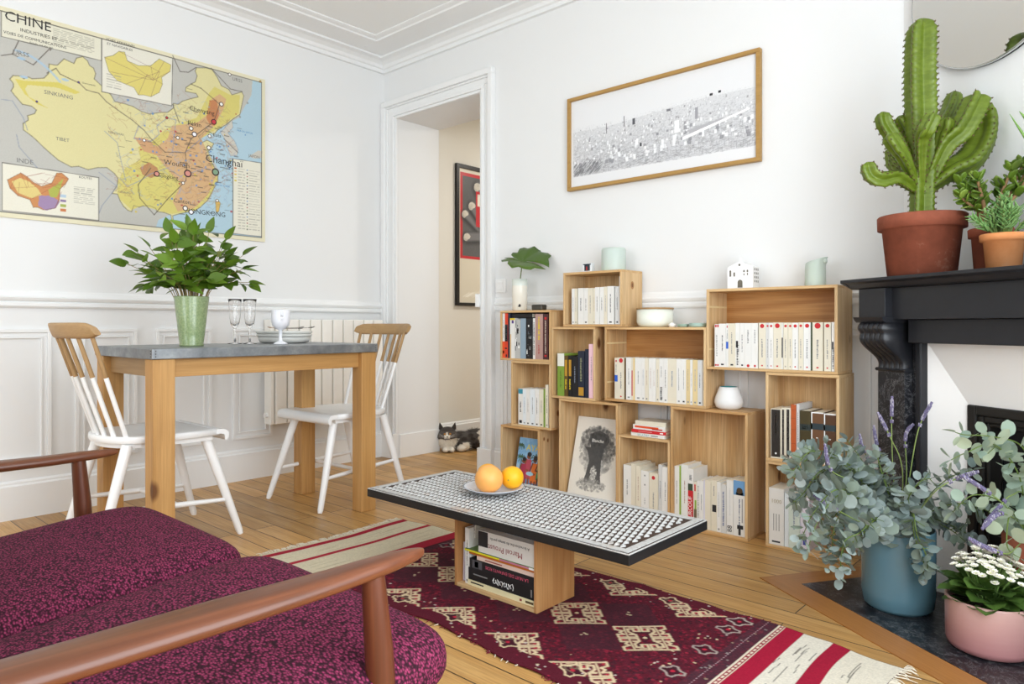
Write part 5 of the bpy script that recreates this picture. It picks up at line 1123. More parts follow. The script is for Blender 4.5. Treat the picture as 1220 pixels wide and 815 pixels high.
# ============================================================= leaning tree print in crate
tp = thing('tree_print', 'off-white board with black ink tree drawing leaning in tall floor crate', 'print', (1.757, -.158, .0125), 0)
tp.rotation_euler = (radians(-14.5), 0, 0)
m = MB(); m.box(-.138, .138, 0, .006, 0, .405); m.build('board', plain('#e6e3da', .5), tp, bevel=.001)
cv = Canvas(-.1375, .1375, .0005, .4045, .0019, '#e4e1d8')
rg = random.Random(3)
def cloud(cx, cz, rx, rz, n, cols, a0, a1, s0, s1):
    for _ in range(n):
        t = rg.uniform(0, 2*pi); r = rg.random()**.55
        cv.disc(cx+rx*r*cos(t), cz+rz*r*sin(t), rg.uniform(s0, s1), rg.choice(cols), rg.uniform(a0, a1))
cloud(0, .245, .102, .112, 700, ['#a9a7a2', '#8b8a86', '#c2c0ba', '#6c6b69'], .2, .5, .004, .013)
cloud(-.005, .30, .095, .062, 480, ['#5c5b5a', '#4a4a49', '#8b8a86'], .2, .55, .003, .010)
cloud(.06, .25, .045, .05, 200, ['#4a4a49', '#6c6b69'], .2, .55, .003, .008)
cv.poly([(-.050, .325), (.0, .345), (.055, .325), (.062, .295), (.038, .262), (.030, .20), (.036, .13), (.044, .095), (-.058, .095), (-.048, .13), (-.038, .20), (-.058, .245), (-.075, .262), (-.040, .262), (-.048, .29)], '#454545', .95)
cloud(-.005, .30, .05, .03, 120, ['#3a3a3a', '#4c4c4c'], .4, .8, .003, .009)
cv.poly([(-.024, .098), (-.020, .13), (-.006, .168), (.008, .13), (.012, .098)], '#a5a39d'); cloud(-.006, .14, .018, .036, 90, ['#dddbd3', '#8c8b88'], .4, .8, .002, .005)
cloud(-.01, .085, .085, .028, 330, ['#8b8a86', '#b0aea8', '#6c6b69'], .2, .5, .002, .007)
cv.speckle(.05)
cv.build('printed_sheet', lambda X, Y: (X, np.full_like(X, -.0006), Y), print_mat('tree_print_paper', .5), tp)
m = MB(); m.text('Blanche', (-.004, -.0012, .288), (1, 0, 0), (0, 0, 1), .022, 0, align='C', bold=1); m.text('x', (-.08, -.0012, .105), (1, 0, 0), (0, 0, 1), .01, 1); m.box(-.005, .005, -.0011, -.001, .016, .019, 1)
m.build('lettering', [plain('#efeee8'), plain('#444444')], tp)

# ============================================================= comic album in crate
ca = thing('comic_album', 'blue covered comic album with yellow AYA title leaning in narrow floor crate', 'comic book', (1.36, -.158, .0125), 0)
ca.rotation_euler = (radians(-12), 0, 0)
m = MB(); m.box(-.085, .097, 0, .011, 0, .262); m.build('cover', plain('#5b7fae', .35), ca, bevel=.001)
m = MB(); m.box(-.083, .0975, .0012, .0098, .0012, .2628); m.build('page_block', PAGES, ca)
cv = Canvas(-.085, .097, .0, .262, .0016, '#7fb0d6')
cv.poly([(-.085, .0), (.097, .0), (.097, .10), (-.085, .13)], '#9cc0d8')
for _ in range(60): x = rg.uniform(-.08, .09); z = rg.uniform(.15, .26); cv.disc(x, z, rg.uniform(.004, .012), rg.choice(['#8fbbe0', '#6f9fcb']), .5)
for px, pz, s_ in ((-.062, .165, 1), (.05, .17, 1.4), (-.07, .225, .7)):
    cv.line([(px, 0 if s_ > .8 else pz), (px+.004, pz)], .004, '#4d4433')
    for a in range(0, 360, 36): cv.line([(px, pz), (px+.028*s_*cos(radians(a)), pz+.016*s_*sin(radians(a))-.004), (px+.036*s_*cos(radians(a)), pz+.012*s_*sin(radians(a))-.016)], .004, '#3c5a3a')
cv.poly([(-.05, .0), (.097, .0), (.097, .06), (-.05, .07)], '#5f86ab')
def figure(x, z, skin, dress, s_):
    cv.poly([(x-.020*s_, z-.09*s_), (x+.022*s_, z-.09*s_), (x+.018*s_, z), (x-.014*s_, z)], dress)
    cv.line([(x-.012*s_, z), (x-.026*s_, z-.045*s_), (x+.004*s_, z-.05*s_)], .007*s_, skin); cv.line([(x-.008*s_, z-.085*s_), (x-.012*s_, z-.14*s_)], .009*s_, skin); cv.line([(x+.010*s_, z-.085*s_), (x+.010*s_, z-.14*s_)], .009*s_, skin)
    cv.disc(x, z+.014*s_, .012*s_, skin); cv.disc(x+.002*s_, z+.024*s_, .013*s_, '#241a18', 1, .011*s_)
figure(-.008, .155, '#8a4f30', '#b84a5c', 1.1); figure(.036, .14, '#6b3a24', '#d8702a', 1.1); figure(-.038, .13, '#7a4528', '#a83250', 1.0); figure(.072, .15, '#5a3120', '#4a8c5a', 1.0)
cv.disc(.01, .085, .024, '#9cc8dc', 1, .010)
cv.build('printed_cover', lambda X, Y: (X, np.full_like(X, -.0006), Y), print_mat('comic_cover_print', .3, .5), ca)
m = MB(); m.text('AYA', (-.032, -.0012, .200), (1, 0, 0), (0, 0, 1), .046, 0); m.build('title_lettering', plain('#e8d32a', .4), ca)

# ============================================================= rug
rx0, rx1, ry0, ry1 = 1.285, 3.255, -1.545, -.885
rug = thing('kilim_rug', 'dark red patterned rug with striped beige ends under the coffee table', 'rug', (2.27, -1.215, 0))
cv = Canvas(rx0, rx1, ry0, ry1, .0029, '#4b1a26'); rg = random.Random(6)
RED, DKR, AUB, CRM, BEI = '#8c1f33', '#5c1424', '#43222b', '#d9c4a0', '#d8cfbb'
fx0, fx1 = 1.672, 2.93
cv.rect(fx0, fx1, ry0, ry1, '#591c2a')
for _ in range(15000):
    x = rg.uniform(fx0, fx1); y = rg.uniform(ry0, ry1); cv.disc(x, y, rg.uniform(.002, .006), rg.choice([RED, '#9c2a40', DKR, AUB, '#38202a', '#6a2232', '#40202b', '#2c1a22']), rg.uniform(.25, .75))
# aubergine diamonds between the ornaments
cols = [1.745, 1.965, 2.20, 2.455, 2.690]
for c0, c1 in zip(cols[:-1], cols[1:]):
    cx = (c0+c1)/2
    for cy in (-1.105, -1.305): cv.poly([(cx-.112, cy), (cx, cy-.098), (cx+.112, cy), (cx, cy+.098)], '#472630', .7)
for cx in cols:
    for _ in range(3):
        for cyy in (-1.105, -1.305): cv.disc(cx+.11+rg.uniform(-.02, .02), cyy+rg.uniform(-.02, .02), .004, CRM, .8)
QUAD = [(.06, .97), (.06, .56), (.28, .56), (.28, .76), (.50, .76), (.50, .50), (.36, .36), (.50, .28), (.28, .28), (.28, .06), (.97, .06), (.97, .30), (.72, .30), (.84, .48), (.72, .60), (.97, .72), (.97, .97), (.50, .97)]
def ornament(cx, cy, R, quads):
    """hooked diamond: quarter blocks in axes turned by 45 degrees"""
    h = R/sqrt(2)
    for sp, sq in quads:
        def W(p, q): p *= sp*h; q *= sq*h; return (cx+(p-q)*.7071*1.0, cy+(p+q)*.7071*.95)
        P = [W(p, q) for p, q in QUAD]
        cv.poly(P, '#6f2530', .85); cv.line(P, .0070, CRM, .95, True)
        cv.line([W(.62, .12), W(.62, .42), W(.62, .66), W(.60, .88)], .0048, CRM, .9); cv.line([W(.14, .84), W(.40, .88)], .0045, CRM, .8)
        cv.disc(*W(.86, .86), .0052, '#b0283e', .9); cv.disc(*W(.85, .16), .0052, '#b0283e', .9); cv.disc(*W(.16, .66), .005, '#b0283e', .9)
for cx in cols:
    ornament(cx, -1.205, .106, ((1, 1), (1, -1), (-1, 1), (-1, -1)))
    cv.disc(cx, -1.205, .006, CRM)
    ornament(cx, -.925, .108, ((-1, -1),)); ornament(cx-.004, -.925, .108, ((1, -1), (-1, 1)) if 0 else ((1, -1),)); ornament(cx, -.925, .108, ((-1, 1),))
    cv.rect(cx-.12, cx+.12, -.924, -.88, '#591c2a', 1)
    ornament(cx, -1.487, .108, ((1, 1), (1, -1), (-1, 1)))
    cv.rect(cx-.12, cx+.12, -1.55, -1.488, '#591c2a', 1)
def rosette(cx, cy, r, c=CRM):
    P = []
    for i in range(16):
        k = r if (i//2) % 2 == 0 else r*.68; P.append((cx+k*cos(2*pi*i/16), cy+k*.82*sin(2*pi*i/16)))
    cv.poly(P, '#3d1b25', .8); cv.line(P, .0055, c, .9, True); cv.disc(cx, cy, .006, '#b82a40')
for i in range(6):
    x = 1.745+i*.222
    rosette(x+.02, -1.478, .036, CRM); rosette(x-.02, -.935, .034, CRM if i < 5 else '#b5aaa0')
for y, x in ((-1.005, 2.835), (-1.155, 2.842), (-1.315, 2.838), (-1.45, 2.83), (-1.02, 1.70), (-1.2, 1.695), (-1.38, 1.70)): rosette(x, y, .032, '#a89a92')
for _ in range(420):
    x = rg.uniform(fx0, fx1); y = rg.uniform(ry0, ry1)
    if abs(y+1.205) < .2 and x < 2.78: continue
    cv.disc(x, y, rg.uniform(.0022, .0045), rg.choice([CRM, '#a82a40', '#cfc6c0']), .8)
for x0_, x1_ in ((fx0, fx0+.03), (fx1-.055, fx1)): cv.rect(x0_, x1_, ry0, ry1, '#45303a', .55)
for k in range(60): cv.rect(fx1-.034, fx1-.030, ry0+k*.0112, ry0+k*.0112+.006, '#b59aa0', .8)
# flat woven ends
def band(a, b, c): cv.rect(a, b, ry0, ry1, c)
band(rx0, fx0, '#cdc3a9'); band(1.305, 1.335, '#9c2436'); band(1.440, 1.462, '#a02a3a'); band(1.60, 1.66, '#9c2436'); band(1.66, fx0, '#4a2028')
band(fx1, 2.948, '#d9cdb8'); band(2.934, 2.936, '#8c1f33'); band(2.944, 2.946, '#8c1f33')
for k in range(36): cv.rect(2.938, 2.942, ry0+k*.0185, ry0+k*.0185+.006, '#8c1f33')
band(2.948, 3.0, '#9e1b36'); band(3.0, 3.08, '#d8d1c2'); band(3.08, 3.125, '#9a1c35'); band(3.125, rx1, '#d6cebd')
for _ in range(70):
    x = rg.choice([rg.uniform(3.0, 3.07), rg.uniform(3.13, 3.24), rg.uniform(1.35, 1.43), rg.uniform(1.47, 1.59)]); y = rg.uniform(ry0, ry1-.1); L = rg.uniform(.02, .11)
    cv.line([(x, y), (x+rg.uniform(-.004, .004), y+L)], .0026, '#4a4540' if x > 2 else '#a39880', .75)
cv.speckle(.22)
def rugf(X, Y):
    u = (X-rx0)/(rx1-rx0)
    wob = .010*np.sin(X*5.1)+.006*np.sin(X*13+1)+.004*np.sin(X*31)
    side = (Y-(-1.215))/.33
    yy = Y+wob*np.abs(side)*side*.9 + .012*np.sin(X*3.3+.5)
    end = np.clip((X-3.0)/.25, 0, 1); st = np.clip((1.6-X)/.3, 0, 1)
    yy = yy - side*.018*end
    xx = X + st*(.012*np.sin(Y*9)) + end*(.010*np.sin(Y*14))
    zz = .0062+.0006*np.sin(X*17+Y*7)+.0006*np.sin(Y*23)+.0012*np.clip(np.abs(side)-.93, 0, 1)*14*np.sin(X*26)**2
    return xx-2.27, yy+1.215, zz
RUGM = print_mat('wool_rug', .95, .1, .6, 700)
pile = cv.build('rug_pile', rugf, RUGM, rug)
md = pile.modifiers.new('thick', 'SOLIDIFY'); md.thickness = .0045; md.offset = -1
def fringe(x, sx, n, col, L0, L1):
    m = MB(); r2 = random.Random(9)
    for i in range(n):
        y = ry0+.01+(ry1-ry0-.02)*i/(n-1)+r2.uniform(-.003, .003); L = r2.uniform(L0, L1); a = r2.uniform(-.5, .5)
        wy = .010*math.sin(x*5.1)
        p0 = Vector((x-2.27+(.012*sin(y*9) if sx < 0 else .010*sin(y*14)), y+1.215+.012*sin(x*3.3+.5), .005))
        m.tube([p0, p0+Vector((sx*L*.5, a*L*.3, .002)), p0+Vector((sx*L, a*L, -.002))], [.0022, .0017, .0010], 5)
    m.build('fringe', plain(col, .9), rug)
fringe(rx0, -1, 90, '#d9d2c0', .018, .038); fringe(rx1, 1, 80, '#d3cbb8', .02, .05)
m = MB()   # red fringe of worn side edges and the folded corner tassel
r2 = random.Random(4)
for i in range(170):
    x = r2.uniform(fx0, fx1); s_ = r2.choice((-1, 1)); yy = -1.215+s_*.33
    wob = .010*sin(x*5.1)+.006*sin(x*13+1)+.004*sin(x*31); yy += wob*s_*.9+.012*sin(x*3.3+.5)
    p = Vector((x-2.27, yy+1.215, .004)); m.tube([p, p+Vector((r2.uniform(-.008, .008), s_*r2.uniform(.004, .014), -.001))], [.0016, .0008], 5, 0 if r2.random() < .8 else 1)
m.build('side_fringe', [plain('#6e1c2c', .9), plain('#d9d2c0', .9)], rug)
# ============================================================= fireplace (local: x along the wall, -y out of it)
fp = thing('fireplace', 'black marble corner fireplace with carved consoles and white inner panels', 'fireplace', FPO, FPR)
U0, U1 = .115, 1.205     # outer faces of the two consoles
m = MB(); prof = [(-.33, 1.005), (-.33, .998), (-.322, .990), (-.312, .975), (-.300, .972), (-.02, .972), (-.02, 1.005)]
pts = []
m.box(.062, U1+.05, -.33, -.004, .994, 1.005)
m.prism([(-.330, .994), (-.318, .988), (-.306, .976), (-.298, .972), (-.004, .972), (-.004, .994)], .082, U1+.03, 'X')
m.add([(.062, -.33, .994), (.082, -.33, .994), (.082, -.30, .972), (.082, -.004, .972), (.062, -.004, .994)], [(0, 1, 2), (0, 2, 3, 4)])
m.build('mantel_shelf', SLATE, fp, bevel=.0015)
m = MB(); m.box(U0+.113, U1-.113, -.272, -.17, .870, .9715); m.build('frieze', SLATE, fp, bevel=.001)
m = MB(); m.box(U0+.14, U1-.14, -.235, -.17, .795, .8695); m.box(.267, U1-.155, -.20, -.17, .794, .81); m.build('lintel', SLATE, fp, bevel=.002)
def console(u):
    c = MB()
    c.box(u, u+.113, -.300, -.17, .878, .9715)
    o = c.build('console', SLATE, fp, bevel=.001)
    c = MB(); c.prism([(-.318, .878), (-.312, .866), (-.304, .860), (-.17, .860), (-.17, .878)], u-.006, u+.119, 'X'); c.build('capital_moulding', SLATE, o, bevel=.001)
    # S-scroll in profile with ribbed front
    P = []
    N = 26
    for i in range(N+1):
        t = i/N; z = .860-t*.158
        if t < .22: n_ = .296+.012*sin(pi*t/.22)
        else: q = (t-.22)/.78; n_ = .296-.070*(.5-.5*cos(pi*min(1, q*1.02)))+.010*sin(2*pi*q)
        P.append((-n_, z))
    for k in range(5):
        a = u+.002+k*.0218; w_ = .0218
        cc = MB(); rs = []
        for (y_, z_) in P:
            ring = []
            for j in range(7):
                f = j/6; ring.append((a+w_*f, y_-.0045*sin(pi*f), z_))
            rs.append(ring+[(a+w_, -.17, z_), (a, -.17, z_)])
        cc.rings(rs, 0, True, True); cc.build('scroll_rib', SLATE, o)
    c = MB(); c.prism([(-.226, .709), (-.231, .704), (-.226, .698), (-.17, .698), (-.17, .709)], u-.004, u+.117, 'X'); c.build('collar', SLATE, o)
    c = MB(); c.box(u, u+.113, -.222, -.1725, .004, .70); c.build('pilaster', MARBLE, o, bevel=.0015)
console(U0); console(U1-.113)
for a, b in ((U0+.113, .245), (U1-.130, U1-.113)):
    m = MB(); m.box(a, b, -.190, -.15, .004, .80); m.build('inner_slip', MARBLE, fp, bevel=.002)
for a, b in ((.245, .267), (U1-.152, U1-.130)): m = MB(); m.box(a, b, -.198, -.15, .004, .797); m.build('slip_moulding', SLATE, fp, bevel=.004)
# side body behind console down to the wall
m = MB(); m.box(U0+.01, U0+.10, -.172, -.004, .004, .972); m.box(U1-.10, U1-.01, -.172, -.004, .004, .972); m.box(U0+.10, U1-.10, -.172, -.004, .81, .972); m.build('chimney_body', SLATE, fp)
IW = plain('#eceae8', .35, 0, .4, .03, 6)
a0, a1, b0, b1 = .267, U1-.152, .37, U1-.255
for nm, vs in (('side_reveal', [(a0, -.17, .004), (b0, -.12, .004), (b0, -.12, .607), (a0, -.17, .795)]), ('side_reveal', [(b1, -.12, .004), (a1, -.17, .004), (a1, -.17, .795), (b1, -.12, .607)]),
               ('top_reveal', [(a0, -.17, .795), (b0, -.12, .607), (b1, -.12, .607), (a1, -.17, .795)])):
    m = MB(); m.add(vs+[(x, y+.012, z) for x, y, z in vs], [(0,1,2,3), (7,6,5,4), (0,4,5,1), (1,5,6,2), (2,6,7,3), (3,7,4,0)]); m.build(nm, IW, fp, label='white panel')
m = MB(); m.box(a0-.001, a1, -.105, -.10, .80, .81); 
IRON = plain('#23211f', .45, .3, .4, .1)
m = MB()
for ins, w_, d in ((0, .03, -.128), (.03, .02, -.120), (.05, .012, -.112)):
    A, B, Zt = b0+ins, b1-ins, .607-ins
    m.box(A, A+w_, d, -.06, .004, Zt); m.box(B-w_, B, d, -.06, .004, Zt); m.box(A+w_, B-w_, d, -.06, Zt-w_, Zt)
m.build('iron_surround', IRON, fp, bevel=.005)
m = MB(); m.box(b0+.062, b1-.062, -.06, -.055, .02, .545); m.box(b0+.062, b1-.062, -.075, -.06, .30, .32); m.box((b0+b1)/2-.008, (b0+b1)/2+.008, -.075, -.06, .02, .545); m.build('iron_shutter', plain('#141417', .5, .2), fp, bevel=.002)
m = MB(); m.prism([(.12, -.53), (1.6, -.53), (1.6, 0), (.12, 0)], .0, .0038); m.build('hearth_slab', MARBLE, fp)

# ============================================================= round mirror
mi_ = thing('round_mirror', 'large round frameless mirror with thin dark edge above the mantel', 'mirror', FPO, FPR)
MR, MU, MZ = .290, .345, 1.968
def disc_mesh(r0, r1, y0, y1, seg=96):
    m = MB(); rs = [[(MU+r*cos(2*pi*j/seg), y, MZ+r*sin(2*pi*j/seg)) for j in range(seg)] for r, y in ((r0, y0), (r1, y1))]
    return m, rs
m, rs = disc_mesh(MR-.005, MR-.005, -.021, -.012); m.rings(rs, 0, False, True)
m.build('mirror_glass', (lambda n: n.set((.86, .87, .86), .02, 1.0, .5))(NT('mirror_silver')), mi_)
m = MB(); seg = 96
m.rings([[(MU+r*cos(2*pi*j/seg), y, MZ+r*sin(2*pi*j/seg)) for j in range(seg)] for r, y in ((MR-.005, -.0205), (MR-.001, -.022), (MR, -.018), (MR, -.012))], 0, True, False)
m.build('bevelled_rim', plain('#cfd2d2', .15, .8), mi_)
m = MB(); m.rings([[(MU+r*cos(2*pi*j/seg), y, MZ+r*sin(2*pi*j/seg)) for j in range(seg)] for r, y in ((MR-.002, -.012), (MR-.002, -.001))], 0, True, True); m.build('backing', plain('#151515', .5), mi_)

# ============================================================= helper for plants on mantel
def fpw(u, n, z): 
    c, s_ = cos(FPR), sin(FPR); x, y = u, -n
    return Vector((FPO[0]+c*x-s_*y, FPO[1]+s_*x+c*y, z))
def clay_pot(parent, r_top, r_bot, h, mat_, rim=.18, soil=.02):
    rh = h*rim; t = .007
    m = MB(); m.lathe([(.003, 0), (r_bot, 0), (r_top*.93-(.004), h-rh), (r_top, h-rh), (r_top+.001, h-.003), (r_top-.002, h), (r_top-t, h), (r_top-t-.004, h-soil)], 44, 0, cap=True)
    o = m.build('clay_pot', mat_, parent)
    m = MB(); m.lathe([(r_top-t-.001, h-soil), (r_top*.5, h-soil+.004), (.003, h-soil+.005)], 28, 0); m.build('soil', SOIL, parent)
    return o
# ---- big cactus
cs = thing('potted_cactus', 'tall branching green cactus in a large terracotta pot on the mantel', 'cactus', fpw(.297, .225, 1.005))
clay_pot(cs, .124, .096, .19, TERRA, .22)
def mk_cactus():
    n = NT('cactus_skin'); v = n.coords(); f = n.noise(v, 16, 4)
    col = n.mix(f, lin('#48590f'), lin('#64781b')); s2 = n.noise(n.coords((30, 30, 90)), 1, 2)
    col = n.mix(n.ramp(s2, [(.4, (0,0,0)), (.7, (.4,.4,.4))]), col, lin('#7f9236'))
    return n.set(col, .42, 0, .4, Subsurface_Weight=.0)
CACT = mk_cactus(); CEDGE = plain('#5b4a30', .7, var=.4, vs=200); CDK = plain('#3d5a26', .5)
def cactus_limb(name, pts, rads, ribs=4, phase=.3, parent=None, hue=CACT):
    """ribbed column swept along a path, ribs scalloped with dark thorns"""
    P = [Vector(p) for p in pts]; dense = []
    # catmull-rom resample
    for i in range(len(P)-1):
        p0, p1, p2, p3 = P[max(i-1, 0)], P[i], P[i+1], P[min(i+2, len(P)-1)]
        for k in range(8):
            t = k/8; dense.append((.5*((2*p1)+(-p0+p2)*t+(2*p0-5*p1+4*p2-p3)*t*t+(-p0+3*p1-3*p2+p3)*t**3), rads[i]*(1-t)+rads[i+1]*t))
    dense.append((P[-1], rads[-1])); n = len(dense); seg = ribs*8
    L = 0; ls = [0]
    for i in range(1, n): L += (dense[i][0]-dense[i-1][0]).length; ls.append(L)
    # finer resample so that scallops show
    M_ = max(24, int(L/.006)); path = []
    for k in range(M_+1):
        s_ = L*k/M_; i = max(1, next((j for j in range(1, n) if ls[j] >= s_-1e-9), n-1)); t = (s_-ls[i-1])/max(1e-6, ls[i]-ls[i-1])
        path.append((dense[i-1][0].lerp(dense[i][0], t), dense[i-1][1]*(1-t)+dense[i][1]*t, s_))
    m = MB(); rs = []; prev = None; th = MB()
    pitch = .019
    for i, (p, r, s_) in enumerate(path):
        d = (path[min(i+1, M_)][0]-path[max(i-1, 0)][0]).normalized()
        a = (d.cross(Vector((.2, 1, .1))) if prev is None else prev-d*prev.dot(d)).normalized(); prev = a; b = d.cross(a)
        end = s_/L; cap = 1 if end < .93 else sqrt(max(.01, 1-((end-.93)/.07)**2)); r = r*cap
        ring = []
        for j in range(seg):
            t = 2*pi*j/seg+phase; w = abs(cos(t*ribs/2))**2.2
            sc = 1+.085*sin(2*pi*s_/pitch)*w**5
            rr = r*(.46+.58*w)*(sc)
            ring.append(tuple(p+a*(rr*cos(t))+b*(rr*sin(t))))
        rs.append(ring)
    m.rings(rs, 0, True, True)
    o = m.build(name, hue, parent)
    k = 0; s0 = pitch*.25
    while s0 < L*.985:
        i = min(M_, int(round(s0/L*M_))); p, r, _ = path[i]
        d = (path[min(i+1, M_)][0]-path[max(i-1, 0)][0]).normalized()
        # recompute frame consistently from ring
        for q in range(ribs):
            j = int(round(((2*pi*q/ribs-phase) % (2*pi))/(2*pi)*seg)) % seg
            v_ = Vector(rs[i][j]); out = (v_-p).normalized()
            m2 = v_+out*.0045
            th.tube([v_-out*.0015, m2], [.0022, .0004], 5); th.tube([v_, v_+out*.003+d*.004], [.0012, .0003], 4); th.tube([v_, v_+out*.003-d*.004], [.0012, .0003], 4)
        s0 += pitch
    th.build('thorns', CEDGE, o)
    return o
cactus_limb('cactus_stem', [(0, 0, .165), (.002, 0, .30), (0, 0, .45), (-.004, 0, .62), (-.002, 0, .74), (.003, 0, .812)], [.036, .038, .048, .048, .047, .042], 4, 1.33, cs)
rr = [.032, .040, .040, .038, .036, .028]
widths = [.045, .038, .031, .028, .027, .026, .021, .024, .024, .027, .024, .023]
for i, A in enumerate(DATA['ARMS']):
    A = [Vector(p) for p in A]; w = widths[i]
    A[0] = A[0]*.75; A[0].z = max(A[0].z, .26)
    prof_ = [.4, .85, 1, 1, .92, .6][:len(A)] if len(A) > 3 else [.5, .95, .8]
    cactus_limb('cactus_arm', A, [w*k for k in prof_][:len(A)], 3 if i % 2 == 0 else 4, .4+i*.5, cs)

# ---- jade plant
def sprig(m, base, d, L, n, lw, ll, shape, rnd, up=Vector((0, 0, 1)), droop=0, start=.15, spread=.9, bend=.1, fold=.1, roll=True, mi=0):
    """leaves in opposite pairs along a straight shoot; returns tip"""
    d = Vector(d).normalized(); a = d.cross(up)
    if a.length < .05: a = Vector((1, 0, 0))
    a.normalize(); b = d.cross(a)
    for i in range(n):
        t = start+(1-start)*i/max(1, n-1); p = Vector(base)+d*(L*t)+Vector((0, 0, -droop*t*t))
        ang = i*pi/2+rnd.uniform(-.3, .3)
        for s_ in (0, pi):
            q = a*cos(ang+s_)+b*sin(ang+s_)
            dd = (q*spread+d*(1-.35*spread)*rnd.uniform(.6, 1.1)).normalized()
            k = 1-.45*t*.7; m.leaf(p, dd, d, ll*k*rnd.uniform(.85, 1.15), lw*k*rnd.uniform(.85, 1.15), shape, bend, fold, mi, 5, 4)
def potted(name, lab, cat, u, n, r_top, r_bot, h, mt, soil=.015):
    t = thing(name, lab, cat, fpw(u, n, 1.005)); clay_pot(t, r_top, r_bot, h, mt, .2, soil); return t
RV = Vector((.7437, .6685, 0)); FV = Vector((-.6685, .7437, 0))     # picture-right and away, used only as handy directions
jd = potted('jade_plant', 'jade succulent with plump leaves in dark terracotta pot beside the cactus', 'succulent', .470, .150, .057, .042, .130, TERRA)
rnd = random.Random(21)
st = MB(); lv = MB()
for i in range(13):
    a = rnd.uniform(0, 2*pi); tip = Vector((cos(a)*rnd.uniform(.03, .11), sin(a)*rnd.uniform(.02, .08), rnd.uniform(.19, .30)))
    if i < 3: tip = RV*(-.085+.02*i)+Vector((0, 0, .22+.02*i))
    if i in (3, 4, 5): tip = RV*(.06+.03*(i-3))+Vector((0, 0, .27+.01*i))
    b = Vector((cos(a)*.012, sin(a)*.012, .115)); mid = b.lerp(tip, .5)+Vector((0, 0, .015))
    st.tube([b, mid, tip], [.007, .005, .0035], 8)
    sprig(lv, mid, tip-mid, (tip-mid).length, 4, .024, .040, 'round', rnd, spread=1.0, bend=-.15, fold=.1)
    sprig(lv, tip, Vector((0, 0, 1))+(tip-mid).normalized()*.4, .012, 3, .023, .038, 'round', rnd, start=0, spread=.7, bend=-.15)
st.build('woody_stem', STEMB, jd); lv.build('leaves', SUCC, jd, solid=.003)
s2 = potted('small_succulent', 'grey-green bushy succulent in small light terracotta pot at front of mantel', 'succulent', .578, .232, .056, .041, .098, TERRAL)
st = MB(); lv = MB()
for i in range(26):
    a = rnd.uniform(0, 2*pi); r_ = rnd.uniform(.0, .075); tip = Vector((cos(a)*r_, sin(a)*r_, .20-r_*.6+rnd.uniform(-.02, .01))); b = Vector((cos(a)*.015, sin(a)*.015, .088))
    st.tube([b, b.lerp(tip, .5)+Vector((0, 0, .01)), tip], [.003, .0025, .002], 6)
    sprig(lv, b, tip-b, (tip-b).length, 8, .0065, .026, 'strap', rnd, spread=.75, bend=-.2, fold=.3, start=.35)
st.build('stem', STEM, s2); lv.build('leaves', SUCC2, s2, solid=.0018)
al = potted('aloe_plant', 'aloe with long curved spotted leaves at right end of the mantel', 'aloe', .612, .085, .058, .044, .12, TERRA)
lv = MB()
def strap_leaf(m, pts, w):
    P = [Vector(p) for p in pts]; rs = []; n = len(P)-1; dn = []
    for i in range(n):
        for k in range(5): t = k/5; p0, p1, p2, p3 = P[max(i-1,0)], P[i], P[i+1], P[min(i+2, n)]; dn.append(.5*((2*p1)+(-p0+p2)*t+(2*p0-5*p1+4*p2-p3)*t*t+(-p0+3*p1-3*p2+p3)*t**3))
    dn.append(P[-1]); N = len(dn)
    m.tube(dn, [w*(1-(i/(N-1))**1.6)*.5+.0008 for i in range(N)], 10, 0, True, .7)
for q in ([(0,0,.11), (-.01,0,.22), (-.045,0,.30), (-.13,0,.432)], [(0,0,.11), (-.015,0,.25), (-.046,0,.353), (-.086,0,.49)], [(0,0,.11), (-.02,0,.26), (-.072,-.005,.39), (-.107,-.005,.438)], [(0,0,.11), (.01,-.02,.22), (.03,-.04,.33), (.045,-.06,.38)], [(0,0,.11), (.015,-.03,.18), (.035,-.07,.25), (.045,-.11,.27)], [(0,0,.11), (0,-.04,.2), (-.01,-.09,.27), (0,-.13,.33)], [(0,0,.11), (.01,-.02,.25), (.02,-.05,.36), (.035,-.07,.42)]):
    strap_leaf(lv, [RV*x+FV*y+Vector((0, 0, z)) for x, y, z in q], .038)
n_ = NT('aloe_skin'); sp_ = n_.ramp(n_.noise(n_.coords(), 160, 2), [(.62, (0,0,0)), (.68, (1,1,1))]); lv.build('leaves', n_.set(n_.mix(n_.math('MULTIPLY', sp_, .5), lin('#6d9447'), lin('#b9c98f')), .4, 0, .4), al)

# ============================================================= blue pot, pink pot, bouquets
BLUEG = plain('#5a7e8c', .22, 0, .5, .05, 8)
bp = MB(); bp.lathe([(.003, 0), (.086, 0), (.096, .012), (.100, .05), (.1005, .235), (.099, .240), (.094, .238), (.092, .03), (.003, .02)], 56, 0, cap=False)
bpo = bp.build('cylinder_vase', BLUEG, None, (3.141, -.500, .0042)); tag(bpo, 'tall blue-grey glazed vase full of eucalyptus, standing on the hearth', 'vase')
def branch_path(P, steps=8):
    P = [Vector(p) for p in P]; out = []; n = len(P)-1
    for i in range(n):
        for k in range(steps):
            t = k/steps; p0, p1, p2, p3 = P[max(i-1,0)], P[i], P[i+1], P[min(i+2, n)]
            out.append(.5*((2*p1)+(-p0+p2)*t+(2*p0-5*p1+4*p2-p3)*t*t+(-p0+3*p1-3*p2+p3)*t**3))
    out.append(P[-1]); return out
def keep(p, margin=.012):
    """push plant points off the shelf-side crates, pilaster and wall"""
    return p
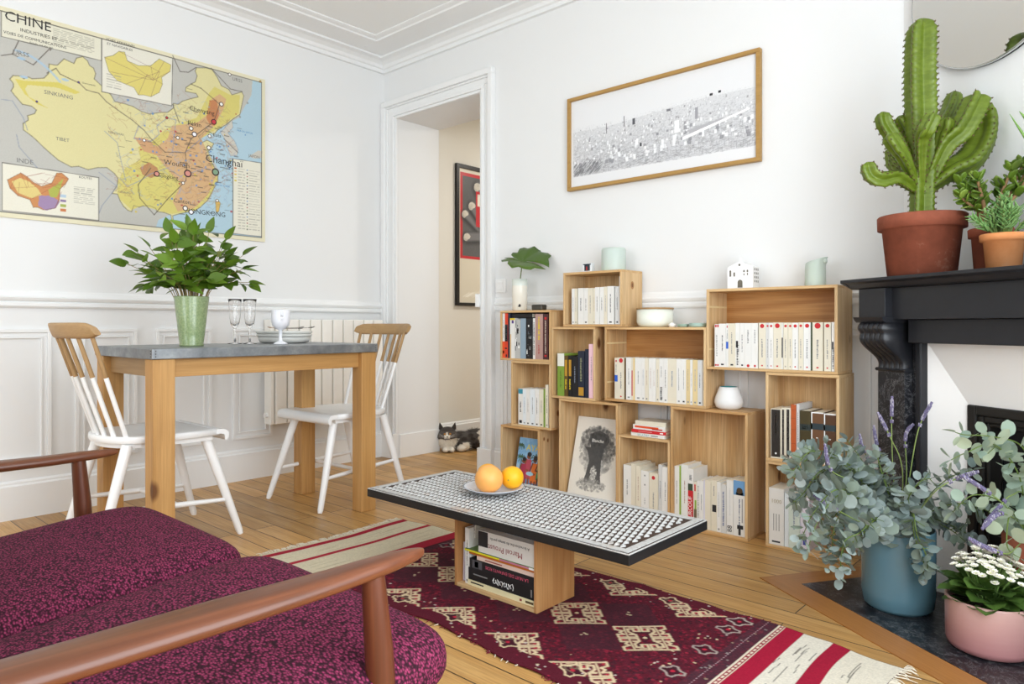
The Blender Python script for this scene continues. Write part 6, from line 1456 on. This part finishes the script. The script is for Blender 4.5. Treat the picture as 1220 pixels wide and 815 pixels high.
def bouquet(root, paths, size, leafmat, rnd, skip=.28, dens=1, foot=None, shape='round'):
    org = Vector(root.location); st = MB(); lv = MB()
    for P in paths:
        Q = [Vector(p)-org for p in P]
        Q = [foot.lerp(Q[0], .0)+Vector((rnd.uniform(-.02, .02), rnd.uniform(-.02, .02), 0))]+Q
        D = branch_path(Q); n = len(D)
        st.tube(D, [.0028*(1-.6*i/(n-1)) for i in range(n)], 6)
        L = sum((D[i+1]-D[i]).length for i in range(n-1)); acc = 0; step = .020/dens; nxt = L*skip; k = 0
        for i in range(n-1):
            seg = (D[i+1]-D[i]); l = seg.length
            while nxt < acc+l:
                t = (nxt-acc)/l; p = D[i]+seg*t; d = seg.normalized()
                a = d.cross(Vector((0, 0, 1)));  a = a.normalized() if a.length > .05 else Vector((1, 0, 0)); b = d.cross(a)
                ang = k*pi/2+rnd.uniform(-.5, .5); f = nxt/L; s_ = size*(1.1-.5*f)*rnd.uniform(.75, 1.2)
                for o_ in (0, pi):
                    q = a*cos(ang+o_)+b*sin(ang+o_)
                    dd = (q+d*rnd.uniform(.1, .7)+Vector((0, 0, rnd.uniform(-.25, .1)))).normalized(); nn = (d+q*rnd.uniform(-.4, .4)+Vector((rnd.uniform(-.5, .5), rnd.uniform(-.5, .5), .5))).normalized()
                    lv.leaf(p+q*.002+dd*.006, dd, nn, s_, s_*rnd.uniform(.72, .95), shape, rnd.uniform(-.1, .25), rnd.uniform(-.05, .15), 0, 6, 4)
                    if rnd.random() < .22:   # little side shoot
                        sp = p+dd*.03; st.tube([p, sp], [.0013, .0008], 5)
                        for z_ in (0, 1): lv.leaf(sp, (dd+Vector((rnd.uniform(-1, 1), rnd.uniform(-1, 1), rnd.uniform(-.5, .8)))).normalized(), nn, s_*.6, s_*.5, shape, .1, .1, 0, 5, 4)
                k += 1; nxt += step
            acc += l
        lv.leaf(D[-1], (D[-1]-D[-2]), Vector((0, .3, 1)), size*.6, size*.45, shape, .1, .1)
    st.build('stems', STEM, root); lv.build('leaves', leafmat, root)
rnd = random.Random(33)
EXTRA = []
for P in DATA['EUC'][:8]+DATA['EUC'][10:12]:
    o_ = Vector((rnd.uniform(-.03, .03), rnd.uniform(-.04, .01), rnd.uniform(-.03, .035)))
    EXTRA.append([tuple(Vector(p)+o_*(i/(len(P)-1))) for i, p in enumerate(P)])
eb = thing('eucalyptus_bouquet', 'grey-green eucalyptus bunch spilling from the blue-grey vase', 'bouquet', (3.141, -.500, .0042))
bouquet(eb, DATA['EUC']+EXTRA, .050, EUCA, rnd, .36, 1.25, Vector((0, 0, .03)))
def lavender(root, P, rnd, foot, n=16, spike=.075):
    org = Vector(root.location); Q = [foot+Vector((rnd.uniform(-.015, .015), rnd.uniform(-.015, .015), 0))]+[Vector(p)-org for p in P]
    D = branch_path(Q); m = MB(); m.tube(D, [.0016]*len(D), 5)
    o = m.build('lavender_stalk', plain('#7d9150', .6), root)
    L = [0]
    for i in range(len(D)-1): L.append(L[-1]+(D[i+1]-D[i]).length)
    h = MB()
    for k in range(n):
        s_ = L[-1]-spike*k/(n-1); i = max(j for j in range(len(L)-1) if L[j] <= s_); t = (s_-L[i])/max(1e-6, L[i+1]-L[i]); p = D[i].lerp(D[i+1], min(1, t)); d = (D[i+1]-D[i]).normalized()
        if k in (n-3, n-4) and n > 10: continue
        a = d.cross(Vector((.3, .5, 1))).normalized(); b = d.cross(a); r_ = .0035 if k > 1 else .0018
        for q in range(5):
            an = 2*pi*q/5+k; c = p+(a*cos(an)+b*sin(an))*r_
            h.ball(tuple(c), (.0022, .0022, .0034), 0 if rnd.random() < .75 else 1, 5, 4)
    h.build('flower_spike', [plain('#716a88', .85, var=.3), plain('#a09bab', .85)], o)
lb = thing('lavender_bunch', 'dried lavender stalks rising among the eucalyptus in the blue-grey vase', 'lavender', (3.141, -.500, .0042))
for P in DATA['LAV']: lavender(lb, P, rnd, Vector((0, 0, .05)))
# tall terracotta vase at the right with pale eucalyptus and lavender
tv = MB(); tv.lathe([(.003, 0), (.040, 0), (.052, .05), (.060, .22), (.062, .285), (.058, .290), (.052, .28), (.04, .03)], 36, 0, cap=False)
tvl = Vector((3.465, -.535, .0042)); tvo = tv.build('terracotta_vase', TERRA, None, tvl); tag(tvo, 'tall brown terracotta vase behind the pink pot at hearth right edge', 'vase')
e2 = thing('eucalyptus_bouquet', 'pale rounded eucalyptus sprays arching over the pink pot from the right', 'bouquet', tvl)
bouquet(e2, DATA['EUC2'], .060, EUCB, rnd, .45, .62, Vector((0, 0, .05)))
l2 = thing('lavender_bunch', 'lavender spikes leaning left over the white flowering plant', 'lavender', tvl)
for P in DATA['LAV2']: lavender(l2, P, rnd, Vector((0, 0, .06)), 20, .085)
# pink pot with kalanchoe
def mk_pink():
    n = NT('pink_glaze'); sp = n.node('ShaderNodeSeparateXYZ'); n.link(n.coords(), sp.inputs[0])
    f = n.math('MULTIPLY', sp.outputs[2], 7.2); f = n.math('ADD', f, n.math('MULTIPLY', n.noise(n.coords((3, 3, 30)), 3, 3), .25))
    return n.set(n.mix(f, lin('#a97075'), lin('#b8938c')), .28, 0, .45)
kp = thing('flowering_plant', 'white flowering kalanchoe in a pink glazed pot at hearth front', 'plant', (3.390, -.652, .0042))
m = MB(); m.lathe([(.003, 0), (.080, 0), (.092, .006), (.097, .02), (.0985, .130), (.097, .134), (.092, .132), (.090, .10)], 56, 0, cap=False); m.build('pot', mk_pink(), kp)
m = MB(); m.lathe([(.0915, .11), (.05, .115), (.003, .117)], 30, 0); m.build('soil', SOIL, kp)
rnd = random.Random(12)
lv = MB(); st = MB(); fl = MB()
for i in range(48):
    a = rnd.uniform(0, 2*pi); r0 = rnd.uniform(.01, .05); b = Vector((cos(a)*r0, sin(a)*r0, rnd.uniform(.125, .165))); d = Vector((cos(a), sin(a), rnd.uniform(.05, 1.1)))
    lv.leaf(b, d, Vector((0, 0, 1)) if rnd.random() < .7 else Vector((.3, .2, 1)), rnd.uniform(.060, .090), rnd.uniform(.05, .066), 'round', rnd.uniform(.1, .45), rnd.uniform(.1, .35), 0, 7, 6)
for i in range(20):
    a = 2*pi*i/20+rnd.uniform(-.1, .1); r0 = rnd.uniform(.045, .062); b = Vector((cos(a)*r0, sin(a)*r0, .122)); d = Vector((cos(a+rnd.uniform(-.5, .5)), sin(a+rnd.uniform(-.5, .5)), rnd.uniform(.15, .55)))
    lv.leaf(b, d, Vector((cos(a)*.5, sin(a)*.5, 1)), rnd.uniform(.045, .062), rnd.uniform(.042, .052), 'round', rnd.uniform(.1, .3), rnd.uniform(.1, .3), 0, 7, 6)
for i in range(130):
    a = rnd.uniform(0, 2*pi); r_ = .085*sqrt(rnd.random()); hx = Vector((cos(a)*r_, sin(a)*r_, .255-1.6*r_*r_*4.2+rnd.uniform(-.016, .010)))
    hx += RV*(.002)
    b = Vector((hx.x*.25, hx.y*.25, .12)); 
    if i % 4 == 0: st.tube([b, b.lerp(hx, .6)+Vector((0, 0, .01)), hx], [.0026, .002, .0014], 6)
    up = Vector((hx.x*4, hx.y*4, 1)).normalized(); a1 = up.cross(Vector((1, .2, 0))).normalized(); b1 = up.cross(a1)
    for q in range(9):
        an = 2*pi*q/9; dq = a1*cos(an)+b1*sin(an); fl.leaf(hx, dq+up*.6, up, .0115, .010, 'round', .1, 0, 0, 3, 2)
    for q in range(6):
        an = 2*pi*q/6+.3; dq = a1*cos(an)+b1*sin(an); fl.leaf(hx+up*.001, dq+up*1.1, up, .0075, .0065, 'round', .0, 0, 0, 3, 2)
    fl.ball(tuple(hx+up*.003), .0018, 1, 6, 4)
lv.build('leaves', KALL, kp); st.build('flower_stem', plain('#6f8f4a'), kp); fl.build('flowers', [plain('#f3f0e4', .7, 0, .2), plain('#c6cf6a')], kp)
# ============================================================= on the dining table
TZ = .7675
gv = two_tone('green_speckled_glaze', '#8fae78', '#98b585', .1)
def mk_speckglaze():
    n = NT('green_crackle_glaze'); v = n.coords(); f = n.noise(v, 130, 4, .8)
    col = n.mix(n.ramp(f, [(.35, (0,0,0)), (.65, (1,1,1))]), lin('#7a8f62'), lin('#9dac80'))
    n.bump(f, .2, .001); return n.set(col, .18, 0, .5)
m = MB(); m.lathe([(.003, 0), (.046, 0), (.047, .004), (.045, .01), (.050, .05), (.0665, .198), (.0655, .201), (.062, .198), (.046, .03), (.003, .02)], 44, 0, cap=False)
VL = Vector((.815, -1.605, TZ)); o = m.build('tapered_vase', mk_speckglaze(), None, VL); tag(o, 'green crackle glazed vase on zinc dining table', 'vase')
bq = thing('leafy_branches', 'bunch of glossy green leafy branches in green vase on dining table', 'foliage', VL)
rnd = random.Random(17); st = MB(); lv = MB()
tips = []
for i in range(34):
    a = rnd.uniform(0, 2*pi); e = rnd.uniform(.15, 1.0); h = rnd.uniform(.33, .46)
    tips.append(Vector((cos(a)*.17*e, sin(a)*.17*e, h-.08*e*e)))
# the outer silhouette: long sprays to both sides
for x, y, z in ((-.22, .0, .38), (-.21, .03, .30), (-.245, -.02, .33), (-.17, 0, .40), (-.20, .04, .25), (-.09, 0, .46), (-.02, .02, .47), (.07, 0, .46), (.14, 0, .43), (.20, .02, .37), (.215, -.02, .31), (.20, .0, .25), (.22, .03, .26), (.15, -.04, .34), (-.17, -.03, .24), (.10, -.05, .28), (-.11, -.06, .26)):
    tips.append(RV*x+FV*y+Vector((0, 0, z)))
for tip in tips:
    b = Vector((tip.x*.12, tip.y*.12, .06)); mid = Vector((tip.x*.38, tip.y*.38, .24)); D = branch_path([b, mid, tip], 6); n = len(D)
    st.tube(D, [.0022*(1-.5*i/(n-1)) for i in range(n)], 6)
    for i in range(6, n):
        if rnd.random() < .42: continue
        d = (D[i]-D[i-1]).normalized(); a = d.cross(Vector((0, 0, 1))).normalized(); s_ = 1 if i % 2 else -1
        dd = (a*s_*rnd.uniform(.6, 1)+d*rnd.uniform(.2, .7)+Vector((0, 0, rnd.uniform(-.5, .2)))).normalized()
        nn = (Vector((.6, -.6, .7))+Vector((rnd.uniform(-.7, .7), rnd.uniform(-.7, .7), rnd.uniform(-.4, .4)))).normalized()
        lv.leaf(D[i]+dd*.008, dd, nn, rnd.uniform(.058, .082), rnd.uniform(.038, .052), 'ovate', rnd.uniform(.0, .35), rnd.uniform(.05, .25), 0, 7, 4)
    lv.leaf(D[-1], (D[-1]-D[-2]), Vector((rnd.uniform(-.4, .4), rnd.uniform(-.4, .4), 1)), .070, .042, 'ovate', .2, .15, 0, 7, 4)
st.build('twigs', plain('#8c7a4c', .7), bq); lv.build('leaves', LEAF, bq)
# crystal flutes
CRY = (lambda n: n.set((1, 1, 1), .0, 0, .5, Transmission_Weight=1.0, IOR=1.33))(NT('cut_crystal'))
def flute(loc, lab):
    t = thing('champagne_flute', lab, 'glass', loc, 0, 'crystal flutes on the dining table')
    m = MB(); m.lathe([(.003, 0), (.030, 0), (.031, .002), (.02, .005), (.005, .010), (.0042, .03), (.0065, .05), (.0045, .062), (.006, .07)], 24, 0, cap=True); m.build('foot_and_stem', CRY, t)
    rs = []; N = 24
    for r_, z in ((.006, .07), (.014, .08), (.020, .095), (.0235, .12), (.0245, .15), (.027, .185), (.030, .202), (.0290, .202), (.026, .185), (.0232, .15), (.022, .12), (.018, .097), (.010, .086), (.002, .083)):
        cut = .06 if .075 < z < .14 and r_ in (.014, .020, .0235) else 0
        rs.append([(r_*(1-cut*(j % 2))*cos(2*pi*j/N+z*8), r_*(1-cut*(j % 2))*sin(2*pi*j/N+z*8), z) for j in range(N)])
    m = MB(); m.rings(rs, 0, True, True); m.build('bowl', CRY, t)
flute((.640, -1.335, TZ), 'left cut crystal flute beside green vase on dining table'); flute((.690, -1.290, TZ), 'right cut crystal flute standing nearer the white goblet')
# face goblet
gb = thing('face_goblet', 'white ceramic goblet with sculpted nose and lips on dining table', 'goblet', (.860, -1.235, TZ))
CER = plain('#ebebf0', .3, 0, .45, .01)
m = MB(); m.lathe([(.003, 0), (.029, 0), (.030, .004), (.022, .009), (.008, .016), (.0065, .04), (.0085, .062), (.022, .070), (.036, .084), (.0405, .105), (.040, .150), (.038, .152), (.036, .148), (.035, .10), (.02, .08), (.002, .076)], 36, 0, cap=False); m.build('goblet_body', CER, gb)
fd = Vector((CAMX-.86, CAMY+1.235, 0)).normalized(); fd = (fd+RV*.15).normalized(); sd_ = Vector((-fd.y, fd.x, 0))
def onface(a, z, r=.040): return fd*(r*cos(a))+sd_*(r*sin(a))+Vector((0, 0, z))
m = MB(); m.rings([[tuple(onface(a, z, .0395+k)) for a, k in ((-.16, 0), (-.08, e*.6), (0, e), (.08, e*.6), (.16, 0))] for z, e in ((.147, .002), (.138, .005), (.130, .010), (.125, .011), (.122, .003))], 0, True, False, False)
m.build('nose', CER, gb)
for z, w, nm in ((.113, .26, 'upper_lip'), (.107, .22, 'lower_lip')):
    m = MB(); m.tube([onface(-w, z, .0385), onface(-w*.5, z+.001, .0405), onface(0, z-.0008, .0415), onface(w*.5, z+.001, .0405), onface(w, z, .0385)], [.0008, .0028, .0032, .0028, .0008], 8); m.build(nm, CER, gb)
m = MB(); m.ball(tuple(onface(-.07, .1235, .0425)), .0022, 0, 6, 4); m.ball(tuple(onface(.07, .1235, .0425)), .0022, 0, 6, 4); m.build('nostrils', plain('#4a4038'), gb)
# plates and cutlery
PL = plain('#e6e5df', .15, 0, .5, .01)
pc_ = (.625, -1.080)
zz = TZ
for i, (r_, h_, lab) in enumerate(((.120, .028, 'lowest deep white plate of the stack on dining table'), (.128, .016, 'middle white plate of the stack on dining table'), (.130, .016, 'top white plate of the stack holding cutlery'))):
    m = MB(); m.lathe([(.002, 0), (r_*.80, 0), (r_*.93, .004), (r_*.985, h_*.55), (r_, h_), (r_-.001, h_+.002), (r_*.95, h_), (r_*.88, .009), (.002, .008)], 48, 0, cap=False)
    o = m.build('plate', PL, None, (pc_[0]+.004*i, pc_[1]-.003*i, zz)); tag(o, lab, 'plate', 'stacked white plates'); zz += (.024, .0145, .0145)[i]
STEEL = plain('#8d8a86', .25, .9, .5, .05)
def spoon(p0, p1, lab, w=.010, nm='spoon', mt=STEEL):
    p0, p1 = Vector(p0), Vector(p1); d = (p1-p0); m = MB()
    m.tube([p0, p0+d*.7, p0+d*.78], [.0028, .002, .002], 8, 0, True, .5)
    rs = []; dn = d.normalized(); a = dn.cross(Vector((0, 0, 1))).normalized(); b = a.cross(dn)
    for i in range(9):
        f = i/8; r_ = max(.0008, w*sin(pi*f)**.6); c = p0+d*(.78+.22*f)+b*(.004*f)
        rs.append([tuple(c+a*(r_*cos(2*pi*j/12))+b*(r_*.22*sin(2*pi*j/12)-.25*r_*(1-cos(2*pi*j/12)**2))) for j in range(12)])
    m.rings(rs, 0, True, True); o = m.build(nm, mt, None); tag(o, lab, 'cutlery', 'cutlery on the plate stack')
c0 = Vector((pc_[0], pc_[1], zz+.012))
spoon(c0+RV*-.03+FV*.02+Vector((0,0,.001)), c0+RV*.145+FV*.01+Vector((0, 0, .010)), 'rightmost dark steel spoon on the plate stack', .011)
spoon(c0+RV*-.05+FV*.04+Vector((0,0,.004)), c0+RV*.085+FV*.04+Vector((0, 0, .010)), 'middle steel spoon on the plate stack', .009)
spoon(c0+RV*-.04+FV*-.03+Vector((0,0,.002)), c0+RV*.10+FV*-.02+Vector((0, 0, .004)), 'steel spoon lying lowest on the plate stack', .009)
spoon(c0+RV*.03+FV*-.01+Vector((0,0,.003)), c0+RV*-.09+FV*.02+Vector((0, 0, .009)), 'brown handled spoon pointing left on plate stack', .009, 'spoon', plain('#9a7a58', .4))

# ============================================================= on the coffee table
CZ = .2990
pl = Vector((2.100, -1.175, CZ+.0012))
m = MB(); m.lathe([(.002, 0), (.045, 0), (.052, .002), (.085, .014), (.100, .021), (.1005, .0225), (.098, .0225), (.083, .0165), (.05, .006), (.002, .005)], 48, 0, cap=False)
o = m.build('fruit_plate', plain('#d9dee6', .12, 0, .5, .04, 40), None, pl); tag(o, 'pale blue-white plate holding citrus fruit on coffee table', 'plate')
m = MB(); m.rings([[(r_*cos(2*pi*j/48), r_*sin(2*pi*j/48), z) for j in range(48)] for r_, z in ((.0985, .0228), (.1008, .0232))], 0, True, False); m.build('grey_rim_line', plain('#6d7480', .2), o)
def fruit(loc, r, lab, nm, c1, c2, cat, rough=.45):
    n = NT(nm+'_peel'); v = n.coords(); f = n.noise(v, 40, 3)
    col = n.mix(f, lin(c1), lin(c2)); vo = n.node('ShaderNodeTexVoronoi'); n.link(v, vo.inputs['Vector']); vo.inputs['Scale'].default_value = 420
    n.bump(vo.outputs['Distance'], .35, .001)
    m = MB(); rs = []; N = 32; K = 20
    for i in range(K+1):
        th = pi*i/K; q = sin(th)*(1+.01*sin(3*th)); z = -cos(th)*.96
        if i == K: z -= .03
        rs.append([(r*max(q, .01)*cos(2*pi*j/N), r*max(q, .01)*sin(2*pi*j/N), r*z) for j in range(N)])
    m.rings(rs, 0, True, True); o = m.build(nm, n.set(col, rough, 0, .4, Subsurface_Weight=.12, Subsurface_Radius=(.02, .01, .003)), None, loc); tag(o, lab, cat, 'citrus fruit on the plate')
    return o
A = pl
o1 = fruit(A+Vector((.008, -.032, .006+.0465*.96)), .0465, 'large peach coloured grapefruit in front on the fruit plate', 'grapefruit', '#e9a254', '#edb061', 'fruit')
o2 = fruit(A+RV*.060+FV*.012+Vector((0, 0, .011+.037*.96)), .0385, 'bright orange at right of the fruit plate', 'orange', '#eda812', '#f3b81f', 'fruit')
m = MB(); m.tube([(0, 0, 0), (0, 0, .0015)], [.003, .0018], 8); k = m.build('stem_button', plain('#8a8a3a', .6), o2)
dirn = (Vector((CAMX, CAMY, CAMZ))-o2.location).normalized(); dirn = (dirn+RV*-.35+Vector((0, 0, -.25))).normalized(); k.location = dirn*.0378; k.rotation_euler = dirn.to_track_quat('Z', 'Y').to_euler()
o3 = fruit(A+FV*.062+RV*-.022+Vector((0, 0, .010+.037*.96)), .038, 'orange hidden behind the grapefruit on the fruit plate', 'orange', '#e8a01a', '#efae22', 'fruit')

# ============================================================= cat
ct_ = thing('cat', 'fluffy grey and white cat lying on hall floor in the doorway', 'cat', (.190, .385, 0))
# picture-right direction and towards-viewer direction at the cat
VV = Vector((CAMX-.2, CAMY-.4, 0)).normalized(); RR = Vector((-VV.y, VV.x, 0))
def cp(x, y, z): return RR*x+VV*y+Vector((0, 0, z))       # x right, y towards viewer
bm = bmesh.new()
def blob(c, r, d=None):
    mt = Matrix.Translation(cp(*c))
    R3 = Matrix((RR, VV, Vector((0, 0, 1)))).transposed().to_4x4()
    res = bmesh.ops.create_icosphere(bm, subdivisions=3, radius=1, matrix=mt @ R3 @ Matrix.Diagonal((*r, 1)))
blob((0, .0, .117), (.060, .048, .050)); blob((-.04, .0, .100), (.028, .035, .030)); blob((.04, .0, .100), (.028, .035, .030)); blob((-.024, .030, .103), (.022, .022, .020)); blob((.024, .030, .103), (.022, .022, .020)); blob((0, .040, .100), (.022, .022, .018))
blob((0, -.01, .065), (.062, .055, .062)); blob((.09, -.05, .065), (.085, .062, .062)); blob((.20, -.08, .070), (.105, .075, .068)); blob((.30, -.09, .065), (.085, .08, .064))
blob((-.012, .050, .018), (.020, .040, .017)); blob((.030, .050, .018), (.018, .040, .016)); blob((.095, .030, .022), (.032, .030, .021)); blob((.115, .01, .035), (.04, .03, .03))
blob((.30, -.01, .03), (.05, .04, .028)); blob((.40, -.10, .03), (.07, .03, .025)); blob((.47, -.06, .026), (.05, .026, .022))
me = bpy.data.meshes.new('cat_body'); bm.to_mesh(me); bm.free()
body = bpy.data.objects.new('cat_body', me); COL.objects.link(body); body.parent = ct_
md = body.modifiers.new('fuse', 'REMESH'); md.mode = 'VOXEL'; md.voxel_size = .005; md.use_smooth_shade = True
md = body.modifiers.new('soft', 'SMOOTH'); md.factor = .5; md.iterations = 6
dg = bpy.context.evaluated_depsgraph_get(); dg.update()
me2 = bpy.data.meshes.new_from_object(body.evaluated_get(dg)); body.modifiers.clear(); body.data = me2
# coat colour by region of the animal
def coat(p):
    x, y, z = p.dot(RR), p.dot(VV), p.z
    nz = noise.noise(Vector((x, y, z))*38)*.012
    W, G, D, K = lin('#e6e0d4'), lin('#5c5753'), lin('#453f3b'), lin('#3a3431')
    if (x+nz)**2+(y-.0)**2 < .075**2 and z > .078:      # head
        if z < .117 and abs(x+.004) < .022+nz*.6 and y > .030: return W if abs(x) < .020 and z > .092 else (G if z > .084 else W)
        if abs(x+.003) < .006 and y > .02 and z < .135: return W
        if z < .090+nz: return W
        return G if z < .14 else D
    if x < .055+nz*2 and y > -.03: return W if z < .085 else G
    if y > .02 and z < .05: return W
    if .10 < x+nz*2 < .15 and y > -.02 and z < .06: return W
    if .215 < x+nz*3 < .27 and y > -.06: return tuple(v*.9 for v in W)
    return D if (noise.noise(Vector((x*3, y*3, z*6))*9) > 0 or z > .12) else G
at = me2.color_attributes.new('print', 'FLOAT_COLOR', 'POINT')
for i, v_ in enumerate(me2.vertices): at.data[i].color = (*coat(v_.co), 1)
for p_ in me2.polygons: p_.use_smooth = True
n = NT('cat_coat'); a_ = n.node('ShaderNodeAttribute', attribute_name='print'); FUR = n.set(a_.outputs['Color'], .9, 0, .1, Sheen_Weight=.15)
me2.materials.clear(); me2.materials.append(FUR)
# fur tufts: thin tapered blades following the coat
r3 = random.Random(3); fv, ff, fc = [], [], []
polys = me2.polygons; areas = [p_.area for p_ in polys]
pick = r3.choices(range(len(polys)), weights=areas, k=9000)
for pi_ in pick:
    p_ = polys[pi_]; c = Vector(p_.center); nr = Vector(p_.normal); x, y, z = c.dot(RR), c.dot(VV), c.z
    if z < .006 and nr.z < 0: continue
    head = x*x+y*y < .068**2 and z > .085
    face = head and y > .018 and abs(x) < .036
    L = (.003 if face else .009 if head else .020)*r3.uniform(.6, 1.2)
    paw = z < .045 and y > .03 and x < .13
    if paw: L *= .3
    flow = (RR*.8-VV*.1+Vector((0, 0, -.45))) if not head else (RR*(.8 if x > 0 else -.8)+Vector((0, 0, -.2)))
    d = (nr*.75+flow*.55+Vector((r3.uniform(-.25, .25),)*3)).normalized(); c2 = c-nr*.001
    tipp = c2+d*L; tipp.z = max(tipp.z, .002)
    s_ = d.cross(nr); s_ = s_.normalized()*(.0011 if not face else .0007) if s_.length > .01 else RR*.001
    k0 = len(fv); fv += [tuple(c2-s_), tuple(c2+s_), tuple(tipp)]; ff.append((k0, k0+1, k0+2))
    col = coat(c); g = r3.uniform(.82, 1.15); fc += [tuple(min(1, q*g) for q in col)]*3
fm = bpy.data.meshes.new('fur'); fm.from_pydata(fv, [], ff); at = fm.color_attributes.new('print', 'FLOAT_COLOR', 'POINT')
at.data.foreach_set('color', np.concatenate([np.array(fc), np.ones((len(fc), 1))], 1).ravel().astype(np.float32)); fm.materials.append(FUR)
fo = bpy.data.objects.new('fur', fm); COL.objects.link(fo); fo.parent = ct_; fo['kind'] = 'stuff'
for sx in (-1, 1):
    m = MB(); e0 = cp(sx*.040, -.002, .146); rs = []
    tip = cp(sx*.052, .0, .194)
    m.rings([[tuple(e0+RR*(.019*cos(2*pi*j/10))+VV*(.009*sin(2*pi*j/10))) for j in range(10)], [tuple(e0.lerp(tip, .5)+RR*(.012*cos(2*pi*j/10))+VV*(.006*sin(2*pi*j/10)-.001)) for j in range(10)], [tuple(tip+RR*(.0015*cos(2*pi*j/10))+VV*(.001*sin(2*pi*j/10))) for j in range(10)]], 0, True, True)
    m.build('ear', plain('#3d3835', .9), ct_)
    m = MB(); m.ball(tuple(cp(sx*.0185, .044, .122)), .0066, 0, 12, 8); eo = m.build('eye', plain('#d0902c', .15, 0, .5, .1, 80), ct_)
    m = MB(); m.ball(tuple(cp(sx*.0185, .0492, .122)), (.0022, .0022, .0045), 0, 8, 6); m.build('pupil', plain('#0c0c0c', .1), eo)
m = MB(); m.ball(tuple(cp(0, .062, .1065)), (.0055, .0045, .0038), 0, 10, 6); m.build('nose', plain('#2a2020', .4), ct_)
m = MB(); m.tube([cp(0, .063, .103), cp(0, .062, .097)], .0008, 5); m.tube([cp(-.009, .058, .094), cp(0, .062, .097), cp(.009, .058, .094)], .0008, 5); m.build('mouth', plain('#2a2422'), ct_)
m = MB()
for sx in (-1, 1):
    for k in range(4): m.tube([cp(sx*.012, .058, .100+.002*k), cp(sx*.035, .056, .103+.004*k), cp(sx*.058, .045, .104+.008*k)], [.0005, .0004, .0002], 4)
m.build('whiskers', plain('#efece6', .4), ct_)

# ============================================================= light
def area(name, loc, rot, sx, sy, power, color=(1, 1, 1)):
    l = bpy.data.lights.new(name, 'AREA'); l.shape = 'RECTANGLE'; l.size = sx; l.size_y = sy; l.energy = power; l.color = color
    o = bpy.data.objects.new(name, l); COL.objects.link(o); o.location = loc; o.rotation_euler = rot; return o
KW = LIGHTS
for i, (u0, u1, z0, z1) in enumerate(WR):
    area('window_daylight', (RX-.012, (u0+u1)/2, (z0+z1)/2), (pi/2, 0, pi/2), u1-u0, z1-z0, KW['right'][i], (.875, .945, 1.0))
area('window_daylight', ((WF[0][0]+WF[0][1])/2, FY+.012, (WF[0][2]+WF[0][3])/2), (pi/2, 0, 0), WF[0][1]-WF[0][0], WF[0][3]-WF[0][2], KW['front'], (.875, .945, 1.0))
cl = thing('added_ceiling_lamp', 'added unseen round white lamp brightening the hall', 'lamp', (1.1, 1.35, 2.449))  # unseen lamp, added only to brighten the hall
m = MB(); m.lathe([(.16, 0), (.16, -.03), (.12, -.06), (.003, -.07)], 32, 0); m.build('added_lamp_shade', (lambda n: n.set((1, .95, .85), .5, 0, .3, Emission_Color=(1, .93, .8, 1), Emission_Strength=6.0))(NT('added_lamp_glow')), cl)
l = bpy.data.lights.new('added_hall_fill', 'AREA'); l.shape = 'DISK'; l.size = .3; l.energy = KW['hall']; l.color = (1, .96, .90)  # added fill light for the hall, just below that lamp
o = bpy.data.objects.new('added_hall_fill', l); COL.objects.link(o); o.location = (1.1, 1.35, 2.37)
w = bpy.data.worlds.new('sky'); SC.world = w; w.use_nodes = True
nt = w.node_tree; bg = nt.nodes['Background']; sk = nt.nodes.new('ShaderNodeTexSky'); sk.sky_type = 'HOSEK_WILKIE'; sk.turbidity = 4
sk.sun_direction = Vector((.3, -.6, .75)).normalized()
nt.links.new(sk.outputs[0], bg.inputs[0]); bg.inputs[1].default_value = 1.0
SC.view_settings.view_transform = 'Standard'; SC.view_settings.look = 'None'; SC.view_settings.gamma = 1; SC.view_settings.use_curve_mapping = False
SC.view_settings.exposure = KW['exp']
SC.cycles.use_denoising = True
try: SC.cycles.denoiser = 'OPENIMAGEDENOISE'
except Exception: pass
SC.cycles.max_bounces = 16; SC.cycles.diffuse_bounces = 6; SC.cycles.glossy_bounces = 4; SC.cycles.transmission_bounces = 16
SC.cycles.caustics_reflective = False; SC.cycles.caustics_refractive = False
SC.cycles.sample_clamp_indirect = 8
